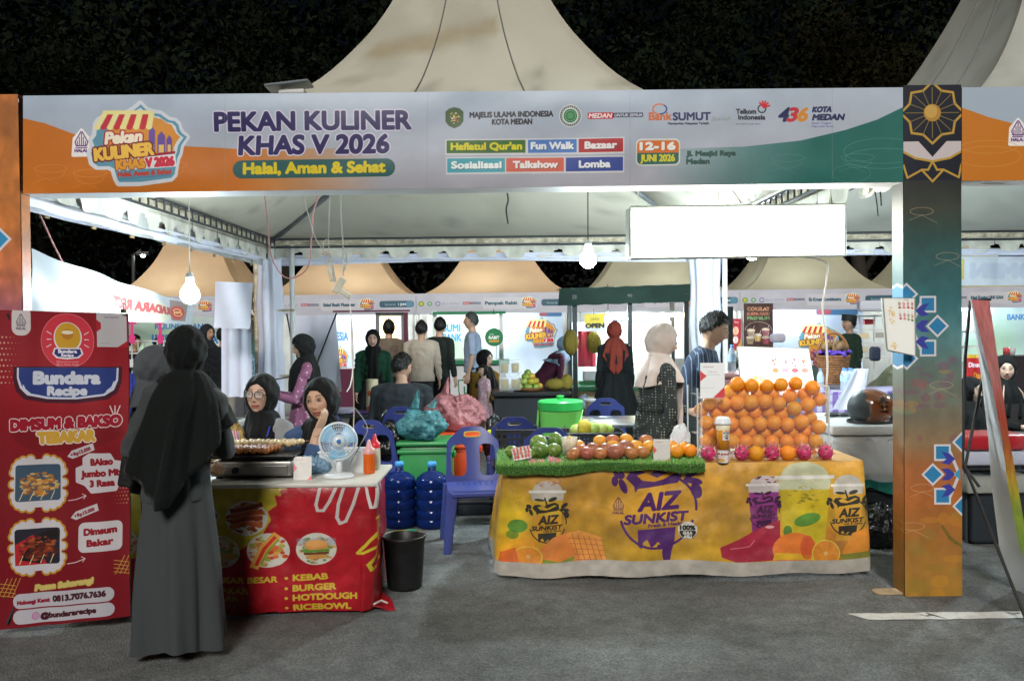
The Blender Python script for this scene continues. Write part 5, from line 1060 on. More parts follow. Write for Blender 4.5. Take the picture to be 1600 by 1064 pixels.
halal_mark(c, 963, 802, 34, None, '5a3048'); c.ell(1073, 843, 14.5, 14.5, 'c8c4bc'); c.poly([(1058.5+.8,848),(1087,848),(1082,856),(1073,858),(1064,856)], '24221e'); c.ell(1073, 848, 13.5, 9, '24221e'); c.rect(1058, 836, 1088, 843.5, 'c8c4bc'); c.ring(1073, 843, 14, 14, 1, 'c8c4bc'); c.text('100%', 1073, 842, 6.6, '201e1c', width=23, bold=.7); c.text('GULA', 1073, 849.5, 4.4, 'd8d4cc', width=14, bold=.4); c.text('ASLI', 1073, 855.5, 4.4, 'd8d4cc', width=12, bold=.4)
cup(c, 1193, 755, 850, 54, 'c0b4b4', '8c3480', '701c58', .42, '3a1038'); c.food(1195, 762, 20, 9, ['7a2038','5c1830','b8a8a8'], 24, 3, .3)
c.poly([(1124,870),(1150,858),(1180,842),(1218,826),(1218,892),(1150,893),(1127,886)], '9c2038'); c.line([(1140,872),(1170,868),(1178,858)], 1, 'd88090'); c.ell(1202, 838, 7, 2.4, 'd8a0a8')
cup(c, 1258, 735, 888, 90, 'b8ba98', 'bca420', 'c8b428'); c.food(1262, 790, 34, 18, ['8a7c18','a8921c','706a14'], 26, 5, .2); c.ell(1262, 827, 22, 10, '5a8a34', rot=-.25); c.ell(1230, 845, 7, 9, '5a8034')
c.ell(1242, 876, 36, 28, 'd8742c'); c.poly([(1206,892),(1210,880),(1262,884),(1290,893)], 'd8a828'); c.ell(1262, 872, 12, 20, 'c8482c', .6); orange_print(c, 1292, 882, 23, 22); cup(c, 1327, 756, 862, 52, 'bab4a8', 'c89a34', 'd0922c', .52)
c.poly([(1318,880),(1335,850),(1370,836),(1372,892),(1330,893)], 'd8882c'); c.poly([(1314,884),(1372,880),(1372,892),(1320,893)], '7a7a2c')
for (x, y) in ((1258,775),(1246,800),(1272,812),(800,770),(810,790)): c.food(x, y, 12, 10, ['4a4418'], 14, int(x), .1)
c.poly([(620,891),(790,892.5),(860,891),(950,889),(1050,891),(1150,893),(1240,894),(1340,892),(1520,887),(1520,916),(620,916)], 'aaa49a')
c.grain(.12, 60, 21); c.grain(.10, 9, 22)
mcl = pmat('orange_cloth_print', c, .5, .9, 4., coat=.08)
t = thing('orange_stall_table', 'table under an orange printed cloth reading AIZ SUNKIST Fresh & Healthy', 'table')
FYt, BYt = 5.26, 5.95; xl, xr = P(786, 745, FYt).x, P(1352, 732, FYt).x; bl_, br_ = P(773, 905, FYt-.03).x, P(1366, 900, FYt-.03).x
def cloth_strip(pts_top, pts_bot, wav):
    # pts: list of (x, y, z, canvas_x); returns fn(u, v)
    def seg(pts, u):
        L_ = [0]
        for a, b_ in zip(pts[:-1], pts[1:]): L_.append(L_[-1]+math.hypot(b_[0]-a[0], b_[1]-a[1]))
        s = u*L_[-1]
        for i in range(len(pts)-1):
            if s <= L_[i+1] or i == len(pts)-2:
                f = (s-L_[i])/(L_[i+1]-L_[i]); return [pts[i][k]+(pts[i+1][k]-pts[i][k])*f for k in range(len(pts[i]))]
    return seg
tp = [(xl-.005, BYt, RT, 640), (xl, FYt+.03, RT, 780), (xl+.03, FYt, RT, 787), (xr-.03, FYt, RT, 1346), (xr, FYt+.03, RT, 1352), (xr+.005, BYt, RT, 1500)]
bt_ = [(bl_-.04, BYt, .04, 630), (bl_-.01, FYt+.04, .028, 768), (bl_+.03, FYt-.03, .022, 775), (br_-.02, FYt-.03, .03, 1364), (br_+.01, FYt+.03, .04, 1370), (br_+.03, BYt, .05, 1515)]
seg = cloth_strip(tp, bt_, 0)
b = MB(); NU, NV = 220, 26; vs = []; uv = []
for j in range(NV+1):
    for i in range(NU+1):
        u, v = i/NU, j/NV; a, e = seg(tp, u), seg(bt_, u); f = v; p = V(*[a[k]+(e[k]-a[k])*f for k in range(3)])
        w = (.010*math.sin(u*21+1)+.006*math.sin(u*47+v*2)+.012*math.sin(u*9+v*3))*(.15+f)+.012*noise.noise(V(u*14, v*3, 1))+.007*abs(noise.noise(V(u*38+f*6, f*5, 2)))+.005*noise.noise(V(u*60, f*9+u*20, 4)); rd = .018*math.exp(-f*26)
        nrm = V(0,-1,0) if .12 < u < .86 else V(-1 if u < .5 else 1, 0, 0)
        p += nrm*(w-rd); p.z += .008*math.sin(u*40)*f*f+(.0 if f else 0); vs.append(p); cx_ = a[3]+(e[3]-a[3])*f; uv.append(((cx_-620)/900, 1-f))
b.add(vs, [(j*(NU+1)+i, j*(NU+1)+i+1, (j+1)*(NU+1)+i+1, (j+1)*(NU+1)+i) for j in range(NV) for i in range(NU)], uv); b.build('cloth_skirt', mcl, t, smooth=True)
b = MB(); b.grid(50, 16, lambda u, v: V(xl+.004+(xr-xl-.008)*u, FYt+.017+(BYt-FYt-.02)*v, RT+.002*noise.noise(V(u*9,v*5,0))+.001)); 
for k in list(b.uv): u, v = b.uv[k]; b.uv[k] = (.18+.64*u, .985-.06*v)
mtop = mat('cloth_top', 'c89a50', .5, var=.3, vscale=6, bump=.3, bscale=7); b.build('cloth_top', mtop, t, smooth=True)
for x in (xl+.08, xr-.08):
    for y in (FYt+.08, BYt-.06): MB().tube([(x,y,0),(x,y,RT-.02)], .014, 8).build('leg', mfr, t)
settle(t)
# ---- grass mat laid over the left half of the table
gt_ = thing('grass_mat', 'strip of artificial grass over the left half of the orange table', 'grass mat'); ga, gb = P(780, 735, 5.2).x, P(1103, 735, 5.2).x
def gm(u, v): # v 0 hanging front edge .. 1 back
    x = ga-.02+(gb-ga+.02)*u; d = .055+.012*math.sin(u*7)+.006*math.sin(u*23)
    if v < .25: return V(x, FYt-.035-.012*math.sin(u*9), RT+.012-d*(1-v/.25))
    return V(x, FYt-.03+(v-.25)/.75*.60, RT+.013)
MB().grid(60, 12, gm).build('backing', mat('grass_back', '2c5a2a', .8), gt_, smooth=True)
g = np.random.RandomState(3); vs = []; fs = []; cs = []
for k in range(26000):
    u, v = g.rand(), (g.rand()**1.7 if k % 3 else g.rand()*.3); p = gm(u, v); nrm = V(0,-.8,.45) if v < .2 else V(0,-.15,1); d = (nrm.normalized()*g.uniform(.010,.022)+V(*g.normal(size=3))*.005+V(0,0,-.004 if v < .2 else 0)); s = V(g.normal(), g.normal(), 0).normalized()*.0013
    o = len(vs); vs += [p-s, p+s, p+d]; fs.append((o, o+1, o+2)); q = g.rand(); col = (.16+.16*q, .42+.22*q, .07+.1*q) if g.rand() < .8 else (.5,.62,.25); cs += [col]*3
b = MB(); b.v = [tuple(v) for v in vs]; b.f = fs; b.mi = [0]*len(fs); b.c = {i: c_ for i, c_ in enumerate(cs)}; o = b.build('blades', mat('grass_blades', (.3,.5,.1), .6, attr=True), gt_); o['kind'] = 'stuff'; settle(gt_)
TZ = RT+.022
# ---- fruit on the mat
mav = mat('mango_green', '6f8a3c', .35, orand=.5, var=.5, vscale=38, spec=.5); mtam = mat('tamarillo', 'b07040', .4, orand=.45, var=.35, vscale=16, spec=.5); mtam2 = mat('tamarillo_red', '9c5c44', .4, orand=.45, var=.3, vscale=16); myo = mat('orange_pale', 'dc9a34', .4, bump=.15, bscale=260); mora = mat('orange_peel', 'e8921c', .42, orand=.3, bump=.22, bscale=240, var=.08, vscale=22, spec=.5); mstem = mat('stem_scar', '3a4a20', .7)
gv = [(858,692,5.55,.052,'back left',20),(853,723,5.33,.05,'front left of the green melons',8),(880,692,5.5,.048,'back right upright',70),(876,708,5.38,.044,'middle right',10),(866,708,5.42,.05,'middle centre',0),(838,688,5.6,.046,'tallest at the back left',50),(834,714,5.42,.042,'leftmost small',0),(893,690,5.6,.045,'rightmost at the back',90),(846,708,5.36,.052,'middle left',5)]
gv = [(842,692,5.50,.052,'mottled green fruit at the back left of the grass mat',15),(868,688,5.55,.048,'upright green fruit behind the plastic cup',80),(844,707,5.40,.052,'green fruit in the middle, just above the straw packs',5),(865,707,5.42,.046,'round green fruit beside the open cup',0),(829,712,5.36,.03,'small dark green fruit under the large straw pack',0),(800,707,5.42,.04,'green fruit half under the leftmost straw pack',20),(876,698,5.6,.04,'pale green fruit behind, nearest the open cup',40)]
for px, py, Y, r, lab, ro in gv:
    p = P(px, py, Y); p.z = max(p.z, TZ+r*.92); o = fruit('green_fruit', p, (r*1.12, r, r*.98), mav, lab, 'fruit', 'green fruit on the grass mat', Matrix.Rotation(R(ro), 3, 'Y'), 16)
    MB().ball((r*1.1*math.cos(R(ro)),-.003,-r*1.1*math.sin(R(ro))), .004, 6).build('stem_end', mstem, o)
tam = [(896,718,5.30,0),(917,717,5.30,1),(938,717,5.30,0),(962,717,5.30,1),(986,717,5.31,0),(908,704,5.40,0),(927,702,5.38,1),(946,702,5.38,1),(976,700,5.38,1),(1004,711,5.34,0),(957,688,5.46,0),(1009,688,5.55,0),(903,697,5.5,2),(938,689,5.48,2),(957,697,5.42,2),(979,687,5.48,2),(994,697,5.42,2),(1014,697,5.42,2)]
nm_ = {0:'brown orange tamarillo', 1:'reddish tamarillo', 2:'pale yellow passion fruit'}; order = sorted(tam, key=lambda q: (-q[1]//8, q[0]))
words_ = ['first','second','third','fourth','fifth','sixth','seventh','eighth','ninth','tenth']
rows = [[q for q in tam if q[1] >= 709], [q for q in tam if 699 <= q[1] < 709], [q for q in tam if q[1] < 699]]
for ri, row in enumerate(rows):
    for i, (px, py, Y, k) in enumerate(sorted(row)):
        r = (.041 if k != 1 else .045)+(.008 if (px, py) in ((962,717),(976,700)) else 0); p = P(px, py, Y); p.z = max(p.z, TZ+r*.85)
        o = fruit('round_fruit', p, (r*1.12, r, r*.92), (mtam, mtam2, myo)[k], nm_[k]+', '+words_[i]+' from the left in the '+('front', 'middle', 'rear')[ri]+' row of the heap', 'fruit', 'round fruit heaped on the grass mat', Matrix.Rotation(R((i*37) % 50-25), 3, 'Y'), 16)
        MB().ball((.3*r, -r*.96, -.1*r), .004, 6).build('stem_end', mstem, o)
t_ords = [(1049,714,5.34,'leftmost orange on the grass mat beside the card holder'),(1059,703,5.44,'orange at the back of the small group by the card holder'),(1077,711,5.34,'front right orange of the small group on the mat'),(1067,712,5.36,'front middle orange of the small group on the mat'),(1052,702,5.5,'orange peeping from behind the card holder'),(1080,703,5.46,'orange at the right end behind, beside the glass case')]
t_ords = [(1058,713,5.32,'left front orange of the small group beside the card holder'),(1078,710,5.34,'right front orange of the small group on the grass mat'),(1069,701,5.44,'rear orange of the small group on the grass mat'),(1050,699,5.48,'orange peeping out right behind the grey card holder')]
for px, py, Y, lab in t_ords: p = P(px, py, Y); p.z = max(p.z, TZ+.042); o = fruit('orange', p, .043, mora, lab, 'orange', 'loose oranges on the table', None, 16); MB().ball((.2*.043,-.2*.043,.95*.043), .004, 6).build('stem_end', mstem, o)
# straw packs
mpk = mat('clear_wrap', (.85,.85,.88), .15, alpha=.35, spec=.8); mst_ = mat('straw_red', 'c0584e', .5, var=.3, vscale=60)
for k, (px, py, w, d, rz_, tl_, lab) in enumerate(((815, 708, .115, .10, -10, 42, 'largest upright wrapped pack of red pieces at the left end of the mat'), (838, 722, .105, .05, 3, 28, 'middle small wrapped pack of red pieces below the green fruit'), (868, 720, .10, .055, 14, 30, 'right wrapped pack of red pieces, tilted beside the tamarillos'))):
    p = P(px, py, 5.26); rt = Matrix.Rotation(R(rz_), 3, 'Y') @ Matrix.Rotation(R(tl_), 3, 'X'); t = thing('snack_pack', lab, 'pack', 'wrapped packs on the grass mat', p)
    MB().rbox((0,0,0), (w,d,.014), .008, rt).build('wrapper', mpk, t); b = MB(); g = random.Random(k)
    for i in range(5):
        for j in range(3): b.ball(rt @ V(-w*.38+w*.19*i+g.uniform(-.004,.004), -d*.3+d*.3*j, .004), (.009,.012*d/.06,.006), 5, rt)
    b.build('red_pieces', mst_, t); settle(t) if False else None
# cup with cut fruit, straws
t = thing('fruit_cup', 'open plastic cup of cut yellow fruit among the green and red fruit', 'cup'); p = P(890, 720, 5.42); z = TZ
MB().lathe([(.001,0),(.044,0),(.052,.09),(.053,.094),(.049,.09),(.042,.006),(.001,.006)], (p.x,5.42,z+.03), 24, cap=False).build('cup_body', mat('cup_clear', (.95,.95,.92), .1, alpha=.4, spec=.6), t, smooth=True); b = MB(); g = random.Random(2)
for k in range(26): a = g.random()*6.28; q = g.random()*.035; b.rbox((p.x+q*math.cos(a), 5.42+q*math.sin(a), z+.04+.075*g.random()+.02*(1-q/.035)), (.022,.022,.022), .005, Matrix.Rotation(g.random()*3, 3, 'X') @ Matrix.Rotation(g.random()*3, 3, 'Z'), 1)
b.build('cut_fruit', mat('cut_fruit', 'e8c878', .4, var=.15), t); MB().tube([V(p.x,5.42,z+.1), V(p.x-.03,5.42,z+.2)], .003, 5).build('straw', mat('straw_grey', '505860', .4), t); settle(t)
# card holders (QR print left out)
def card(name, px0, px1, y0, y1, Y, label, tint='d6d2cc', big=False, tilt=.05):
    a, b2, c3, d3 = P(px0, y1, Y), P(px1, y1, Y), P(px1, y0, Y+tilt), P(px0, y0, Y+tilt); c = Canvas(60, 80, tint, 5); c.text('quick payment', 20, 10, 3, '7a3038'); c.text('NMID 1026', 30, 22, 3, '8a8890'); c.rect(12, 26, 48, 27, 'a8a4a8')
    c.poly([(0,18),(16,30),(0,42)], 'c83038') if big else c.poly([(0,20),(12,34),(0,46)], 'c83038'); c.poly([(30,80),(60,54),(60,80)], 'c83038'); c.rect(0, 56, 34, 57, 'b0acb0')
    t = thing('card_holder', label, 'card holder', 'payment card holders'); f = V(0,-.004,0)
    MB().quad(a+f, b2+f, c3+f, d3+f).build('card', pmat('card_print_%d' % int(px0), c, .3), t)
    MB().add([a, b2, c3, d3, a+V(0,.006,0), b2+V(0,.006,0), c3+V(0,.006,0), d3+V(0,.006,0)], [(0,1,2,3),(7,6,5,4),(0,4,5,1),(1,5,6,2),(2,6,7,3),(3,7,4,0)]).build('acrylic_back', mac, t)
    MB().rbox(((a.x+b2.x)/2, Y+.03, a.z), (b2.x-a.x+.01,.07,.008), .004).build('foot', mac, t); settle(t)
card('card', 1021, 1047, 686, 727, 5.25, 'small grey card holder standing among the fruit on the grass mat', 'bcb6b0')
card('card', 1094, 1132, 567, 622, 5.40, 'white card holder raised at the left end of the glass case', 'dfe0e2', True)
MB().tube([P(1096, 622, 5.42), P(1096, 712, 5.42)], .006, 6).build('holder_leg', mac, None).name = 'clear_post'; o = bpy.data.objects['clear_post']; tag(o, 'thin clear post under the raised white card holder', 'post'); settle(o)
# white cup bag
bag('white_bag', P(1063, 690, 5.55).x, 5.55, TZ, .12, .1, .18, mat('bag_white', (.85,.87,.9), .25, bump=.6, bscale=40, translucent=.3, spec=.7), 'crumpled white plastic cup bag between the oranges and the woman', 0, 11, 'bag', False)

# ---- glass case with oranges
gc = thing('glass_case', 'glass case stacked with oranges on the table', 'display case'); mgl = mat('case_glass', (.5,.6,.6), .03, alpha=.05, spec=.9); medg = mat('glass_edge', (.62,.70,.68), .15, alpha=.85, spec=.8)
cx0, cx1 = P(1091, 700, 5.42).x, P(1294, 700, 5.42).x; cz0, cz1 = RT+.006, P(1290, 604, 5.42).z; y0_, y1_ = 5.42, 5.72
for s, (a, b2) in enumerate((((cx0,y0_),(cx1,y0_)),((cx0,y0_),(cx0,y1_)),((cx1,y0_),(cx1,y1_)))):
    zt = cz1 if s else cz1-.02; MB().box(((a[0]+b2[0])/2, (a[1]+b2[1])/2, (cz0+zt)/2), (max(.005, b2[0]-a[0]), max(.005, b2[1]-a[1]), zt-cz0)).build('pane', mgl, gc)
for (x, y) in ((cx0-.004,y0_-.004),(cx1+.004,y0_-.004),(cx0-.004,y1_),(cx1+.004,y1_)): MB().box((x, y, (cz0+cz1)/2), (.009,.009,cz1-cz0)).build('corner_strip', medg, gc)
MB().box(((cx0+cx1)/2, (y0_+y1_)/2, cz0-.001), (cx1-cx0, y1_-y0_, .006)).build('floor_plate', mac, gc); MB().box((cx1+.0, (y0_+y1_)/2, cz1+.003), (.012, y1_-y0_, .008)).build('top_edge', medg, gc)
# stepped clear riser the rows rest on
b = MB()
for zz in (0, 1, 2, 3): z = P(1190, 698-zz*30.5, 5.6).z; b.box(((cx0+cx1)/2, 5.655, z-.035), (cx1-cx0-.03, .10, .004))
b.build('riser', mac, gc); settle(gc)
rowsO = [('top', 5.50, [(1152,600),(1174,602),(1198,603),(1220,601),(1243,599),(1269,606)]), ('second', 5.545, [(1141,612),(1159,615),(1184,614),(1206,614),(1234,618),(1257,616),(1280,624)]),
 ('third', 5.50, [(1108,630),(1131,630),(1152,629),(1173,628),(1195,627),(1217,630),(1241,638),(1262,632)]), ('fourth', 5.55, [(1096,640),(1119,644),(1139,645),(1158,644),(1179,644),(1200,643),(1221,646),(1265,652)]),
 ('fifth', 5.50, [(1103,660),(1124,659),(1143,662),(1166,661),(1188,662),(1209,660),(1230,663),(1251,659),(1279,667)]), ('sixth', 5.55, [(1109,673),(1150,674),(1172,674),(1194,675),(1215,675),(1237,674),(1258,673)]),
 ('seventh', 5.50, [(1103,689),(1119,690),(1144,689),(1165,689),(1184,690),(1206,690),(1229,689),(1251,688),(1274,689)]), ('bottom', 5.55, [(1130,704),(1172,704),(1191,704),(1218,706),(1238,705),(1264,706)])]
r_ = .047; om = bpy.data.meshes.new('orange')
proto = None
for rn, Y, pts in rowsO:
    for i, (px, py) in enumerate(pts):
        p = P(px, py, Y); rot = Matrix.Rotation(rnd.uniform(-.6,.6), 4, 'X') @ Matrix.Rotation(rnd.uniform(-.8,.8), 4, 'Y'); lab = 'orange, '+words_[i]+' from the left in the '+rn+' row of the glass case'
        if proto is None:
            proto = MB().ball((0,0,0), (r_, r_*.98, r_*.97), 16).build('orange', mora, None, smooth=True); MB().lathe([(.001,r_*.955),(.004,r_*.962),(.0045,r_*.94)], n=8, cap=False).build('stem_end', mstem, proto); o = proto
        else: o = copy_tree(proto)
        o.matrix_world = Matrix.Translation(p) @ rot; s = rnd.uniform(.95, 1.06); o.scale = (s, s, s); tag(o, lab, 'orange', 'oranges stacked in the glass case')
# ---- dragon fruits and oranges along the front
mdf = mat('dragonfruit', 'c8386e', .4, var=.3, vscale=30); mdl = mat('dragon_scale', 'd08a90', .5, var=.4, vscale=40)
for i, (px, py) in enumerate(((1107,713),(1159,713),(1206,713),(1256,711),(1290,711))):
    p = P(px, py, 5.33); p.z = RT+.046; t = thing('dragon_fruit', words_[i]+' dragon fruit from the left along the front of the glass case', 'dragon fruit', 'dragon fruits before the glass case', p); MB().ball((0,0,0), (.046,.044,.046), 14).build('flesh', mdf, t, smooth=True); g = random.Random(i); b = MB()
    for j in range(24):
        zc_ = -.8+1.7*(j+.5)/24; a = j*2.4; q = math.sqrt(max(0, 1-zc_*zc_)); n_ = V(q*math.cos(a), q*math.sin(a), zc_); tan = V(0,0,1).cross(n_); tan = tan.normalized() if tan.length > .01 else V(1,0,0); up = n_.cross(tan); base = n_*.041
        tip = n_*(.066+g.uniform(0,.014))+up*g.uniform(.010,.024); b.add([base-tan*.014, base+tan*.014, tip, base+up*.008+n_*.006], [(0,1,2),(1,3,2),(3,0,2)])
    b.build('scales', mdl, t); t.rotation_euler = (g.uniform(-.5,.5), g.uniform(-.6,.6), g.uniform(0,3))
for px, lab in ((1181, 'orange between the second and third dragon fruit'), (1231, 'orange between the third and fourth dragon fruit')):
    p = P(px, 716, 5.33); p.z = RT+.044; o = copy_tree(proto); o.rotation_euler = (.2,.3,0); o.scale = (1.03,)*3; o.location = p; tag(o, lab, 'orange', 'loose oranges on the table')
# drink cup on a can
t = thing('drink_cup', 'tall clear cup of orange drink with white lid standing on a can', 'drink cup'); p = P(1130, 728, 5.27); zc_ = P(1130, 702, 5.27).z
MB().lathe([(.001,0),(.033,0),(.043,.155),(.001,.155)], (p.x,5.27,zc_), 24, cap=False).build('drink', mat('drink_orange', 'dc8f20', .15, spec=.8, coat=.6), t, smooth=True); MB().lathe([(.042,.12),(.0436,.156),(.001,.156)], (p.x,5.27,zc_), 24, cap=False).build('foam', mat('foam_cream', 'e8dcb8', .5), t, smooth=True)
MB().lathe([(.044,.152),(.05,.155),(.05,.165),(.046,.17),(.044,.19),(.03,.2),(.001,.2)], (p.x,5.27,zc_), 24, cap=False).build('lid', mplw, t, smooth=True)
c = Canvas(60, 60, 'e6e0da', 5); aiz(c, 30, 28, .4, '30203c', 'e6e0da'); b = MB(); b.grid(6, 1, lambda u, v: V(p.x+.0415*math.sin(-.3+u*1.2), 5.27-.0415*math.cos(-.3+u*1.2), zc_+.06+.055*v)); b.build('label', pmat('cup_label', c), t); settle(t)
t = thing('drink_can', 'white and green printed can under the orange drink', 'can'); c = Canvas(100, 80, 'e4e0dc', 4); c.text('Iced Juice', 40, 30, 12, 'b02c3c', width=50, bold=1); c.text('Fresh', 40, 44, 8, 'b02c3c'); c.poly([(60,80),(100,40),(100,80)], '2f9a44'); c.ell(40, 64, 12, 12, 'd8a860'); c.rect(0, 0, 100, 6, 'c8c8cc')
b = MB(); hh = zc_-RT-.004; b.grid(24, 1, lambda u, v: V(p.x-.034*math.sin(u*2*PI), 5.27+.034*math.cos(u*2*PI), RT+.003+hh*v)); b.build('body', pmat('can_print', c, .3), t, smooth=True); MB().lathe([(.001,hh+.001),(.033,hh+.001)], (p.x,5.27,RT+.003), 20, cap=False).build('lid', mst, t); settle(t)
# ---- lit menu board behind the case
def menu(name, w, h):
    c = Canvas(w, h, 'f4f2ec', 5); g = random.Random(3); s = w/60
    c.food(14*s, 34*s, 7*s, 20*s, ['e8c890','e0b870','ecd8b0'], 40, 1, .3); c.food(14*s, h-10*s, 9*s, 7*s, ['e8b440','e8c868'], 26, 2, .35)
    for i in range(4):
        for j in range(2):
            x, y = (30+i*8)*s, (12+j*22)*s; col = (['6a4030','8a5a34'], ['c0304c','d86a80'], ['d05060','c83040'], ['5a2a2c','b85a50'], ['a02850','d04878'], ['c83040','e07080'], ['4a7a34','7aa050'], ['d08030','5a7a30'])[i+4*j]
            c.poly([(x-2.6*s,y-4*s),(x+2.6*s,y-4*s),(x+2*s,y+5*s),(x-2*s,y+5*s)], 'dcc8c0'); c.food(x, y, 2.6*s, 4.5*s, col, 16, i+9*j, .4); c.ell(x, y+7*s, 3*s, 2*s, col[1], .8); c.text('Rp', x, y-6.5*s, 1.6*s, '807068')
    c.text('MENU', 44*s, 5*s, 2.6*s, '907c70'); return c
def board(pts, cv, label, name='menu_board', **k_):
    a, b2, c3, d3 = pts; t = thing(name, label, 'menu board'); f = V(0,-.004,0); MB().quad(a+f, b2+f, c3+f, d3+f).build('print', pmat('menu_print_%d' % int(a.x*100), cv, .3, **k_), t); k = V(0,.025,0)
    MB().add([a, b2, c3, d3, a+k, b2+k, c3+k, d3+k], [(0,1,2,3),(7,6,5,4),(0,4,5,1),(1,5,6,2),(2,6,7,3),(3,7,4,0)]).build('panel', mat('board_edge', 'b8bcb8', .4), t); b = MB(); b.tube([a, b2, c3, d3, a], .006, 6); b.build('frame', mat('rim_alu'), t); settle(t); return t
board([P(1160, 618, 5.80), P(1275, 618, 5.80), P(1263, 545, 5.9), P(1152, 542, 5.9)], menu('m', 112, 76), 'bright backlit drinks menu board leaning behind the glass case', emit=.9)
board([P(1386, 547, 4.80), P(1430, 556, 4.80), P(1429, 466, 4.81), P(1379, 466, 4.81)], menu('n', 52, 90), 'white drinks menu card fixed to the left edge of the printed pillar', emit=.25, translucent=.4)  # unlit card; its emission stands in for bulb light coming through the paper
# ---- foam boxes, helmet
mfo = mat('styrofoam', 'd2d4d4', .8, bump=.35, bscale=60, var=.12, vscale=5); t = thing('foam_box', 'big white foam box wrapped in film beside the orange table', 'box'); xa, xb_ = P(1302, 700, 6.1).x, P(1420, 700, 6.1).x; zt = P(1350, 668, 6.1).z; zb = P(1350, 742, 6.1).z
MB().rbox(((xa+xb_)/2, 6.35, (zt+zb)/2-.03), (xb_-xa, .5, zt-zb-.06), .03).build('body', mfo, t, auto=40); MB().rbox(((xa+xb_)/2, 6.35, zt-.02), (xb_-xa+.03, .53, .07), .02).build('lid', mfo, t, auto=40)
b = MB(); 
for k in range(2): b.tube([V(xb_-.12-.16*k+.03*math.cos(a), 6.098, zt-.11+.03*math.sin(a)) for a in [PI*j/8 for j in range(9)]], .004, 5)
b.build('grip_groove', mat('groove_grey', 'a8aaaa', .8), t)
b = MB(); b.grid(30, 10, lambda u, v: V(xa-.01+(xb_-xa+.02)*u, 6.075-.01*math.sin(u*17+v*5), zb-.02-.03*abs(math.sin(u*7))+v*(zt-zb-.06))); b.build('film_wrap', mat('film_white', (.8,.82,.84), .3, alpha=.45, bump=.7, bscale=18, spec=.8), t, smooth=True); settle(t)
t = thing('foam_box', 'second white foam box further back, holding a pair of black sandals', 'box'); xa2, xb2 = P(1290, 660, 6.8).x, P(1352, 660, 6.8).x; zt2 = P(1320, 655, 6.9).z; MB().rbox(((xa2+xb2)/2, 7.05, zt2/2+.15), (xb2-xa2, .45, zt2-.3), .03).build('body', mfo, t, auto=40); MB().rbox(((xa2+xb2)/2, 7.05, zt2-.01), (xb2-xa2+.03, .47, .05), .02).build('lid', mfo, t, auto=40); settle(t)
MB().rbox(((xa2+xb2)/2, 7.05, .2), (xb2-xa2, .45, .2), .02).build('under_box', mat('dark_box')); o = bpy.data.objects['under_box']; o.location.z = -.05; tag(o, 'dark box under the rear foam box', 'box')
for k, px in enumerate((1310, 1330)): p = P(px, 652, 6.85); o = MB().ball((p.x, 6.95, zt2+.035), (.09,.035,.018), 10, Matrix.Rotation(R(20+10*k), 3, 'Z')).build('sandal', mat('sandal_black', '3a3d40', .5), None, smooth=True); tag(o, ('left', 'right')[k]+' dark sandal lying on the rear foam box', 'sandal'); settle(o)
# teal cloth and dark bags below
tz = zb; MB().grid(30, 8, lambda u, v: V(xa-.02+(xb_-xa+.05)*u, 6.16+.02*math.sin(u*22), tz-.09-.06*abs(math.sin(u*5+.6))+v*.16)).build('teal_cloth', mat('cloth_teal', '1a7a70', .7, bump=.3, bscale=15), None, smooth=True); o = bpy.data.objects['teal_cloth']; tag(o, 'teal cloth hanging out below the big foam box', 'cloth'); settle(o)
crate((xa+xb_)/2, 6.42, 0, xb_-xa-.06, .4, tz-.035, mat('dark_box'), mat('dark_box'), 'dark low stand under the big foam box')
bag('black_sack', P(1385, 800, 5.9).x, 5.98, 0, .36, .3, .32, mbag3, 'black sack on the ground behind the printed pillar', 0, 13)
for k, (px, py, L_, col, ro, lab) in enumerate(((1392, 818, .32, 'b86038', 28, 'orange folded umbrella on the ground by the pillar'), (1385, 812, .34, '40506c', 14, 'blue grey folded umbrella on the ground by the pillar'))):
    p = G(px, py); o = MB().lathe([(.004,-L_/2),(.03,-L_/2+.05),(.04,0),(.02,L_/2-.06),(.006,L_/2)], (p.x, p.y, .045+.0*k), 12, Matrix.Rotation(R(78-ro), 3, 'Y'), fold=.15, nf=5).build('folded_umbrella', mat('umb_'+col, col, .5), None, smooth=True); tag(o, lab, 'umbrella'); settle(o); o.location.z = .004
p = G(1371, 824); o = MB().ball(p+V(0,0,.022), (.045,.03,.022), 8).build('green_leaf_scrap', mat('scrap_green', '7aa838', .5, bump=.6, bscale=50), None, smooth=True); tag(o, 'small green leafy scrap on the asphalt beside the orange table', 'scrap'); settle(o)
# helmet with a printed face
mhel = mat('helmet_brown', '7a431c', .12, spec=.8, coat=1., var=.12, vscale=9); mhk = mat('helmet_dark', '3c4448', .5, var=.2, vscale=12); t = thing('helmet', 'glossy brown open face helmet with a black printed face, on the foam box', 'helmet'); p = P(1366, 666, 6.2); R1 = .155; z = zt+.015; hc = V(p.x, 6.26, z+.115)
b = MB(); vs = []; fs = []; N, M = 36, 22
for j in range(M+1):
    th = PI*.5*(j/M)*1.45
    for i in range(N):
        a = 2*PI*i/N; q = math.sin(th); vs.append(hc+V(q*math.cos(a)*.165, q*math.sin(a)*.13, math.cos(th)*.13+(-.012 if j > M*.7 else 0)))
for j in range(M):
    for i in range(N): fs.append((j*N+i, j*N+(i+1) % N, (j+1)*N+(i+1) % N, (j+1)*N+i))
b.add(vs, fs); 
b.m = 0; b.mi = [0 if (sum(b.v[k][0] for k in f)/4 > hc.x-.065) else 1 for f in b.f]; b.build('shell', [mhel, mhk], t, smooth=True)
b = MB(); 
def onh(x, z_): # point on the helmet front
    k = max(0, 1-(x/.165)**2-(z_/.13)**2); return hc+V(x, -.131*math.sqrt(k)-.003, z_)
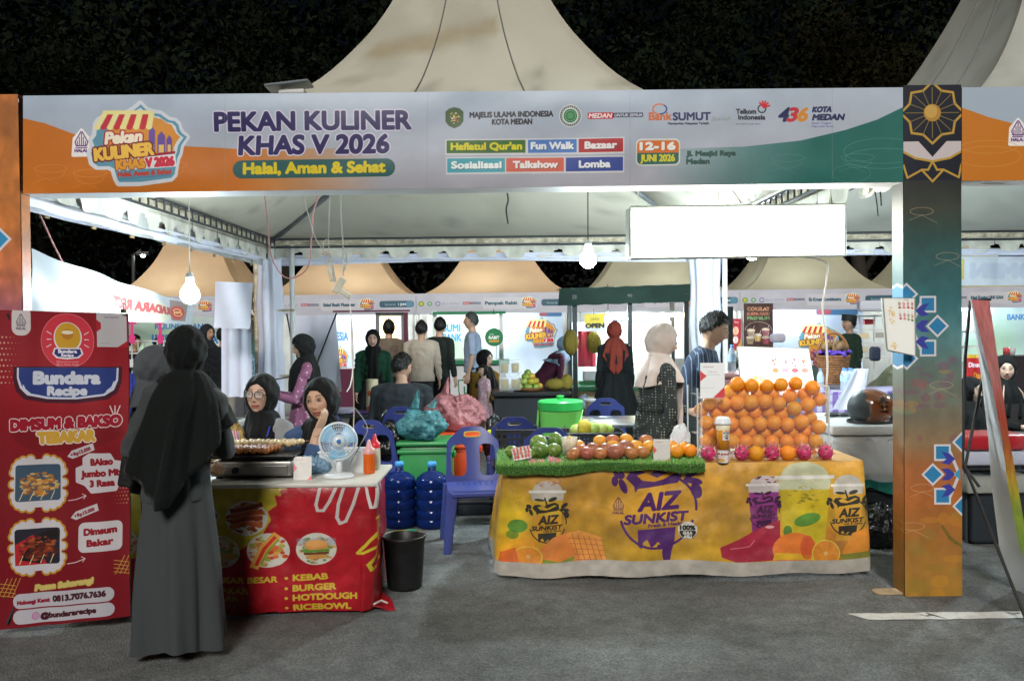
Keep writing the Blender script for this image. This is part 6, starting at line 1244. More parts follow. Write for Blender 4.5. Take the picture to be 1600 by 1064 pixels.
for cx_, cz_, rx, rz_ in ((.045,.062,.022,.018),(.045,.04,.05,.008),(.03,.012,.015,.01),(.063,.012,.015,.01),(.03,-.022,.018,.009),(.062,-.022,.018,.009)):
    n = 16; b.add([onh(cx_+rx*math.cos(2*PI*k/n), cz_+rz_*math.sin(2*PI*k/n)) for k in range(n)], [tuple(range(n))])
b.build('face_print', mat('decal_black', (.012,.012,.012), .3), t); MB().lathe([(.168,0),(.172,.012),(.166,.02)], hc+V(0,0,-.112), 30, sy=.8, cap=False).build('trim', mwire_k, t, smooth=True); settle(t)
# transparent visor of the second helmet
p = P(1398, 640, 6.9); t = thing('helmet', 'dark helmet behind the brown one, mostly hidden by the pillar', 'helmet'); MB().ball(p, (.15,.13,.14), 14).build('shell', mat('helmet_navy', '1c2c4c', .15, coat=1.), t, smooth=True); settle(t)

# ================================================================ LEFT FOOD TABLE (red)
c = Canvas(440, 212, 'a01622', 3, 200, 757); c.grain(.12, 6, 3)
xx = (np.arange(c.w)/c.u+200)[None, :]; yy = (np.arange(c.h)/c.u+757)[:, None]
c.poly([(200,757),(462,757),(464,762),(455,775),(458,790),(446,800),(450,815),(440,835),(436,850),(418,856),(405,866),(392,860),(380,880),(352,884),(300,880),(200,870)], 'b4a02c'); g = random.Random(2)
for k in range(26): x = g.uniform(385,470); y = 757+(470-x)*g.uniform(.3,1.6); c.ell(x, min(y, 870), g.uniform(2,8), g.uniform(1,5), 'b4a02c', .9, g.uniform(-1,1), 9)
c.grain(.12, 30, 5)
for (x, y, r, cols, sd_) in ((362,808,18,['8a2a1c','6a1c18','a8302c','502018'],1),(417,811,29,['8c3c22','b0542c','6c2418','c06a34'],2),(381,867,27,['c8a838','88a040','b06030','d8c090'],3),(446,865,29,['d06a34','e0a050','b83a2c','98a040'],4),(510,864,27,['c88a44','8a6a3c','5a8038','b8a890'],5),(300,820,28,['c8a060','8a4a2c'],6),(310,880,26,['c8a060','8a4a2c'],7),(245,850,26,['b06030','d8c090'],8)):
    c.ell(x, y, r, r, 'c8c4b8'); c.food(x, y, r*.95, r*.95, cols, 70, sd_, .3)
for k in range(4): c.line([(397,826-k*9),(415,819-k*8),(436,822-k*11)], 8, ['b4552c','8c3420','a84a28','742c1c'][k]); c.line([(399,823-k*9),(415,816-k*8),(434,819-k*11)], 1.6, 'd08a5c', .7)
c.rect(484, 846, 536, 858, '8a94a4', 0, .5); c.ell(510, 858, 16, 9, 'c98a48'); c.ell(510, 855, 14, 6, 'd89c58'); c.line([(494,868),(526,866)], 4, '5a8a34'); c.line([(495,872),(525,871)], 4, '6a3a24'); c.ell(510, 877, 15, 4, 'c08a48')
c.line([(428,890),(440,862),(456,842)], 13, 'd89a48'); c.line([(430,888),(441,862),(455,844)], 5, 'c8342c'); c.line([(436,888),(447,864),(460,848)], 3, '7a9a3c'); c.ell(375, 855, 8, 5, 'c84a34'); c.line([(362,872),(398,874)], 10, 'd0a04c'); c.line([(364,868),(396,866)], 4, '7a9a3c')
c.text('BAKSO BAKAR BESAR', 458, 918.5, 9, 'c8ac38', 'r', width=140, bold=.6, rot=.02); c.text('DIMSUM BAKAR', 419, 935, 9, 'b89a34', 'r', width=104, bold=.6, rot=.03); c.text('BAKAR', 406, 947, 8, 'a88c30', 'r', width=46, bold=.3, rot=.03)
for t_, x1, y in (('KEBAB', 524, 916), ('BURGER', 535, 933), ('HOTDOUGH', 563, 949), ('RICEBOWL', 555, 966)): c.ell(470, y-4.5, 2.4, 2.4, 'c8ac38'); c.text(t_, 479, y, 9.4, 'c8ac38', 'l', width=x1-479, bold=.8, rot=-.015)
for pts in ([(516,759),(510,790),(512,800),(520,800),(528,785),(538,759)], [(548,759),(540,790),(538,812),(542,822),(550,818),(560,790),(568,759)]): c.line(pts, 4.6, 'bcb6b2')
for pts, w in (([(578,759),(580,780),(583,796),(588,796),(590,780),(592,759)],4.4), ([(590,815),(597,818),(594,832),(585,846),(565,872),(572,872),(590,862),(600,852),(612,846)],4.6), ([(596,866),(588,880),(580,892),(583,902),(594,900),(606,896)],4.6), ([(606,759),(612,790),(618,759)],4.4)): c.line(pts, w, 'c8b434' if pts[0][1] > 800 else 'd4cfcc')
mrc = pmat('red_cloth_print', c, .34, .8, 5., coat=.15)
t = thing('red_stall_table', 'table with a red and yellow food cloth listing KEBAB BURGER HOTDOUGH, white top', 'table'); LF, LB = 4.68, 5.30; xr = P(590, 757, LF).x; xl = -2.32; rb = P(574, 965, LF).x
tp = [(xl, LB, RT, 160), (xl, LF, RT, 200), (xr-.02, LF, RT, 588), (xr, LF+.02, RT, 592), (P(601, 727, LB).x, LB, RT, 640)]; bt_ = [(xl-.02, LB, .02, 160), (xl, LF-.02, .02, 200), (rb-.01, LF-.02, .015, 574), (rb+.035, LF+.02, .015, 582), (P(600, 900, LB).x+.02, LB, .02, 640)]
b = MB(); vs = []; uv = []; NU, NV = 200, 26
for j in range(NV+1):
    for i in range(NU+1):
        u, f = i/NU, j/NV; a, e = seg(tp, u), seg(bt_, u); p = V(*[a[k]+(e[k]-a[k])*f for k in range(3)]); w = (.008*math.sin(u*25)+.012*math.sin(u*11+f*3))*(.1+f)+.02*noise.noise(V(u*12, f*4, 5))*f+.008*abs(noise.noise(V(u*34+f*5, f*5, 2)))+.005*noise.noise(V(u*55, f*9+u*18, 4)); rd = .012*math.exp(-f*30)
        p += (V(0,-1,0) if (.2 < u < .76) else V(1,0,0) if u >= .76 else V(-1,0,0))*(w-rd); 
        if u < .6: p.z += .01*math.sin(u*33)*f*f
        vs.append(p); uv.append((((a[3]+(e[3]-a[3])*f)-200)/440, 1-f))
b.add(vs, [(j*(NU+1)+i, j*(NU+1)+i+1, (j+1)*(NU+1)+i+1, (j+1)*(NU+1)+i) for j in range(NV) for i in range(NU)], uv); b.build('cloth_skirt', mrc, t, smooth=True)
mwt = mat('table_white', 'cfcbc2', .4, var=.12, vscale=5, bump=.12, bscale=9); b = MB(); b.rbox(((xl+xr)/2-.005, (LF+LB)/2, RT-.004), (xr-xl+.0, LB-LF+.01, .024), .01); b.build('tabletop', mwt, t, auto=40)
for x in (xl+.08, xr-.1):
    for y in (LF+.08, LB-.06): MB().tube([(x,y,0),(x,y,RT-.02)], .014, 8).build('leg', mfr, t)
# the loose corner of the cloth trailing over the asphalt
b = MB(); b.grid(12, 8, lambda u, v: V(rb-.02+.17*u*(1-.5*v), LF+.02+.28*v, .010+.012*math.sin(u*6+v*4)*u+.02*(1-u))); o = b.build('trailing_corner', mat('red_vinyl', '9c1420', .3, coat=.2, bump=.3, bscale=12), t, smooth=True)
b = MB(); pt = [V(rb+.03, LF+.04, .034), V(rb+.06, LF+.1, .036), V(rb+.10, LF+.06, .034)]; b.tube(pt, .006, 5); b.build('white_stroke', mwt, t); settle(t)
TL = RT+.009
# ---- gas griddle with skewers
t = thing('gas_griddle', 'flat metal gas stove with a black griddle plate on the red table', 'stove'); x0, x1 = P(330, 740, 4.85).x, P(458, 740, 4.85).x; z0 = TL; ms = mat('stove_steel', (.34,.33,.30), .35, metal=.75, var=.3, vscale=12)
MB().rbox(((x0+x1)/2, 5.0, z0+.055), (x1-x0, .34, .085), .012).build('body', ms, t, auto=40); MB().rbox(((x0+x1)/2+.0, 4.826, z0+.05), (x1-x0-.05, .012, .05), .004).build('front_panel', mat('stove_panel', (.28,.27,.25), .4, metal=.6), t)
MB().lathe([(.001,0),(.018,0),(.016,.02),(.001,.022)], (P(366, 741, 4.8).x, 4.82, z0+.05), 14, Matrix.Rotation(R(90), 3, 'X'), cap=False).build('knob', mwire_k, t, smooth=True)
for sx in (x0+.04, x1-.04): MB().lathe([(.02,0),(.016,.016)], (sx, 4.87, z0), 10).build('foot', mwire_k, t)
zg = z0+.125; b = MB(); b.rbox(((x0+x1)/2+.01, 4.98, zg), (x1-x0+.02, .33, .02), .01); b.rbox(((x0+x1)/2+.01, 4.98, zg-.022), (x1-x0-.08, .26, .03), .01); b.build('griddle_plate', mat('griddle_black', (.02,.02,.021), .35, metal=.5, bump=.2, bscale=30), t, auto=40); settle(t)
mbk2 = mat('meatball_glazed', 'a8652f', .25, var=.45, vscale=60, spec=.7); mbk3 = mat('meatball_pale', 'd0b88c', .35, var=.2, vscale=50); mwd = mat('skewer_wood', 'c8a468', .7)
g = random.Random(8); zk = zg+.012
def skewer(x, y, L_, rz_, m, r, n, label, grp, zz=0.):
    t = thing('skewer', label, 'skewer', grp, (x, y, zk+r+zz), R(rz_)); MB().tube([(0,-L_*.55,0),(0,L_*.5,.0)], .0018, 5).build('stick', mwd, t)
    for k in range(n): MB().ball((g.uniform(-.002,.002), -L_*.36+k*r*1.75, 0), (r*g.uniform(.95,1.15), r, r*.95), 10, Matrix.Rotation(g.random()*3, 3, 'Y')).build('meatball', m, t, smooth=True)
n1 = 11
for i in range(n1):
    x = x0-.02+(x1-x0-.1)*i/(n1-1); skewer(x, 4.90+.01*(i % 2), .2, -22+g.uniform(-5,5), mbk2, .021, 4, 'glazed meatball skewer, number '+(words_+['eleventh'])[i]+' from the left in the front row on the griddle', 'glazed skewers in the front row on the griddle')
for i in range(9):
    x = x0+.05+(x1-x0-.07)*i/8; skewer(x, 5.03+.006*(i % 2), .19, -28+g.uniform(-6,6), mbk3, .020, 4, 'pale meatball skewer, '+words_[i]+' from the left in the rear row on the griddle', 'pale skewers in the rear row on the griddle', .018)
# ---- card, crumpled bag, containers
card('card', 459, 487, 713, 756, 4.78, 'grey payment card holder on the red table beside the fan', 'bdb8b2')
bag('crumpled_bag', P(490, 730, 5.0).x, 5.02, TL, .2, .12, .11, mat('bag_skyblue', (.25,.42,.58), .2, bump=.6, bscale=30, alpha=.8, spec=.8, translucent=.3), 'crumpled pale blue plastic bag behind the card holder on the red table', 0, 21, 'bag', False)
bag('crumpled_bag', P(455, 745, 4.95).x, 4.92, TL, .09, .08, .05, mat('bag_dark_teal', (.03,.12,.16), .25, bump=.5, bscale=30), 'small dark teal packet beside the stove on the red table', 0, 22, 'bag', False)
t = thing('food_container', 'translucent white plastic container half full of pale food on the red table', 'container'); p = P(543, 726, 5.08); mtr = mat('container_clear', (.88,.9,.9), .25, alpha=.55, spec=.6); 
def frustum(b, c, w0, d0, w1, d1, h, th=.003):
    c = V(*c); q = lambda w, d, z: [c+V(-w/2,-d/2,z), c+V(w/2,-d/2,z), c+V(w/2,d/2,z), c+V(-w/2,d/2,z)]
    vs = q(w0,d0,0)+q(w1,d1,h)+q(w1-2*th,d1-2*th,h)+q(w0-2*th,d0-2*th,th); fs = [(3,2,1,0)]+[(i,(i+1)%4,4+(i+1)%4,4+i) for i in range(4)]+[(4+i,4+(i+1)%4,8+(i+1)%4,8+i) for i in range(4)]+[(8+i,8+(i+1)%4,12+(i+1)%4,12+i) for i in range(4)]+[(12,13,14,15)]
    b.add(vs, fs)
b = MB(); frustum(b, (p.x,5.08,TL), .26, .16, .295, .19, .12); b.build('tub', mtr, t); b = MB(); q = [V(p.x-.15,4.983,TL+.12),V(p.x+.15,4.983,TL+.12),V(p.x+.15,5.177,TL+.12),V(p.x-.15,5.177,TL+.12)]; b.tube(q+[q[0]], .005, 6); b.build('rim', mplw, t)
b = MB(); 
for k in range(9): b.ball((p.x+.03+.1*g.random(), 5.05+.06*g.random(), TL+.025+.03*g.random()), .02, 8)
b.build('food', mat('food_pale', 'b8b0a0', .6), t, smooth=True); settle(t)
def sauce(px, py, Y, col, capc, label, h=.125):
    p = P(px, py, Y); t = thing('sauce_bottle', label, 'sauce bottle', 'sauce bottles on the red table', (p.x, Y, TL)); MB().lathe([(.001,0),(.031,0),(.033,.01),(.033,h*.92),(.029,h),(.001,h)], n=24, cap=False).build('bottle', mat('sauce_'+col, col, .25, spec=.6, translucent=.15), t, smooth=True, auto=50)
    MB().lathe([(.033,h*.9),(.034,h),(.031,h+.018),(.018,h+.026),(.012,h+.05),(.006,h+.068),(.001,h+.07)], n=20, cap=False).build('nozzle_cap', mat('cap_'+capc, capc, .35, spec=.5), t, smooth=True)
sauce(577, 735, 4.98, 'e0661c', 'e0a8a8', 'squeezy bottle of orange sauce with a pale pink nozzle'); sauce(586, 733, 5.12, 'e0dcc8', 'd0303c', 'cream squeezy bottle with a red cap just behind the orange sauce', .14)
# ---- fan
t = thing('desk_fan', 'small white desk fan with pale blue blades facing us on the red table', 'fan'); mfw = mat('fan_white', 'dde2e6', .3, spec=.5); p = P(526, 748, 4.80); fx = p.x; fy = 4.86; fz = P(523, 690, 4.84).z; rf = .102; tilt = Matrix.Rotation(R(-6), 3, 'X') @ Matrix.Rotation(R(14), 3, 'Z')
MB().lathe([(.001,0),(.088,0),(.09,.008),(.08,.02),(.03,.026),(.001,.026)], (fx,fy,TL), 32, sy=.8, cap=False).build('base', mfw, t, smooth=True); MB().tube([(fx,fy+.01,TL+.02),(fx,fy+.012,TL+.07),(fx,fy+.025,fz-.06)], [.02,.017,.016], 12).build('stand', mfw, t, smooth=True)
hc = V(fx, fy, fz); MB().lathe([(.001,.0),(.034,0),(.036,.03),(.03,.06),(.001,.066)], hc+tilt @ V(0,.02,0), 20, tilt @ Matrix.Rotation(R(-90), 3, 'X'), cap=False).build('motor', mfw, t, smooth=True)
def FR(r, a, d): return hc+tilt @ V(r*math.cos(a), d, r*math.sin(a))
b = MB()
for k in range(44):
    a = 2*PI*k/44; b.tube([FR(.03, a, -.036), FR(.075, a+.16, -.033), FR(rf*.97, a+.32, -.012), FR(rf, a+.34, 0)], .0011, 4, cap=False)
    b.tube([FR(.035, a, .03), FR(.08, a, .028), FR(rf, a, 0)], .0011, 4, cap=False)
for r, d, w in ((rf,0,.005),(rf*.84,-.025,.0014),(.052,-.036,.0016)): b.tube([FR(r, 2*PI*k/48, d) for k in range(49)], w, 6, cap=False)
b.build('grille', mfw, t); b = MB(); b.tube([FR(rf*1.0, 2*PI*k/48, 0) for k in range(49)], .0068, 8, cap=False); b.build('grille_ring', mfw, t, smooth=True)
for k in range(3):
    a0_ = k*2*PI/3+.5; b = MB(); b.grid(8, 6, lambda u, v: FR(.025+v*.078, a0_+(u-.5)*(1.5-.4*v), -.004+(u-.5)*.022)); b.build('blade', mat('fan_blade', '8cc4e4', .3, translucent=.3), t, smooth=True)
MB().lathe([(.001,.012),(.02,.01),(.032,.002),(.034,-.004),(.001,-.004)], hc+tilt @ V(0,-.036,0), 24, tilt @ Matrix.Rotation(R(90), 3, 'X'), cap=False).build('hub_cap', mfw, t, smooth=True); MB().lathe([(.001,.022),(.01,.021),(.0125,.014),(.0125,.008)], hc+tilt @ V(0,-.038,0), 16, tilt @ Matrix.Rotation(R(90), 3, 'X'), cap=False).build('blue_centre', mat('fan_blue', '2c86c8', .3), t, smooth=True)
MB().lathe([(.001,.001),(.006,.0),(.006,.03),(.001,.031)], hc+V(-.005,.03,.036), 10, cap=False).build('oscillation_knob', mat('fan_blue'), t, smooth=True); settle(t)
cord([V(fx+.03,fy+.03,TL+.02), V(fx+.1,fy+.12,TL+.16), V(fx+.14,fy+.14,TL+.24), V(fx+.12,fy+.16,TL+.3), V(fx+.04,fy+.3,TL+.36)], .0035, mat('wire_grey', '8a8c90', .5), 'grey fan flex rising beside the desk fan')

# ================================================================ RED BANNER AT THE LEFT
c = Canvas(208, 486, '8e1220', 4.2, -8, 487); c.vgrad([(0,'861521'),(.25,'921823'),(.5,'7a111b'),(1,'74101d')]); xx = (np.arange(c.w)/c.u-8)[None, :]; yy = (np.arange(c.h)/c.u+487)[:, None]
c.hmix(np.clip(1-np.hypot((xx-110)/110, (yy-600)/70), 0, 1)*.8, 'a01b27')
for j in range(9):
    for i in range(6): c.ell(-4+i*6+(j % 2)*3, 528+j*8.6, max(.3, 2-.36*i), max(.3, 2-.36*i), 'c8907c')
for j in range(6):
    for i in range(5): c.ell(197-i*5-(j % 2)*2.5, 760+j*6, max(.3, 1.6-.3*i), max(.3, 1.6-.3*i), 'b0705c')
c.rect(16, 480, 46, 525, 'ccc4c4', 12); halal_mark(c, 31, 505, 30, None, '5a5060')
c.ell(103, 532, 42.5, 42.5, 'c83444'); c.ring(103, 532, 42, 42, 1.2, 'd86a70'); c.ell(103, 527, 22, 24, 'e0d8dc'); c.ell(103, 526, 20, 22, 'c8982c')
c.poly([(83,544),(123,544),(126,552),(120,558),(103,560),(86,558),(80,552)], 'e0d8dc', 1, 1); c.poly([(84,545),(122,545),(124,552),(118,557),(103,558),(88,557),(82,552)], '2a3074'); c.text('Bundara', 103, 551, 5, 'e8e4ec', width=28, bold=.5); c.text('Recipe', 103, 556.5, 4, 'e8e4ec', width=18, bold=.4)
for k in (-1, 1):
    for j in (-1, 0, 1): c.line([(103+k*26, 530+j*8), (103+k*33, 530+j*12)], 1.4, 'e0ccd0')
c.ell(103, 522, 9, 8, 'b87a28'); c.ell(103, 519, 9, 3, 'e8dcc0')
c.text('@bundararecipe', 103, 566, 3.2, 'e0b0b4', width=34); c.text('0813.7076.7636', 103, 571, 3.2, 'e0b0b4', width=34)
c.poly([(150,487),(198,487),(198,541),(180,541),(150,541)], 'b8b4b8'); c.poly([(150,498),(157,503),(157,512),(150,517)], 'a81c28'); c.text('quick payment', 174, 495, 3.4, '5a4a70', width=22); c.poly([(182,541),(200,530),(200,541)], 'a81c28'); c.text('nmid 1026', 162, 536, 2, '8a8088')
c.poly([(22,574),(187,574),(186,596),(180,612),(166,622),(120,627),(70,626),(38,620),(26,608),(22,592)], '201428', .7, 2); c.poly([(26,574),(183,574),(182,594),(176,609),(162,618),(118,623),(72,622),(42,616),(31,605),(26,590)], 'c8ccdc'); c.poly([(29,574),(180,574),(179,592),(173,606),(160,615),(118,620),(74,619),(46,613),(34,602),(29,589)], '283a7c')
c.text('Bundara', 103, 598, 17, 'c8ccda', width=102, bold=2.0); c.text('Recipe', 103, 616, 12.5, 'c8ccda', width=60, bold=1.5); c.line([(36,601),(39,607),(46,613)], 2, 'c8ccda'); c.line([(176,596),(173,604),(165,611)], 2, 'c8ccda')
c.poly([(12,672),(40,660),(180,655),(195,680),(150,700),(60,705),(25,690)], '701018', .6); c.text('DIMSUM & BAKSO', 101, 667, 15, '98142a', width=172, bold=1.9, out=(1.6, 'd6c0c0'), rot=-.03, shear=.05); c.text('TEBAKAR', 102, 689, 15.5, 'c89a3c', width=90, bold=2.2, out=(1.7, 'd8cfc4'), rot=-.03)
for a in (-.5, 0, .5): c.line([(178+6*math.sin(a), 646), (178+16*math.sin(a), 636-2*math.cos(a))], 1.8, 'd8c8c8')
def ptag(x, y, t_): c.poly([(x-22,y+6),(x-15,y-3),(x+19,y-14),(x+22,y-3),(x-14,y+10)], 'c0b8bc'); c.text(t_, x+2, y+1, 5, '801824', width=28, bold=.5, rot=-.32); c.ell(x-15, y+3.5, 1.5, 1.5, '801824')
ptag(125, 706, 'Rp15.000'); ptag(130, 802, 'Rp15.000')
for y, cols, sd_ in ((752, ['b87a34','c8924c','9a5a28','d0a868'], 3), (850, ['6c2418','8c3a20','4a1c18','a8542c'], 4)):
    for k in range(22):
        a = 2*PI*k/22; sx = 40*math.copysign(abs(math.cos(a))**.6, math.cos(a)); sy = 38*math.copysign(abs(math.sin(a))**.6, math.sin(a)); c.ell(57+sx, y+sy, 8, 8, 'b8862c')
    for k in range(22):
        a = 2*PI*k/22; sx = 39*math.copysign(abs(math.cos(a))**.6, math.cos(a)); sy = 37*math.copysign(abs(math.sin(a))**.6, math.sin(a)); c.ell(57+sx, y+sy, 6, 6, 'c4c0c4')
    c.rect(19, y-37, 95, y+37, 'c4c0c4', 8); c.rect(21, y-29, 92, y+27, '262430' if sd_ == 4 else '3c5064', 5)
    if sd_ == 4: c.poly([(21,y-5),(50,y-20),(70,y+27),(21,y+27)], 'b0242c'); c.poly([(28,y+18),(60,y-22),(86,y-28),(92,y-18),(60,y+26)], '1c1618')
    c.food(58, y+2, 32, 20, cols, 110, sd_, .3)
    for k in range(4): c.line([(28+k*16, y+25), (34+k*16, y+12)], 1.3, 'd8c090')
c.poly([(128,716),(138,710),(170,711),(176,722),(196,726),(198,748),(184,754),(178,768),(140,770),(130,758),(117,752),(117,732),(128,728)], 'c4bec2', 1, 2)
for t_, y, w in (('BAkso', 727, 34), ('Jumbo Mix', 745, 66), ('3 Rasa', 761, 38)): c.text(t_, 157, y, 9.5, '8a1420', width=w, bold=1, rot=-.02)
c.rect(120, 817, 188, 864, 'c4bec2', 9); c.text('Dimsum', 154, 836, 9.5, '8a1420', width=50, bold=1, rot=-.04); c.text('Bakar', 154, 854, 9.5, '8a1420', width=40, bold=1, rot=-.04)
for y in (778, 876): c.line([(104,y+3),(116,y+2),(128,y-2),(130,y-3)], 1.4, 'd0b8bc'); c.line([(125,y-6),(131,y-3),(127,y+2)], 1.2, 'd0b8bc')
c.text('Pesan Sekarang!', 97, 915, 8, 'c8b468', width=92, bold=1.2, out=(.9, 'a89048'), shear=.2, rot=-.06)
for (x, y) in ((6,910),(190,888)):
    for k in range(4): c.line([(x-12+k*7,y+14),(x+2+k*7,y-14)], 1.3, 'b08838'); c.line([(x-14,y-8+k*6),(x+14,y-2+k*6)], 1.3, 'b08838')
c.rect(16, 921, 176, 944, 'b4b0b8', 11); c.rect(16, 946, 176, 968, 'b4b0b8', 11); c.text('Hubungi Kami:', 48, 937, 5.4, '8a1830', width=50, bold=.7, rot=-.02); c.text('0813.7076.7636', 121, 936, 8.6, '401420', width=84, bold=.9, rot=-.02)
c.ring(51, 957, 5, 5, 1.3, 'b04a90'); c.ring(51, 957, 2, 2, 1, 'b04a90'); c.text('@bundararecipe', 103, 961, 7.6, '401420', width=88, bold=.9, rot=-.02)
t = thing('food_banner', 'red standing banner for Bundara Recipe with skewers and prices, far left', 'banner'); q = [P(-8, 986, 4.36), P(204, 962, 4.5), P(200, 490, 4.5), P(-8, 484, 4.36)]
def fb_(u, v): p = q[0].lerp(q[1], u).lerp(q[3].lerp(q[2], u), v); return p+V(0, .012*math.sin(u*5+1)*(1-v)+.006*math.sin(v*14+u*3)+.004*math.sin(u*22), 0)
MB().grid(24, 50, fb_).build('print', pmat('red_banner_print', c, .35, .12, 4., coat=.1), t, smooth=True)
MB().grid(24, 50, lambda u, v: fb_(u, v)+V(0,.01,0)).build('back', mback, t)
pc = q[0].lerp(q[2], .5)+V(0,.2,0); MB().tube([V(pc.x,pc.y,1.0), V(pc.x,pc.y+.25,.01)], .01, 6).build('rear_leg', mfr, t)
for a in (q[2]+V(-.04,.02,-.02), q[3]+V(.05,.02,-.02), q[0]+V(.05,.02,.03), q[1]+V(-.05,.02,.03)): MB().tube([pc+V(0,-.05,.0), a], .006, 6).build('stand_arm', mfr, t)
settle(t)
t = thing('binder_clip', 'black clip at the top right corner of the red banner', 'clip'); p = P(193, 486, 4.48); MB().rbox(p, (.022,.03,.02), .004).build('clip_body', mwire_k, t); MB().tube([p+V(0,-.005,.008), p+V(.008,-.012,.04), p+V(.014,-.005,.03)], .0022, 5).build('clip_lever', mwire_k, t); settle(t)

# ================================================================ RIGHT NEIGHBOUR: banner stand, folding table, drinks
t = thing('banner_stand', 'narrow edge-on banner stand at the right with red orange green print', 'banner stand')
L0 = [(1516,468),(1534,595),(1544,685),(1549,756),(1561,852),(1590,935)]; M0 = [(1546,470),(1564,595),(1577,685),(1590,756),(1606,852),(1632,935)]; MF = [.06,.5,.66,.62,.7,.9]
c = Canvas(40, 240, 'b83c34', 3); c.vgrad([(0,'d07a78'),(.2,'cc8480'),(.32,'c05040'),(.45,'c06a30'),(.58,'c8a030'),(.68,'92a42c'),(.8,'7a9c30'),(1,'88a83c')]); c.grain(.2, 5, 4); mpr = pmat('side_banner_print', c, .4, .2, 5)
def il(L_, v):
    k = (1-v)*(len(L_)-1); i = min(int(k), len(L_)-2); f = k-i; return L_[i][0]+(L_[i+1][0]-L_[i][0])*f, L_[i][1]+(L_[i+1][1]-L_[i][1])*f
Yb = 4.78
def rb_(u, v): xl_, yl_ = il(L0, v); xr2, yr_ = il(M0, v); m0 = float(np.interp((1-v)*5, range(6), MF)); xm, ym = xl_+(xr2-xl_)*m0, yl_+(yr_-yl_)*m0; return P(xm+(xr2-xm)*u, ym+(yr_-ym)*u, Yb+.02*math.sin(v*5)+.10*u)
def wb_(u, v): xl_, yl_ = il(L0, v); xr2, yr_ = il(M0, v); m0 = float(np.interp((1-v)*5, range(6), MF)); return P(xl_+(xr2-xl_)*m0*u, yl_+(yr_-yl_)*m0*u, Yb+.18*(1-u)+.02*math.sin(v*5)*u)
MB().grid(6, 40, rb_).build('print', mpr, t, smooth=True); MB().grid(6, 40, wb_).build('turned_back', mat('flag_white', 'e6e8ea', .6, bump=.2, bscale=5, translucent=.1), t, smooth=True)
MB().tube([P(1516, 470, 5.0), P(1508, 560, 5.0), P(1504, 720, 5.0)], .009, 6).build('mast', mwire_k, t); MB().tube([P(1516, 470, 5.0), P(1548, 468, 4.9)], .007, 6).build('top_arm', mwire_k, t)
for a, b2 in (((1504, 720, 5.0), (1612, 990, 4.35)), ((1504, 725, 5.0), (1530, 760, 4.9)), ((1541, 560, 5.05), (1507, 735, 5.0))): MB().tube([P(*a), P(*b2)], .009, 6).build('stand_leg', mwire_k, t)
settle(t)
t = thing('folding_table', 'black folding table frame with grey top at the right edge', 'table'); Y = 6.0; zt = P(1540, 690, Y).z; xa, xb_ = P(1505, 690, Y).x, P(1680, 690, Y).x
MB().rbox(((xa+xb_)/2, 6.25, zt-.01), (xb_-xa, .5, .03), .01).build('tabletop', mat('top_grey', '35383a', .4), t)
for (x, y) in ((xa+.03,6.02),(xb_-.03,6.02),(xa+.03,6.48),(xb_-.03,6.48)): MB().tube([(x,y,0),(x,y,zt-.02)], .014, 8).build('leg', mfr, t)
for z in (.28,.5): MB().tube([(xa+.03,6.02,z),(xb_-.03,6.02,z)], .01, 6).build('cross_bar', mfr, t)
settle(t)
for nm, px0, px1, py0, py1, Y, dep, col, lab in (('red_tray', 1510, 1610, 679, 704, 5.72, .3, 'a01c28', 'glossy red cooler lid below the folding table top, right edge'), ('cooler_box', 1512, 1610, 704, 728, 5.74, .3, 'a8acbc', 'pale grey cooler box body below the red lid, right edge'), ('white_board', 1512, 1610, 742, 772, 5.9, .3, '8f928c', 'greyish box under the cooler at the right edge')):
    b = MB(); a, c2 = P(px0, py1, Y), P(px1, py0, Y); b.rbox(((a.x+c2.x)/2, Y+dep/2, (a.z+c2.z)/2), (c2.x-a.x, dep, c2.z-a.z), .02); o = b.build(nm, mat(nm+'_m', col, .3, coat=.4 if nm == 'red_tray' else 0), None, auto=40); tag(o, lab, nm.replace('_', ' ')); settle(o)
MB().rbox((P(1560, 800, 6.0).x, 6.1, .2), (.42,.3,.38), .02).build('dark_bin', mat('dark_box')); o = bpy.data.objects['dark_bin']; tag(o, 'dark bin standing under the right folding table', 'bin'); settle(o)
c = Canvas(60, 50, 'a81a20', 4); c.rect(0, 0, 60, 6, 'c8a030'); c.text('Dimsum', 30, 22, 8, 'd8c8d0', bold=.6); c.text('Dan', 34, 42, 10, 'c88a2c', bold=.8); sheet('red_sign', 1506, 1546, 554, 598, 8.8, pmat('dan_print', c), 'red sign with orange lettering between the pillar and the side banner', 'sign')
t = thing('shelf_rack', 'pale shelf with goods behind the printed pillar, right side', 'shelf rack'); Y = 13; xa, xb_ = P(1502, 500, Y).x, P(1545, 500, Y).x
for k in range(3): MB().box(((xa+xb_)/2, Y, P(1520, 518+k*24, Y).z), (xb_-xa, .3, .025)).build('shelf', mpost, t)
for x in (xa, xb_): MB().box((x, Y, .85), (.03,.03,1.7)).build('upright', mpost, t)
settle(t)
for px, col, lab in ((1577, 'c84a4c', 'small red topped jar on the counter below the green backdrop'), (1586, 'c8c8cc', 'white mug on the counter below the green backdrop')): p = P(px, 549, 15.6); o = MB().lathe([(.001,0),(.05,0),(.055,.13),(.04,.14),(.001,.14)], (p.x, 15.7, P(px, 556, 15.4).z), 14, cap=False).build('jar', mat('jar_'+col, col, .4), None, smooth=True); tag(o, lab, 'jar'); settle(o)
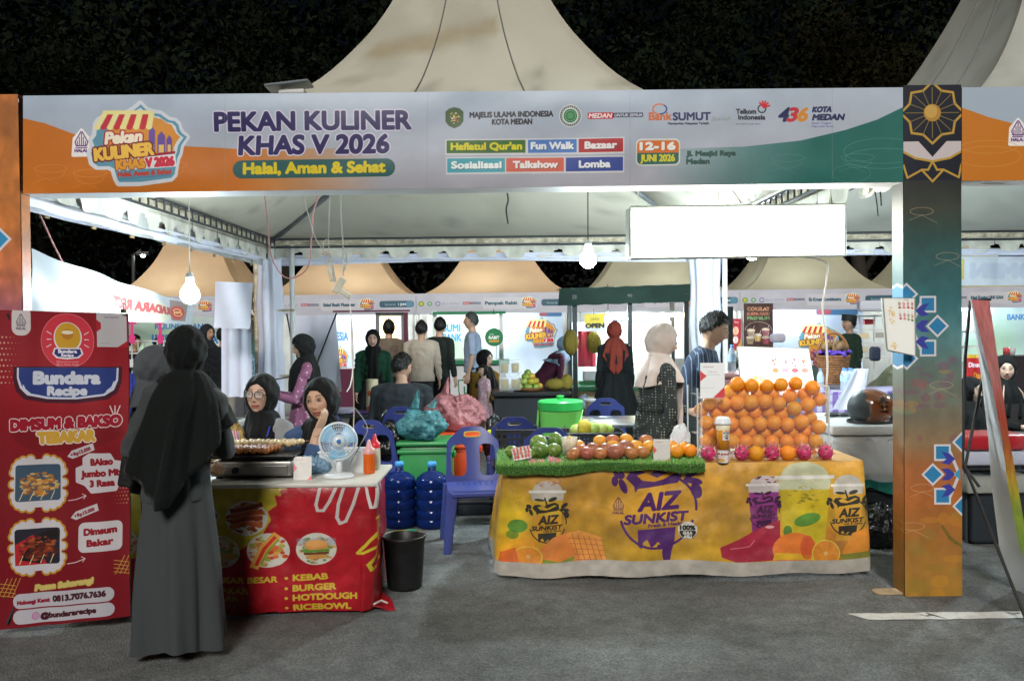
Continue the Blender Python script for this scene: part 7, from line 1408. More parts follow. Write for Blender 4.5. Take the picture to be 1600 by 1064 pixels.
# ================================================================ BEHIND THE ORANGE STALL: basket of flowers, bottles, checked cloth
t = thing('flower_basket', 'wicker basket with hoop handle full of violet flowers, behind the flex', 'basket'); mwk = mat('wicker', '8a5a34', .75, bump=.9, bscale=70, var=.4, vscale=30); p = P(1302, 598, 9.0); bz = p.z
b = MB()
for k in range(12): z = bz+.02*k*1.25; r = .11+.05*k/11; b.tube([V(p.x+r*math.cos(a)*(1+.03*math.sin(a*14+k*PI)), 9.0+r*math.sin(a), z) for a in [2*PI*j/28 for j in range(29)]], .014, 6, cap=False)
b.lathe([(.001,0),(.11,0)], (p.x,9.0,bz), 20); b.build('weave', mwk, t, smooth=True)
MB().tube([V(p.x+.16*math.cos(a), 9.0, bz+.28+.24*math.sin(a)) for a in [PI*j/14 for j in range(15)]], .016, 8).build('hoop_handle', mwk, t, smooth=True)
b = MB(); g = random.Random(6)
for k in range(60): a = g.random()*6.28; q = .17*math.sqrt(g.random()); b.ball((p.x+q*math.cos(a), 9+q*math.sin(a), bz+.29+.04*g.random()), (.026,.026,.018), 5)
b.build('flowers', mat('flower_violet', '5a3aa0', .6, var=.5, vscale=30), t); b = MB()
for k in range(14): a = g.random()*6.28; q = .12*math.sqrt(g.random()); b.ball((p.x+q*math.cos(a), 9+q*math.sin(a), bz+.33+.09*g.random()), (.04,.03,.04), 6)
b.build('dried_posy', mat('posy_brown', '7a5c3c', .7, var=.6, vscale=20), t); settle(t)
t = thing('flower_basket', 'second basket of dried reddish flowers left of the violet one', 'basket'); p = P(1280, 575, 9.4); b = MB()
for k in range(40): a = g.random()*6.28; q = .11*math.sqrt(g.random()); b.ball((p.x+q*math.cos(a), 9.4+q*math.sin(a), p.z+.02+.16*g.random()), (.03,.03,.03), 5)
b.build('dried_flowers', mat('posy_red', '8a4638', .7, var=.7, vscale=24), t); MB().lathe([(.001,-.2),(.08,-.2),(.1,.03),(.001,.03)], (p.x,9.4,p.z), 16, cap=False).build('pot', mat('pot_green', '2c3c34', .6), t); settle(t)
tz_ = P(1315, 612, 8.6).z; t = thing('checked_table', 'table under a violet and white checked cloth behind the glass case', 'table'); c = Canvas(100, 40, 'd0c8e0', 4)
for k in range(12): c.rect(k*9, 0, k*9+4.5, 40, '5a3a98', 0, .65)
for k in range(5): c.rect(0, k*9, 100, k*9+3, '5a3a98', 0, .3)
xa, xb_ = P(1250, 612, 8.6).x, P(1440, 612, 8.6).x; MB().grid(30, 4, lambda u, v: V(xa+(xb_-xa)*u, 8.6+.012*math.sin(u*30), tz_-.42*(1-v))).build('cloth_front', pmat('check_print', c), t, smooth=True); MB().box(((xa+xb_)/2, 8.95, tz_-.01), (xb_-xa, .68, .02)).build('tabletop', mat('lilac_top', 'b8b0d0', .6), t)
for x in (xa+.05, xb_-.05):
    for y in (8.7, 9.2): MB().tube([(x,y,0),(x,y,tz_-.02)], .015, 6).build('leg', mfr, t)
settle(t)
mpet = mat('pet_bottle', (.62,.72,.80), .08, alpha=.5, spec=.8); mblc = mat('cap_lightblue', '6a9ad0', .4)
def pet(px, Y, z, label, s=1.): 
    t = thing('water_bottle', label, 'bottle', 'small water bottles', (P(px, 600, Y).x, Y, z)); MB().lathe([(.001,0),(.032,0),(.034,.02),(.031,.07),(.034,.09),(.034,.15),(.02,.19),(.013,.2),(.013,.205)], n=18, cap=False).build('bottle', mpet, t, smooth=True); MB().lathe([(.015,.2),(.015,.222),(.001,.224)], n=12, cap=False).build('cap', mblc, t); MB().lathe([(.0345,.09),(.0345,.145)], n=18, cap=False).build('label_band', mat('label_blue', 'a8c4dc', .4), t); t.scale = (s,)*3
for k, (px, Y, lab) in enumerate(((1322, 8.7, 'front left bottle of the four beside the violet basket'), (1332, 8.7, 'front right bottle of the four beside the violet basket'), (1318, 8.85, 'rear left bottle of the four beside the violet basket'), (1328, 8.85, 'rear right bottle of the four beside the violet basket'), (1282, 8.75, 'bottle on its own left of the flex behind the glass case'), (1144, 7.0, 'bottle behind the white card holder at the left of the menu board'))): pet(px, Y, tz_+.001 if k < 5 else P(1144, 582, 7.0).z, lab)
p = P(1148, 600, 7.0); crate(p.x, 7.05, 0, .3, .3, P(1144, 582, 7.0).z, mat('pink_box', 'c89aa0', .6), mat('pink_box'), 'pale pink topped box stand under the single bottle')
o = MB().grid(10, 8, lambda u, v: P(1300+u*46-26*(1-v)*0, 640, 7.3).lerp(P(1335+u*22, 576, 7.6), v)+V(.0,.03*math.sin(u*6),0)).build('white_cloth', mdrape, None, smooth=True); tag(o, 'white cloth draped slanting behind the brown helmet', 'cloth'); settle(o)
for t in [x for x in COL.objects if x.parent is None and x.name.startswith('snack_pack')]: pass
# ================================================================ PEOPLE
def smin_mesh(parts, voxel, smooth=3, fac=.5):
    # merges closed pieces into one continuous skin
    me = bpy.data.meshes.new('tmp'); me.from_pydata(parts.v, [], parts.f); o = bpy.data.objects.new('tmp', me); COL.objects.link(o)
    m = o.modifiers.new('r', 'REMESH'); m.mode = 'VOXEL'; m.voxel_size = voxel
    if smooth: k = o.modifiers.new('s', 'SMOOTH'); k.factor = fac; k.iterations = smooth
    dg = bpy.context.evaluated_depsgraph_get(); ev = o.evaluated_get(dg); r = bpy.data.meshes.new_from_object(ev); bpy.data.objects.remove(o); bpy.data.meshes.remove(me)
    n = len(r.vertices); a = np.empty(n*3, dtype=np.float32); r.vertices.foreach_get('co', a); fs = [tuple(p.vertices) for p in r.polygons]; bpy.data.meshes.remove(r)
    return [Vector(q) for q in a.reshape(-1, 3).tolist()], fs
def loft(b, rings, n=20):
    # rings: (centre, rx, ry, yaw) or with (centre, ax, ay) vectors
    vs = []
    for c, ax, ay in rings: vs += [Vector(c)+ax*math.cos(2*PI*k/n)+ay*math.sin(2*PI*k/n) for k in range(n)]
    m = len(rings); b.add(vs, [(i*n+k, i*n+(k+1) % n, (i+1)*n+(k+1) % n, (i+1)*n+k) for i in range(m-1) for k in range(n)]+[tuple(reversed(range(n))), tuple(range((m-1)*n, m*n))])
def chain(pts, rad, k=4):
    out = []; rr = []; P_ = [Vector(p) for p in pts]
    for i in range(len(P_)-1):
        for j in range(k):
            f = j/k; a, b_, c_, d_ = P_[max(i-1,0)], P_[i], P_[i+1], P_[min(i+2,len(P_)-1)]; out.append(b_.lerp(c_, f)); rr.append(rad[i]+(rad[i+1]-rad[i])*f)
    return out+[P_[-1]], rr+[rad[-1]]
def head_mesh(skin, seed=0, child=False, lips='a85a54', brow='241a16', open_=True, gaze=0.):
    # head about its own centre, face toward -Y; half width .074, depth .094, half height .112
    b = MB(); M, N = 60, 72; vs = []; cs = []; g = random.Random(seed); sk = Vector(skin); lipc = Vector(hexlin(lips)).lerp(sk, .25); brc = Vector(hexlin(brow)); j1 = g.uniform(-.003,.003); j2 = g.uniform(.9,1.1)
    def G2(x, z, cx, cz, sx, sz): return math.exp(-((x-cx)/sx)**2-((z-cz)/sz)**2)
    for i in range(M+1):
        tz = -1+2*i/M; th = PI/2*(tz+.12*math.sin(PI*tz)*0); sz_, cz_ = math.sin(th), max(1e-3, math.cos(th))
        for k in range(N):
            t = 2*PI*k/N-PI; ph = t-.62*math.sin(t) # denser at the face
            nx, ny, nz = cz_*math.sin(ph), -cz_*math.cos(ph), sz_
            x, y, z = .076*nx, .094*ny+.004, .114*nz
            if nz < 0: s = -nz; x *= 1-.30*s**1.6; y = y*(1-.10*s) if y < 0 else y*(1-.42*s**1.3)
            if nz > 0 and ny > 0: y *= 1.03
            f = max(0, -ny)
            if f > .15:
                w = min(1, (f-.15)/.35); y = y*(1-w*.0); X = abs(x)
                flat = .006*w*G2(X, z, 0, .0, .05, .07); y += flat
                dy = 0
                dy -= .0195*j2*G2(x, z, 0, -.026, .0105, .0125)+.011*G2(x, z, 0, -.006, .008, .02)+.006*G2(x, z, 0, .018, .009, .018)
                dy -= .007*G2(X, z, .0125, -.031, .006, .007)
                dy += .0085*G2(X, z, .031, .010, .017, .012); dy -= .004*G2(X, z, .03, .033, .024, .008); dy += .003*G2(X, z, .0, .028, .01, .01)
                dy -= .004*G2(X, z, .042, -.022, .02, .018)
                dy -= .0065*G2(X, z, 0, -.052, .018, .0055)+.0075*G2(X, z, 0, -.064, .016, .0065); dy += .0055*G2(X, z, 0, -.058, .024, .0022); dy += .003*G2(X, z, 0, -.074, .016, .005)
                dy -= .006*G2(X, z, 0, -.094, .02, .014); dy += .002*G2(X, z, 0, -.042, .005, .006)
                y += dy*w
            vs.append((x, y, z)); col = sk.copy()
            if f > .2:
                X = abs(x)
                col = col.lerp(Vector((.62,.22,.18)), .16*G2(X, z, .043, -.02, .02, .018)+.12*G2(X, z, 0, -.028, .014, .012))
                lw = .026*(1-.0*z); e = (X/.0245)**2
                if e < 1:
                    up = -.0475-.004*(X/.02)+(.0015*(1-math.exp(-(X/.005)**2))); lo = -.0715+.010*e**1.2
                    if lo < z < up: col = lipc.copy()
                    if abs(z+.0585-.002*e) < .0016: col = lipc*.35
                bz = .031+.004*math.sin((X-.015)/.035*PI)*1. 
                if .013 < X < .052 and abs(z-bz) < .0042*(1-.5*(X-.013)/.04): col = col.lerp(brc, .8)
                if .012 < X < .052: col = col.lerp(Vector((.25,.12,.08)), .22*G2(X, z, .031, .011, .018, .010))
            cs.append(tuple(col))
    o = 0; b.v = vs; b.f = [(i*N+k, i*N+(k+1) % N, (i+1)*N+(k+1) % N, (i+1)*N+k) for i in range(M) for k in range(N)]; b.mi = [0]*len(b.f); b.c = dict(enumerate(cs))
    for s in (-1, 1):
        # eye: a white almond with iris, lid line above
        cx, cz, cy = s*.0305, .0105, -.0808; rows = []
        n = 14; o = len(b.v); ev = []; ec = []
        for i in range(9):
            for k in range(n+1):
                u = -1+2*k/n; v = -1+2*i/8; hz = .0046*(1-u*u)**.7; px_, pz_ = u*.0125, v*hz+.0012*u*s*0; bul = .0032*(1-(u*u)*.8); ev.append((cx+px_, cy-bul+.0035*u*u*.6, cz+pz_)); q = math.hypot(px_-gaze, pz_-.0006)
                ec.append((.015,.009,.006) if q < .0026 else (.05,.025,.014) if q < .0058 else (.50,.46,.43))
        b.add(ev, [(i*(n+1)+k, i*(n+1)+k+1, (i+1)*(n+1)+k+1, (i+1)*(n+1)+k) for i in range(8) for k in range(n)])
        for i, c_ in enumerate(ec): b.c[o+i] = c_
        b.col = (.012,.008,.007); b.tube([(cx+u*.0155, cy-.0045+.003*u*u, cz+.0049*(1-u*u)**.7+.0004) for u in [-1+k/5 for k in range(11)]], .0011, 5); b.col = tuple(sk*.75); b.tube([(cx+u*.0150, cy-.0030+.003*u*u, cz-.0049*(1-u*u)**.7) for u in [-1+k/5 for k in range(11)]], .0009, 5)
        b.col = tuple(sk*.92); b.ball((s*.0765, .008, -.006), (.007,.016,.027), 8); b.col = None
    return b
def hijab(b, hc, rot, chest, hem, side=.20, back=-.36, front=-.34, nfold=9, backy=.145, amp=.010, closed=False, tip=0., seed=0, hsc=1., sh=.0, n=72, tuck=False):
    # head scarf: skullcap, face opening, gathered under the chin, spreading over the shoulders; hem(phi) gives its lower edge; rot turns the head
    vs = []; rows = []
    def dirp(ph): return math.sin(ph), -math.cos(ph)
    faceF = lambda ph: max(0, math.cos(ph))
    R3 = rot
    levels = []
    # over the head: polar rings round the crown down to the jaw line
    for i in range(19):
        th = .02+i/18*2.35; levels.append(('h', th))
    for i in range(1, 17): levels.append(('d', i/16))
    for kind, t in levels:
        ring = []
        for k in range(n):
            ph = 2*PI*k/n; dx, dy = dirp(ph); fr = faceF(ph)
            def headp(th):
                q = math.sin(th); z = .127*math.cos(th)+.006; rx, ry = .094, (.104 if dy < 0 else .122); x = q*dx*rx; y = q*dy*ry+.008
                if th > 1.57: s = (th-1.57)/.78; x = x*(1-.10*s)+0; y = y*(1-.03*s); x *= 1+.0
                if fr > .2 and th > .95: y = max(y, -.082+.0*th) if False else y
                return V(x, y, z)*hsc
            if kind == 'h': p = hc+R3 @ headp(t)
            else:
                p0 = hc+R3 @ headp(2.34); nd = math.atan2(dx, -dy); f = t
                hx, hy, hz = hem(ph); e = chest+V(hx, hy, hz); mid = chest+V(dx*.105, dy*.085+.0, .045+.03*(1-fr)); sh_ = chest+V(dx*side*.88, dy*backy, -.045-.02*fr)
                # bezier from jaw over the shoulder to the hem
                if f < .35: q = f/.35; p = p0.lerp(mid, q) if False else p0*(1-q)**2+mid*2*q*(1-q)*1.0+sh_*q*q
                else: q = (f-.35)/.65; p = sh_.lerp(e, q)
                w = amp*min(1, f*1.4)*(math.sin(ph*nfold+seed+2*f)+.5*math.sin(ph*nfold*2.3+seed*2+f*3)); p = p+V(dx*w, dy*w, 0)
            w2 = (.0035*math.sin(6*ph+3*p.z*20+seed)+.003*math.sin(11*ph-p.z*35+seed)) if kind == 'h' and t > .6 else 0
            ring.append(p+V(dx*w2, dy*w2, 0))
        rows.append(ring)
    M = len(rows); vs = [p for r_ in rows for p in r_]; fs = []
    Ri = R3.inverted()
    def cut(q):
        l = Ri @ (q-hc)/hsc; return l.y < -.015 and (l.x/.0625)**2+((l.z+.006)/(.086 if l.z < -.006 else .074))**2 < 1
    keep = []
    for i in range(M-1):
        for k in range(n):
            q = (i*n+k, i*n+(k+1) % n, (i+1)*n+(k+1) % n, (i+1)*n+k)
            if closed or not cut((vs[q[0]]+vs[q[1]]+vs[q[2]]+vs[q[3]])/4): keep.append(q)
    cnt = {}
    for q in keep:
        for v in q: cnt[v] = cnt.get(v, 0)+1
    for v, c_ in cnt.items():
        if 0 < c_ < 4 and v < 19*n and not closed and v >= n: # snap the rim to the oval of the face opening and tuck it inward
            l = Ri @ (vs[v]-hc)/hsc
            if l.y < .02:
                az = .086 if l.z < -.006 else .074; d = math.sqrt((l.x/.0625)**2+((l.z+.006)/az)**2)
                if .6 < d < 1.6: l.x /= d; l.z = (l.z+.006)/d-.006; l.y += .006; vs[v] = hc+R3 @ l*hsc
    used = sorted(cnt); ix = {k: i for i, k in enumerate(used)}; m = len(used); outer = [vs[k] for k in used]
    # inner layer gives the cloth its thickness
    cen = hc+V(0,0,-.02); inner = []
    for k in used:
        p = vs[k]; d = (p-(cen if k < 20*n else V(chest.x, chest.y, p.z))); d = d.normalized() if d.length > 1e-5 else V(0,0,1); inner.append(p-d*.007)
    fs = [tuple(ix[k] for k in q) for q in keep]; ed = set()
    for f in fs:
        for a, c_ in zip(f, f[1:]+f[:1]): ed.add((a, c_))
    b.add(outer+inner, fs+[tuple(m+k for k in reversed(f)) for f in fs]+[(c_, a, m+a, m+c_) for (a, c_) in ed if (c_, a) not in ed])
    return b
def hand(b, w, d, pn, s=1., curl=.5, side=1, spread=.12):
    # palm and five fingers; w wrist, d direction, pn palm normal
    d = d.normalized(); pn = (pn-d*pn.dot(d)).normalized(); sd_ = d.cross(pn)*side
    for q in (-1, -.33, .33, 1): b.tube([w+sd_*q*.014*s, w+d*.04*s+sd_*q*.026*s, w+d*.083*s+sd_*q*.03*s], [.014*s,.0135*s,.011*s], 8, round_=True)
    for i, (L_, o) in enumerate(((.068,1),(.078,.35),(.073,-.33),(.055,-1))):
        p = w+d*.085*s+sd_*o*.029*s; dd = (d+sd_*o*spread).normalized(); pts = [p-dd*.012*s, p]; a = 0
        for k in range(3): a += curl*(.45+.35*k*.5); v = (dd*math.cos(a)+pn*math.sin(a)); p = p+v*L_*s*(.42,.33,.25)[k]; pts.append(p)
        b.tube(pts, [.0095*s,.009*s,.0082*s,.0075*s,.0062*s], 8, round_=True)
    p = w+d*.025*s+sd_*.022*s; v = (d*.6+sd_*.75+pn*.35).normalized(); v2 = (d+sd_*.25+pn*.5).normalized(); b.tube([p, p+v*.04*s, p+v*.04*s+v2*.03*s, p+v*.04*s+v2*.055*s], [.0125*s,.0105*s,.009*s,.0075*s], 8, round_=True)
TORSO = {'f': [(.0,.155,.115),(.10,.14,.10),(.24,.145,.11),(.36,.155,.105),(.42,.13,.085)], 'm': [(.0,.15,.11),(.10,.15,.11),(.24,.165,.115),(.36,.18,.11),(.42,.15,.09)]}
SK = (.50,.30,.19)
def person(label, x, y, H=1.6, yaw=0., sex='f', skin=SK, top='303030', low='202020', lowk='skirt', hair=None, scarf=None, pose=None, z=0., voxel=.013, seated=False, sleeve=1., lean=0., leanx=0., head=(0,0,0), arms=None, hem=None, wide=1., seed=0, face={}, topmat=None, lowmat=None, hemz=None, scarf_kw={}, hide_legs=False, group=None, chestv=None, curl=.6, shoes='1c1a1a', skirt_w=1., skirt_n=9, skirt_f=1.25, hscale=1.04):
    s = H/1.595; rz = Matrix.Rotation(R(yaw), 3, 'Z'); base = V(x, y, z); g = random.Random(seed)
    pz = (.50 if seated else .86)*s if not seated else .5; W = lambda p: base+rz @ Vector(p)
    Ln = Matrix.Rotation(R(leanx), 3, 'Y') @ Matrix.Rotation(R(lean), 3, 'X') # lean>0 bends forward (toward -Y)
    pel = V(0,0,pz)
    def U(p): return W(pel+Ln @ (Vector(p)*s)) # upper body frame, pelvis origin
    TR = TORSO[sex]; shz = .435; shx = (.155 if sex == 'f' else .185)*wide
    hr = Matrix.Rotation(R(yaw+head[0]), 3, 'Z') @ Matrix.Rotation(R(head[2]), 3, 'Y') @ Matrix.Rotation(R(head[1]), 3, 'X')
    neckb = U((0,.0,.47)); hc = neckb+(rz @ (Ln @ V(0,-.014,.0)))*s+(rz @ (Matrix.Rotation(R(lean*.6), 3, 'X') @ V(0,-.012,.125+.02*hscale)))*s
    arms = arms or {}
    J = {}
    for sg, nm in ((-1,'R'),(1,'L')):
        sh = U((sg*shx,0,shz-.03)); el = arms.get('el'+nm); wr = arms.get('wr'+nm)
        el = W(V(*el)) if el is not None else sh+rz @ V(sg*.035, .015, -.27)*s; wr = W(V(*wr)) if wr is not None else el+rz @ V(sg*.01, -.06, -.24)*s; J[nm] = (sh, el, wr)
    legs = []
    for sg in (-1, 1):
        if seated: hp = W(pel+V(sg*.08,0,-.02)); kn = W(V(sg*.10*(1.1), -.40*s, .47)); an = W(V(sg*.10, -.40*s, .08))
        else: hp = W(pel+V(sg*.075*s,0,-.03)); kn = W(V(sg*.085*s, -.015, .46*s)); an = W(V(sg*.085*s, .01, .08))
        legs.append((hp, kn, an, sg))
    # --- body, one continuous skin
    b = MB()
    def torso(bb, inf, upto=None, ext=0.):
        rg = []
        for (h, rx, ry) in TR: rg.append((U((0,0,h)), rz @ Ln @ V((rx*wide+inf)*s,0,0), rz @ Ln @ V(0,(ry*wide+inf)*s,0)))
        rg.append((U((0,0,.47)), rz @ Ln @ V((.07+inf*.5)*s,0,0), rz @ Ln @ V(0,(.06+inf*.5)*s,0)))
        if ext: rg = [(U((0,0,-ext)), rz @ V((TR[0][1]*wide+inf+.01)*s,0,0), rz @ V(0,(TR[0][2]*wide+inf+.01)*s,0))]+rg
        loft(bb, rg)
    torso(b, -.02); b.tube([U((0,.0,.44)), neckb.lerp(hc, .3), hc+hr @ V(0,.02,-.05)*s], [.058*s,.05*s,.052*s], 14, round_=True)
    b.ball(hc+hr @ V(0,.006,.0), (.06*s,.072*s,.085*s), 10, hr)
    for nm, sg in (('R',-1),('L',1)):
        sh, el, wr = J[nm]; p_, r_q = chain([sh, el, wr], [.046*s,.038*s,.024*s]); b.tube(p_, r_q, 10, round_=True)
        d = (wr-el).normalized(); pn = arms.get('pn'+nm); pn = rz @ V(*pn) if pn else rz @ V(-sg,0,0); hd = arms.get('hd'+nm); hd = rz @ V(*hd) if hd else d; hand(b, wr, hd, pn, s*(.92 if sex == 'f' else 1.05), arms.get('curl'+nm, curl), -sg, .12)
    if not hide_legs:
        for hp, kn, an, sg in legs:
            p_, r_q = chain([hp, kn, an], [.075*s,.052*s,.036*s]); b.tube(p_, r_q, 10, round_=True); b.tube([an+V(0,0,-.03), an+rz @ V(0,-.1,-.05), an+rz @ V(0,-.16,-.055)], [.035*s,.03*s,.022*s], 8, round_=True)
    vv, ff = smin_mesh(b, voxel if voxel < .01 else .011, 2); b = MB(); b.col = tuple(skin); b.add(vv, ff); b.col = None
    hm = head_mesh(skin, seed, **face); hs = s*hscale; o = len(b.v); b.v += [tuple(hc+hr @ (Vector(v)*hs)) for v in hm.v]; b.f += [tuple(o+k for k in f) for f in hm.f]; b.mi += [0]*len(hm.f)
    for k, c_ in hm.c.items(): b.c[o+k] = c_
    msk = mat('skin', (.5,.3,.2), .5, attr=True, spec=.35, var=.06, vscale=30, bump=.12, bscale=150); root = b.build('person', msk, None, smooth=True); tag(root, label, 'person', group)
    # --- clothes
    tm = topmat or mat('cloth_'+top, top, .85, var=.15, vscale=9, bump=.4, bscale=22, sheen=.04, spec=.25); lm = lowmat or mat('cloth_'+low, low, .85, var=.15, vscale=9, bump=.4, bscale=22, sheen=.04, spec=.25)
    b = MB(); torso(b, .012, ext=(.10 if not seated else .06) if hemz is None else hemz)
    for nm in 'RL':
        sh, el, wr = J[nm]; e2 = el.lerp(wr, max(0, sleeve*2-1)*.96) if sleeve > .5 else sh.lerp(el, sleeve*2)
        pts = [U(((-1 if nm == 'R' else 1)*shx*.4,0,shz-.005)), sh, el, e2] if sleeve > .5 else [U(((-1 if nm == 'R' else 1)*shx*.4,0,shz-.005)), sh, e2]
        rr = [.05*s,.058*s,.050*s,.040*s] if sleeve > .5 else [.05*s,.058*s,.056*s]; p_, r_q = chain(pts, rr); b.tube(p_, r_q, 12)
    vv, ff = smin_mesh(b, max(voxel, .010), 4); sd3 = seed*3.1
    for i, v in enumerate(vv): # creases
        n_ = noise.noise(V(v.x*9+sd3, v.y*9, v.z*4)); n2 = noise.noise(V(v.x*22, v.y*22+sd3, v.z*14)); c0 = V(base.x, base.y, v.z); d = v-c0; d.z = 0; d = d.normalized() if d.length > 1e-4 else V(0,0,0); cr_ = math.sin(v.z*70+7*noise.noise(V(v.x*5, v.y*5+sd3, v.z*3)))*max(0, noise.noise(V(v.x*4+sd3, v.y*4, v.z*4))+.15); vv[i] = v+d*(n_*.015+n2*.006+cr_*.008)
    b = MB(); b.add(vv, ff); b.build('top', tm, root, smooth=True)
    if lowk in ('skirt', 'dress') and not seated:
        rg = []; b = MB(); N2 = 72; vs = []; rows_ = []
        z0 = pz+(.12 if lowk == 'dress' else .06)*s; zb = .03 if hem is None else hem
        for i in range(22):
            f = i/21; zz = z0+(zb-z0)*f; q = .5*(1-math.cos(min(1, f*1.3)*PI)); rx = (.15+.012+(.09*q+.05*f)*skirt_w)*s*wide; ry = (.118+(.06*q+.06*f)*skirt_w)*s*wide; lx = W((0,0,zz)) if f > .2 else W((0,0,zz)).lerp(W(pel+Ln @ V(0,0,(zz-pz))), 1-f/.2) 
            for k in range(N2):
                a = 2*PI*k/N2; fd = 1+skirt_f*(.02+.085*f)*(math.sin(a*skirt_n+seed+.8*f)+.45*math.sin(a*(skirt_n*2+1)+seed*2-f)); vs.append(lx+rz @ V(rx*fd*math.cos(a), ry*fd*math.sin(a), .012*math.sin(a*3+seed)*f))
        b.add(vs, [(i*N2+k, i*N2+(k+1) % N2, (i+1)*N2+(k+1) % N2, (i+1)*N2+k) for i in range(21) for k in range(N2)]+[tuple(range(N2))]); b.build('skirt', lm, root, smooth=True)
    elif not hide_legs:
        b = MB(); rg = [(W(pel+V(0,0,zz*s)), rz @ V(rx*s*wide,0,0), rz @ V(0,ry*s*wide,0)) for zz, rx, ry in ((-.09,.155,.12),(0,.150,.113),(.05,.13,.09))]; loft(b, rg)
        for hp, kn, an, sg in legs: k_ = 1.25 if lowk != 'trousers' else 1.; p_, r_q = chain([hp, kn, an.lerp(kn, .04)], [.093*s*k_,.072*s*k_,.058*s*k_]); b.tube(p_, r_q, 12)
        vv, ff = smin_mesh(b, max(voxel, .012), 3)
        for i, v in enumerate(vv): n_ = noise.noise(V(v.x*8+sd3, v.y*8, v.z*9)); vv[i] = v+V(n_*.01, n_*.008, 0)
        b = MB(); b.add(vv, ff); b.build('trousers' if lowk == 'trousers' else 'skirt', lm, root, smooth=True)
        for hp, kn, an, sg in legs: MB().tube([an+V(0,0,-.025), an+rz @ V(0,-.1,-.042), an+rz @ V(0,-.17,-.048)], [.045*s,.04*s,.03*s], 10, round_=True).build('shoe', mat('shoe_'+shoes, shoes, .5), root, smooth=True)
    if scarf:
        ch = U((0,0,.455)); kw = dict(side=.185*wide, amp=.014, seed=seed, hsc=hscale); kw.update(scarf_kw); hf = kw.pop('hemf', None); side_ = kw['side']
        if hf is None:
            def hf(ph): return (math.sin(ph)*(side_+.03)*s, -math.cos(ph)*.155*s, (-.17-.12*max(0, math.cos(ph))**2-.06*max(0, -math.cos(ph)))*s)
        Rl = rz @ Ln
        class Ch: pass
        b = MB(); hem2 = lambda ph: tuple(Rl @ V(*hf(ph)))
        mh = scarf if not isinstance(scarf, str) else mat('scarf_'+scarf, scarf, .82, var=.12, vscale=7, bump=.3, bscale=18, sheen=.04, spec=.25)
        # build in the turned frame so that phi=0 is the chest direction
        bb = MB(); hrL = rz.inverted() @ hr; hcL = rz.inverted() @ (hc-base); chL = rz.inverted() @ (ch-base)
        hijab(bb, V(0,0,0)+hcL/s, hrL, chL/s, lambda ph: tuple((Ln @ V(*hf(ph)))/s), **kw); bb.v = [tuple(base+rz @ (Vector(v)*s)) for v in bb.v]; bb.build('headscarf', mh, root, smooth=True)
    if hair:
        kind, hcol = hair; b = MB(); vs = []; N, M = 48, 22
        for i in range(M+1):
            th = .01+PI*.92*i/M
            for k in range(N):
                ph = 2*PI*k/N; dx, dy = math.sin(ph), -math.cos(ph); q = math.sin(th); z_ = .124*math.cos(th)+.003; x_, y_ = q*dx*.0865, q*dy*(.103 if dy < 0 else .107)+.006
                if z_ < 0: y_ = y_*(1-.36*min(1, (-z_/.114))**1.3) if y_ > 0 else y_; x_ *= 1-.22*min(1, -z_/.114)**1.6
                w = .006*noise.noise(V(dx*5+seed, dy*5, math.cos(th)*6)); vs.append(V(x_*(1+w*6), y_*(1+w*6), z_*(1+w*2)))
        def keep(l):
            if kind == 'long': return not (l.y < -.02 and l.z < .062) 
            lim = .058 if l.y < -.045 else (.058-(l.y+.045)/.05*.05 if l.y < .005 else (-.012 if l.y < .03 else -.012-(l.y-.03)/.06*.05))
            return l.z > lim
        fs = []
        for i in range(M):
            for k in range(N):
                q = (i*N+k, i*N+(k+1) % N, (i+1)*N+(k+1) % N, (i+1)*N+k); l = (vs[q[0]]+vs[q[1]]+vs[q[2]]+vs[q[3]])/4
                if keep(l): fs.append(q)
        b.add([hc+hr @ (v*hs) for v in vs], fs); hm_ = mat('hair_'+hcol, hcol, .5, bump=.9, bscale=55, var=.3, vscale=30, stretch=(1,1,.35), spec=.4)
        g2 = random.Random(seed); # short locks break up the outline
        for k in range(150 if voxel < .012 else 70):
            q = g2.choice(fs); v = vs[q[0]]; 
            if v.z < .0 and kind != 'long': continue
            nn = V(v.x/.0865**1, v.y/.105, v.z/.124).normalized(); tn = V(-nn.y, nn.x, -.4).normalized(); p0 = hc+hr @ (v*hs); t0, t1 = hr @ tn, hr @ nn; L_ = .022*s; b.tube([p0-t0*L_*.6, p0+t1*.004*s, p0+t0*L_*.6], [.003*s,.006*s,.0015*s], 5)
        b.build('hair', hm_, root, smooth=True)
    return root, hc, hr, s, W, U
def patt(name, base, dot, scale, size, mode='voronoi', rnd_=1.):
    m = mat(name, base, .8, bump=.3, bscale=20); n = m.node_tree.nodes; l = m.node_tree.links; tc = n.new('ShaderNodeTexCoord'); v = n.new('ShaderNodeTexVoronoi'); v.inputs['Scale'].default_value = scale; v.inputs['Randomness'].default_value = rnd_; l.new(tc.outputs['Object'], v.inputs[0])
    r = n.new('ShaderNodeValToRGB'); r.color_ramp.elements[0].position = size; r.color_ramp.elements[1].position = size+.04; r.color_ramp.elements[0].color = (*hexlin(dot), 1); r.color_ramp.elements[1].color = (*hexlin(base), 1); l.new(v.outputs['Distance'], r.inputs[0]); l.new(r.outputs[0], n['Principled BSDF'].inputs['Base Color']); return m

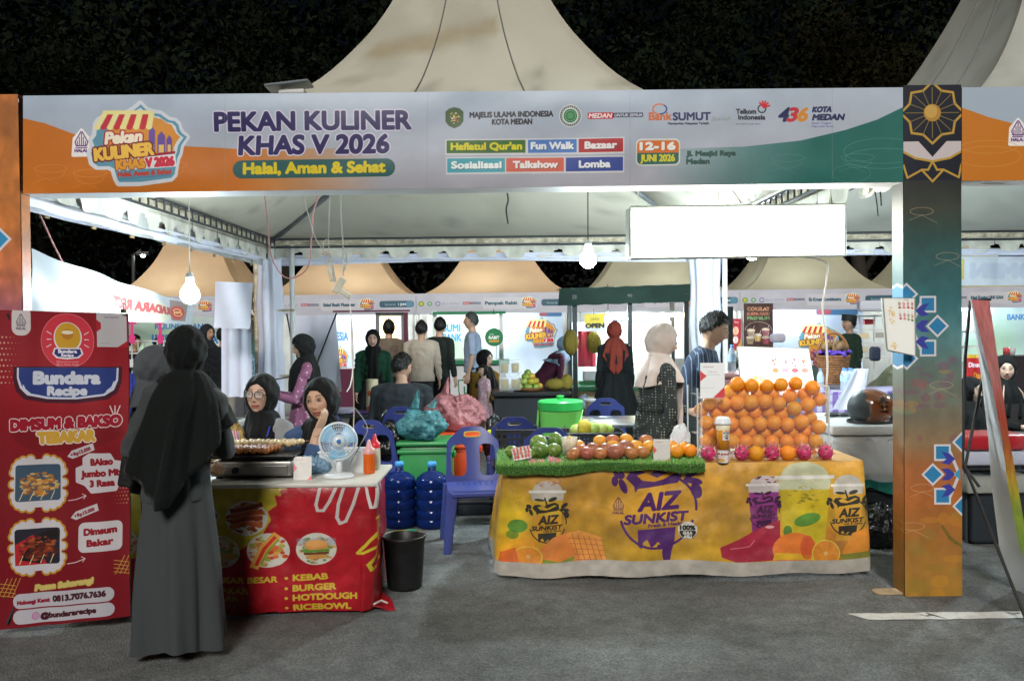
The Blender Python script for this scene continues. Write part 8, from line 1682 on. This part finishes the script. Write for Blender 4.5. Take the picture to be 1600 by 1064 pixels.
# ---- 1 the customer in the long grey robe, back to us
mrobe = mat('robe_grey', '404446', .85, var=.12, vscale=4, bump=.5, bscale=9, stretch=(1,1,.25), sheen=.08, spec=.25); mkh = mat('scarf_charcoal', '0c1110', .85, var=.15, vscale=5, bump=.3, bscale=60, sheen=.06, spec=.25)
fp = G(288, 1012)
def hem1(ph): # long khimar, point low at the centre back and another at the right elbow
    a = ph % (2*PI); d = math.degrees(a); dx, dy = math.sin(a), -math.cos(a)
    tbl = [(0,-.26,.20),(60,-.28,.215),(95,-.36,.228),(120,-.44,.228),(150,-.56,.215),(172,-.66,.205),(186,-.64,.205),(205,-.50,.215),(228,-.36,.222),(250,-.24,.232),(268,-.19,.236),(300,-.20,.22),(360,-.26,.20)]
    for (d0, z0, r0), (d1, z1, r1) in zip(tbl[:-1], tbl[1:]):
        if d0 <= d <= d1: f = (d-d0)/(d1-d0); z_, r = z0+(z1-z0)*f, r0+(r1-r0)*f; return (dx*r, dy*r*.98, z_*.84)
r1, hc, hr, s, W_, U_ = person('woman seen from behind in a long grey robe and long charcoal headscarf', fp.x+.015, 4.10, 1.555, 186, 'f', top='45484a', topmat=mrobe, lowmat=mrobe, scarf=mkh, lowk='dress', voxel=.010, hem=.055, wide=.93, skirt_w=.44, skirt_n=6, skirt_f=1.5, seed=3, head=(6,4,0), leanx=-6,
    arms={'elR': (-.225,-.02,.96), 'wrR': (-.12,-.25,1.0), 'elL': (.225,-.03,.98), 'wrL': (.10,-.24,1.02)}, scarf_kw=dict(side=.185, backy=.17, amp=.022, nfold=7, hemf=hem1), shoes='c8beb6')
# ---- 2 the customer beside her: grey cap, dark blouse, black purse
cpx = P(238, 560, 4.62)
r2, hc, hr, s, W_, U_ = person('second customer in a grey headscarf and dark blouse, half hidden by the robed woman', cpx.x, 4.62, 1.45, 118, 'f', top='1c2020', low='1c1e20', lowk='trousers', scarf='4b4e52', seed=5, head=(10,16,0), wide=1.0, arms={'elR': (-.22,-.04,.86), 'wrR': (-.12,-.26,.80), 'elL': (.20,.0,.84), 'wrL': (.10,-.24,.78)}, voxel=.011, scarf_kw=dict(hemf=lambda ph: (math.sin(ph)*.16, -math.cos(ph)*.13, -.05)))
p = P(196, 735, 4.4); t = thing('purse', 'black long purse held low by the second customer at the left', 'purse'); MB().rbox(p+V(.01,0,0), (.075,.03,.17), .012, Matrix.Rotation(R(10), 3, 'Y')).build('body', mat('leather_black', (.012,.012,.013), .4, bump=.3, bscale=40), t); MB().tube([p+V(-.02,0,.08), p+V(0,-.01,.13), p+V(.03,0,.085)], .005, 6).build('strap', mat('leather_black'), t); settle(t)
# ---- 3 the seated woman with glasses
def seatw(px, py, Y, H): # places a seated figure so that its head lands on the given spot
    p = P(px, py, Y); return p
hp = P(407, 618, 5.55); H3 = 1.60; z3 = hp.z-(.5+.62*H3/1.595)
r3, hc, hr, s, W_, U_ = person('seated woman with black glasses, black headscarf and grey top behind the griddle', hp.x+.0, 5.60, H3, -8, 'f', skin=(.60,.39,.29), top='8d9091', low='3a3c40', lowk='skirt', scarf='141516', seated=True, z=z3, voxel=.010, seed=8, head=(-2,-4,3), hide_legs=False, arms={'elL': (.25,-.06,.66), 'wrL': (.10,-.28,.66), 'elR': (-.26,-.06,.66), 'wrR': (-.12,-.28,.66)}, face=dict(lips='b04a48'), hscale=1.12, scarf_kw=dict(side=.125, amp=.014, nfold=6, hemf=lambda ph: (math.sin(ph)*.135, -math.cos(ph)*.15, -.05-.09*max(0, math.cos(ph)))))
b = MB()
def gl(sx): return [hc+hr @ (1.1*V(sx*.033+.026*math.copysign(abs(math.cos(a))**.6, math.cos(a)), -.099+.002*abs(math.cos(a)), .006+.019*math.copysign(abs(math.sin(a))**.6, math.sin(a)))) for a in [2*PI*k/24 for k in range(25)]]
for sx in (-1, 1): b.tube(gl(sx), .0026, 6, cap=False)
b.tube([hc+hr @ V(-.009,-.101,.010), hc+hr @ V(0,-.103,.013), hc+hr @ V(.009,-.101,.010)], .0024, 6)
for sx in (-1, 1): b.tube([hc+hr @ V(sx*.059,-.097,.012), hc+hr @ V(sx*.072,-.06,.010)], .0024, 6)
b.build('glasses_frame', mat('glasses_black', (.01,.01,.012), .25), r3, smooth=True)
for sx in (-1, 1): b = MB(); pts = gl(sx)[:-1]; b.add(pts, [tuple(range(24))]); b.build('lens', mat('lens_glass', (.9,.92,.95), .03, alpha=.16, spec=1.), r3)
b = MB()
for sx in (-1, 1): b.tube([U_((sx*.09,-.10,.43)), U_((sx*.07,-.135,.33)), U_((sx*.03,-.15,.2)), U_((0,-.15,.14))], .006, 6)
b.build('lanyard', mat('lanyard_blue', '2c3aa0', .6), r3)
bag('tote_bag', P(362, 690, 5.5).x, 5.45, .45, .26, .2, .5, mat('kraft_tan', 'b89a5c', .75, bump=.4, bscale=14, var=.1), 'tan bag standing behind the robed woman, left of the woman with glasses', 0, 31, 'bag', False)
t = thing('striped_bag', 'pink and white striped bag peeping out beside the griddle', 'bag'); c = Canvas(40, 40, 'd8c8cc', 4); [c.line([(k*6-6, 0), (k*6+4, 40)], 2.2, 'c84a6c') for k in range(9)]; p = P(356, 692, 5.1); b = MB(); b.grid(6, 6, lambda u, v: p+V(-.06+.12*u, .03*math.sin(u*3), -.07+.14*v)); b.build('side', pmat('stripe_print', c), t, smooth=True); MB().rbox(p+V(0,.05,0), (.11,.04,.13), .02).build('bulk', mat('bulk_pink', 'c89aa4', .6), t); settle(t)
# ---- 4 the seated woman resting her chin on her hand
hp = P(497, 629, 5.22); z4 = hp.z-(.5+.60*1.60/1.595)
wrist = P(520, 690, 5.22); elb = P(508, 742, 5.14); X4, Y4 = hp.x-.015, 5.36
hcw = hp
ya = 14
rzI = Matrix.Rotation(R(-ya), 3, 'Z')
def loc(p): return tuple(rzI @ (p-V(X4, Y4, z4)))
r4, hc, hr, s, W_, U_ = person('seated woman in black headscarf and blue top resting her cheek on her hand', X4, Y4, 1.60, ya, 'f', skin=(.60,.37,.25), top='42587c', low='22262c', lowk='skirt', scarf='151716', seated=True, z=z4, voxel=.0075, seed=11, head=(-30,0,-8), lean=10, face=dict(lips='a8504c', gaze=.001), hscale=1.12,
    arms={'elL': loc(P(484, 722, 5.03)), 'wrL': loc(P(496, 673, 5.06)), 'hdL': (.50,-.02,1.), 'pnL': (-.75,.55,.1), 'curlL': .5, 'elR': (-.22,-.18,.60), 'wrR': (-.02,-.36,.58)}, sleeve=.8, scarf_kw=dict(side=.15, amp=.014, nfold=7))
MB().tube([P(495, 681, 5.05)+V(.0,0,0)+V(.022*math.cos(a),.022*math.sin(a),.004*math.cos(a)) for a in [2*PI*k/16 for k in range(17)]], .002, 5).build('bracelet', mat('bracelet_brown', '6a4a34', .5), r4)
# ---- 16, 17 the couple behind the orange stall
mdot = patt('polka_dots', '252b2c', 'a0a4a0', 52, .19, rnd_=0.)
def hem16(ph):
    a = ph % (2*PI); dx, dy = math.sin(a), -math.cos(a); c_ = math.cos(a); q = min(a, 2*PI-a); return (dx*.19, dy*(.15 if q > .9 else .19), -.12-(.40*(1-abs(q-.35)/.4) if q < .75 else 0)-.06*max(0,-c_))
r16, hc, hr, s, W_, U_ = person('woman in beige headscarf and black polka dot dress behind the orange stall', P(1022, 560, 6.2).x, 6.2, 1.535, 104, 'f', skin=(.60,.40,.30), topmat=mdot, lowmat=mdot, scarf='c8bab4', lowk='dress', seed=13, lean=5, voxel=.010, hem=.05, wide=1.12, skirt_w=.5, skirt_n=5, head=(-8,12,0), hscale=1.1,
    arms={'elR': (-.23,-.02,.93), 'wrR': (-.22,.06,.74), 'elL': (.22,-.12,.95), 'wrL': (.12,-.33,.9)}, scarf_kw=dict(amp=.016, hemf=hem16, nfold=8))
m_ = mat('shirt_stripes', '1c2a40', .8, bump=.3, bscale=25); n = m_.node_tree.nodes; l = m_.node_tree.links; tc = n.new('ShaderNodeTexCoord'); wv = n.new('ShaderNodeTexWave'); wv.bands_direction = 'X'; wv.inputs['Scale'].default_value = 9; wv.inputs['Distortion'].default_value = .6; wv.inputs['Detail'].default_value = 1; rp = n.new('ShaderNodeValToRGB'); rp.color_ramp.elements[0].position = .92; rp.color_ramp.elements[0].color = (*hexlin('1c2a40'), 1); rp.color_ramp.elements[1].position = .97; rp.color_ramp.elements[1].color = (*hexlin('6a7a90'), 1); l.new(tc.outputs['Object'], wv.inputs[0]); l.new(wv.outputs[0], rp.inputs[0]); l.new(rp.outputs[0], n['Principled BSDF'].inputs[0])
r17 = person('man in a navy striped shirt bending over the oranges, seen from the side', P(1072, 600, 6.85).x, 6.85, 1.66, 72, 'm', skin=(.52,.33,.23), topmat=m_, low='20242c', lowk='trousers', hair=('short', '15120f'), seed=14, lean=20, head=(0,20,0), hscale=1.1, sleeve=.48, voxel=.010, arms={'elL': (.22,-.28,1.02), 'wrL': (.14,-.46,.88), 'elR': (-.25,-.24,1.0), 'wrR': (-.2,-.42,.84)})[0]
# ---- the others
def far(label, px, Y, ytop, yaw, sex='f', lift=0., seated=False, **k):
    # stature follows from the top of the head at distance Y
    p = P(px, ytop, Y); gr = k.pop('gr', None); zt = p.z
    if seated: H = k.pop('H', 1.62 if sex == 'f' else 1.7); s_ = H/1.595; z_ = zt-(.5+.74*s_)
    else:
        H = k.pop('H', None)
        if H is None: H = zt/1.0
        z_ = zt-H*.995 if lift else 0
    return person(label, p.x, Y, H, yaw, sex, seated=seated, z=z_, **k)
mfl = patt('floral_pink', '86506c', 'b898aa', 26, .22)
far('woman in a pink floral dress and black headscarf looking down at her phone', 476, 8.2, 524, -70, topmat=mfl, lowmat=mfl, scarf='121313', lowk='dress', seed=21, head=(0,18,0), wide=1.1, arms={'elL': (.2,-.12,.88), 'wrL': (.08,-.34,.95), 'elR': (-.2,-.12,.88), 'wrR': (-.08,-.34,.95)})
t = thing('phone', 'dark phone held by the woman in the pink floral dress', 'phone'); MB().rbox(P(441, 591, 8.2), (.15,.08,.012), .01, Matrix.Rotation(R(-8), 3, 'Y')).build('body', mat('phone_dark', '4a3c34', .3), t); settle(t)
far('smiling woman in a dark green jacket and black headscarf behind the dark table', 583, 11.0, 515, 6, top='18402e', low='1a1a1c', scarf='101112', seed=22, skin=(.58,.38,.29), lowk='skirt', lean=8, wide=1.15, scarf_kw=dict(side=.13, hemf=lambda ph: (math.sin(ph)*.13, -math.cos(ph)*.16, -.2-.25*max(0, math.cos(ph)))))
far('seated man in a dark grey shirt, back to us, on a blue chair', 627, 8.55, 553, 172, 'm', seated=True, top='2c3034', low='1c1e22', lowk='trousers', hair=('short', '14110e'), seed=23, sleeve=.55, wide=1.28, head=(-35,10,0), skin=(.42,.25,.17), voxel=.011)
far('person with a black bob and brown jacket standing by the lit cabinet', 607, 13.2, 500, 176, top='6a5c50', low='2a2826', lowk='trousers', hair=('long', '121110'), seed=24)
far('man in a beige shirt standing with his back to us', 658, 12.6, 502, 178, 'm', top='a49a8c', low='2c2c30', lowk='trousers', hair=('short', '12100e'), seed=25, hemz=.12, skin=(.40,.24,.16), wide=1.08)
far('man in a black jacket turned sideways beside the man in beige', 686, 12.9, 497, 150, 'm', top='1c2422', low='181a1e', lowk='trousers', hair=('short', '0e0d0c'), seed=26, skin=(.45,.28,.2), head=(30,0,0), hemz=.1)
far('man in a light blue short sleeved shirt at the green counter', 738, 13.4, 489, -62-30, 'm', top='8d9cb4', low='181a1e', lowk='trousers', hair=('short', '3a3a3c'), seed=27, sleeve=.48, hemz=.1, skin=(.46,.29,.2), head=(0,-4,0))
far('seated woman in black headscarf with mustard sleeves behind the little girl', 757, 11.7, 547, 30, seated=True, top='7a5a20', low='1c1c1e', scarf='151615', seed=28, skin=(.55,.36,.28), lowk='skirt', head=(30,0,0), scarf_kw=dict(side=.15))
far('little girl in a pink frilled dress standing beside the fruit counter', 756, 10.9, 571, -60, H=.98, lift=1, topmat=patt('frill_pink', 'c8a0ac', 'e0c8cc', 22, .3), lowmat=patt('frill_pink2', 'c8a0ac', 'e0c8cc', 22, .3), lowk='skirt', hair=('long', '1a1410'), seed=29, skin=(.55,.36,.28), sleeve=.4, hem=.28)
p = P(756, 690, 10.9); crate(p.x, 10.9, 0, .3, .3, max(.1, P(756, 571, 10.9).z-.98+.01), mat('dark_box'), mat('dark_box'), 'low dark box the little girl stands on', 'step_box')
far('woman in a pale blue headscarf and maroon dress bending at the fruit counter', 846, 11.9, 543, 100, top='4a2034', low='4a2034', scarf='7c90a8', seed=30, lowk='skirt', lean=38, H=1.5, skin=(.45,.3,.22))
far('woman in rust red headscarf and long black dress at the cart, back to us', 960, 10.9, 503, 178, top='1c2022', low='1a1e20', lowk='dress', scarf='84382c', seed=31, wide=1.05, hem=.2, scarf_kw=dict(side=.17, hemf=lambda ph: (math.sin(ph)*.17, -math.cos(ph)*.14, -.12-.26*max(0, -math.cos(ph))**3)))
r_, hc, hr, s, W_, U_ = far('man in a black cap and dark green tunic, facing left', 1328, 13.6, 494, -82, 'm', top='26382c', low='77726e', lowk='trousers', hair=('short', '0e0d0c'), seed=32, hemz=.06, skin=(.40,.25,.17), head=(0,-6,0), wide=1.16)
b = MB(); b.lathe([(.106,.0),(.107,.085),(.1,.095),(.001,.098)], (0,0,0), 28, cap=False); b.v = [tuple(hc+hr @ (Vector((v[0]*.92, v[1]*1.08+.006, v[2]+.045))*s)) for v in b.v]; b.build('black_cap', mat('velvet_black', '16201e', .7), r_, smooth=True)
far('woman in an olive headscarf and robe bending down, beside the white menu card', 1374, 9.6, 551, 75, top='6e6e58', low='6e6e58', scarf='76765e', seed=33, lowk='dress', lean=46, H=1.42, wide=1.3, skin=(.3,.2,.15))
far('woman in black headscarf low beside the printed pillar, right stall', 1512, 7.9, 590, 40, seated=True, top='131415', low='131415', scarf='101112', seed=34, skin=(.56,.38,.29), lowk='skirt', head=(-6,0,10))
r_, hc, hr, s, W_, U_ = far('woman in black headscarf with an apron at the right edge of the picture', 1568, 8.3, 556, 10, seated=True, top='121314', low='131415', scarf='0f1011', seed=35, skin=(.56,.37,.28), lowk='skirt', head=(-30,4,0), arms={'elL': (.25,-.1,.62), 'wrL': (.05,-.3,.6), 'elR': (-.25,-.1,.62), 'wrR': (-.05,-.3,.6)})
b = MB(); b.grid(8, 8, lambda u, v: U_((-.12+.24*u, -.135-.02*math.sin(u*PI), .02+.28*v))); b.build('apron', mat('apron_grey', '2c2826', .7), r_, smooth=True); b = MB()
for sx in (-1, 1): b.tube([U_((sx*.12,-.14,.30)), U_((sx*.10,-.12,.40)), U_((sx*.06,-.08,.47))], .006, 5)
b.build('apron_strap', mat('strap_tan', 'c8a898', .6), r_)
far('dark haired person seated behind the menu board, mostly hidden', 1140, 9.9, 553, 160, 'm', seated=True, top='14181c', low='16181a', lowk='trousers', hair=('short', '0c0b0a'), seed=36, wide=1.05)
far('man in a black shirt beyond the left opening, back to us', 348, 11.6, 511, 175, 'm', top='15191c', low='8a8478', lowk='trousers', hair=('short', '101010'), seed=37, hemz=.08)
far('person in a dark headscarf beyond the left opening, behind the robed woman', 322, 12.4, 508, 60, top='20242c', low='20242c', scarf='22252c', seed=38)
far('person with dark hair behind the white wire rack', 209, 13.2, 524, 90, 'm', top='1c2428', low='1c2024', lowk='trousers', hair=('short', '0e0e0e'), seed=39)
far('person in dark clothes behind the right pink tag', 248, 13.6, 528, 170, 'f', top='16302c', low='1c2024', scarf='121414', seed=40)
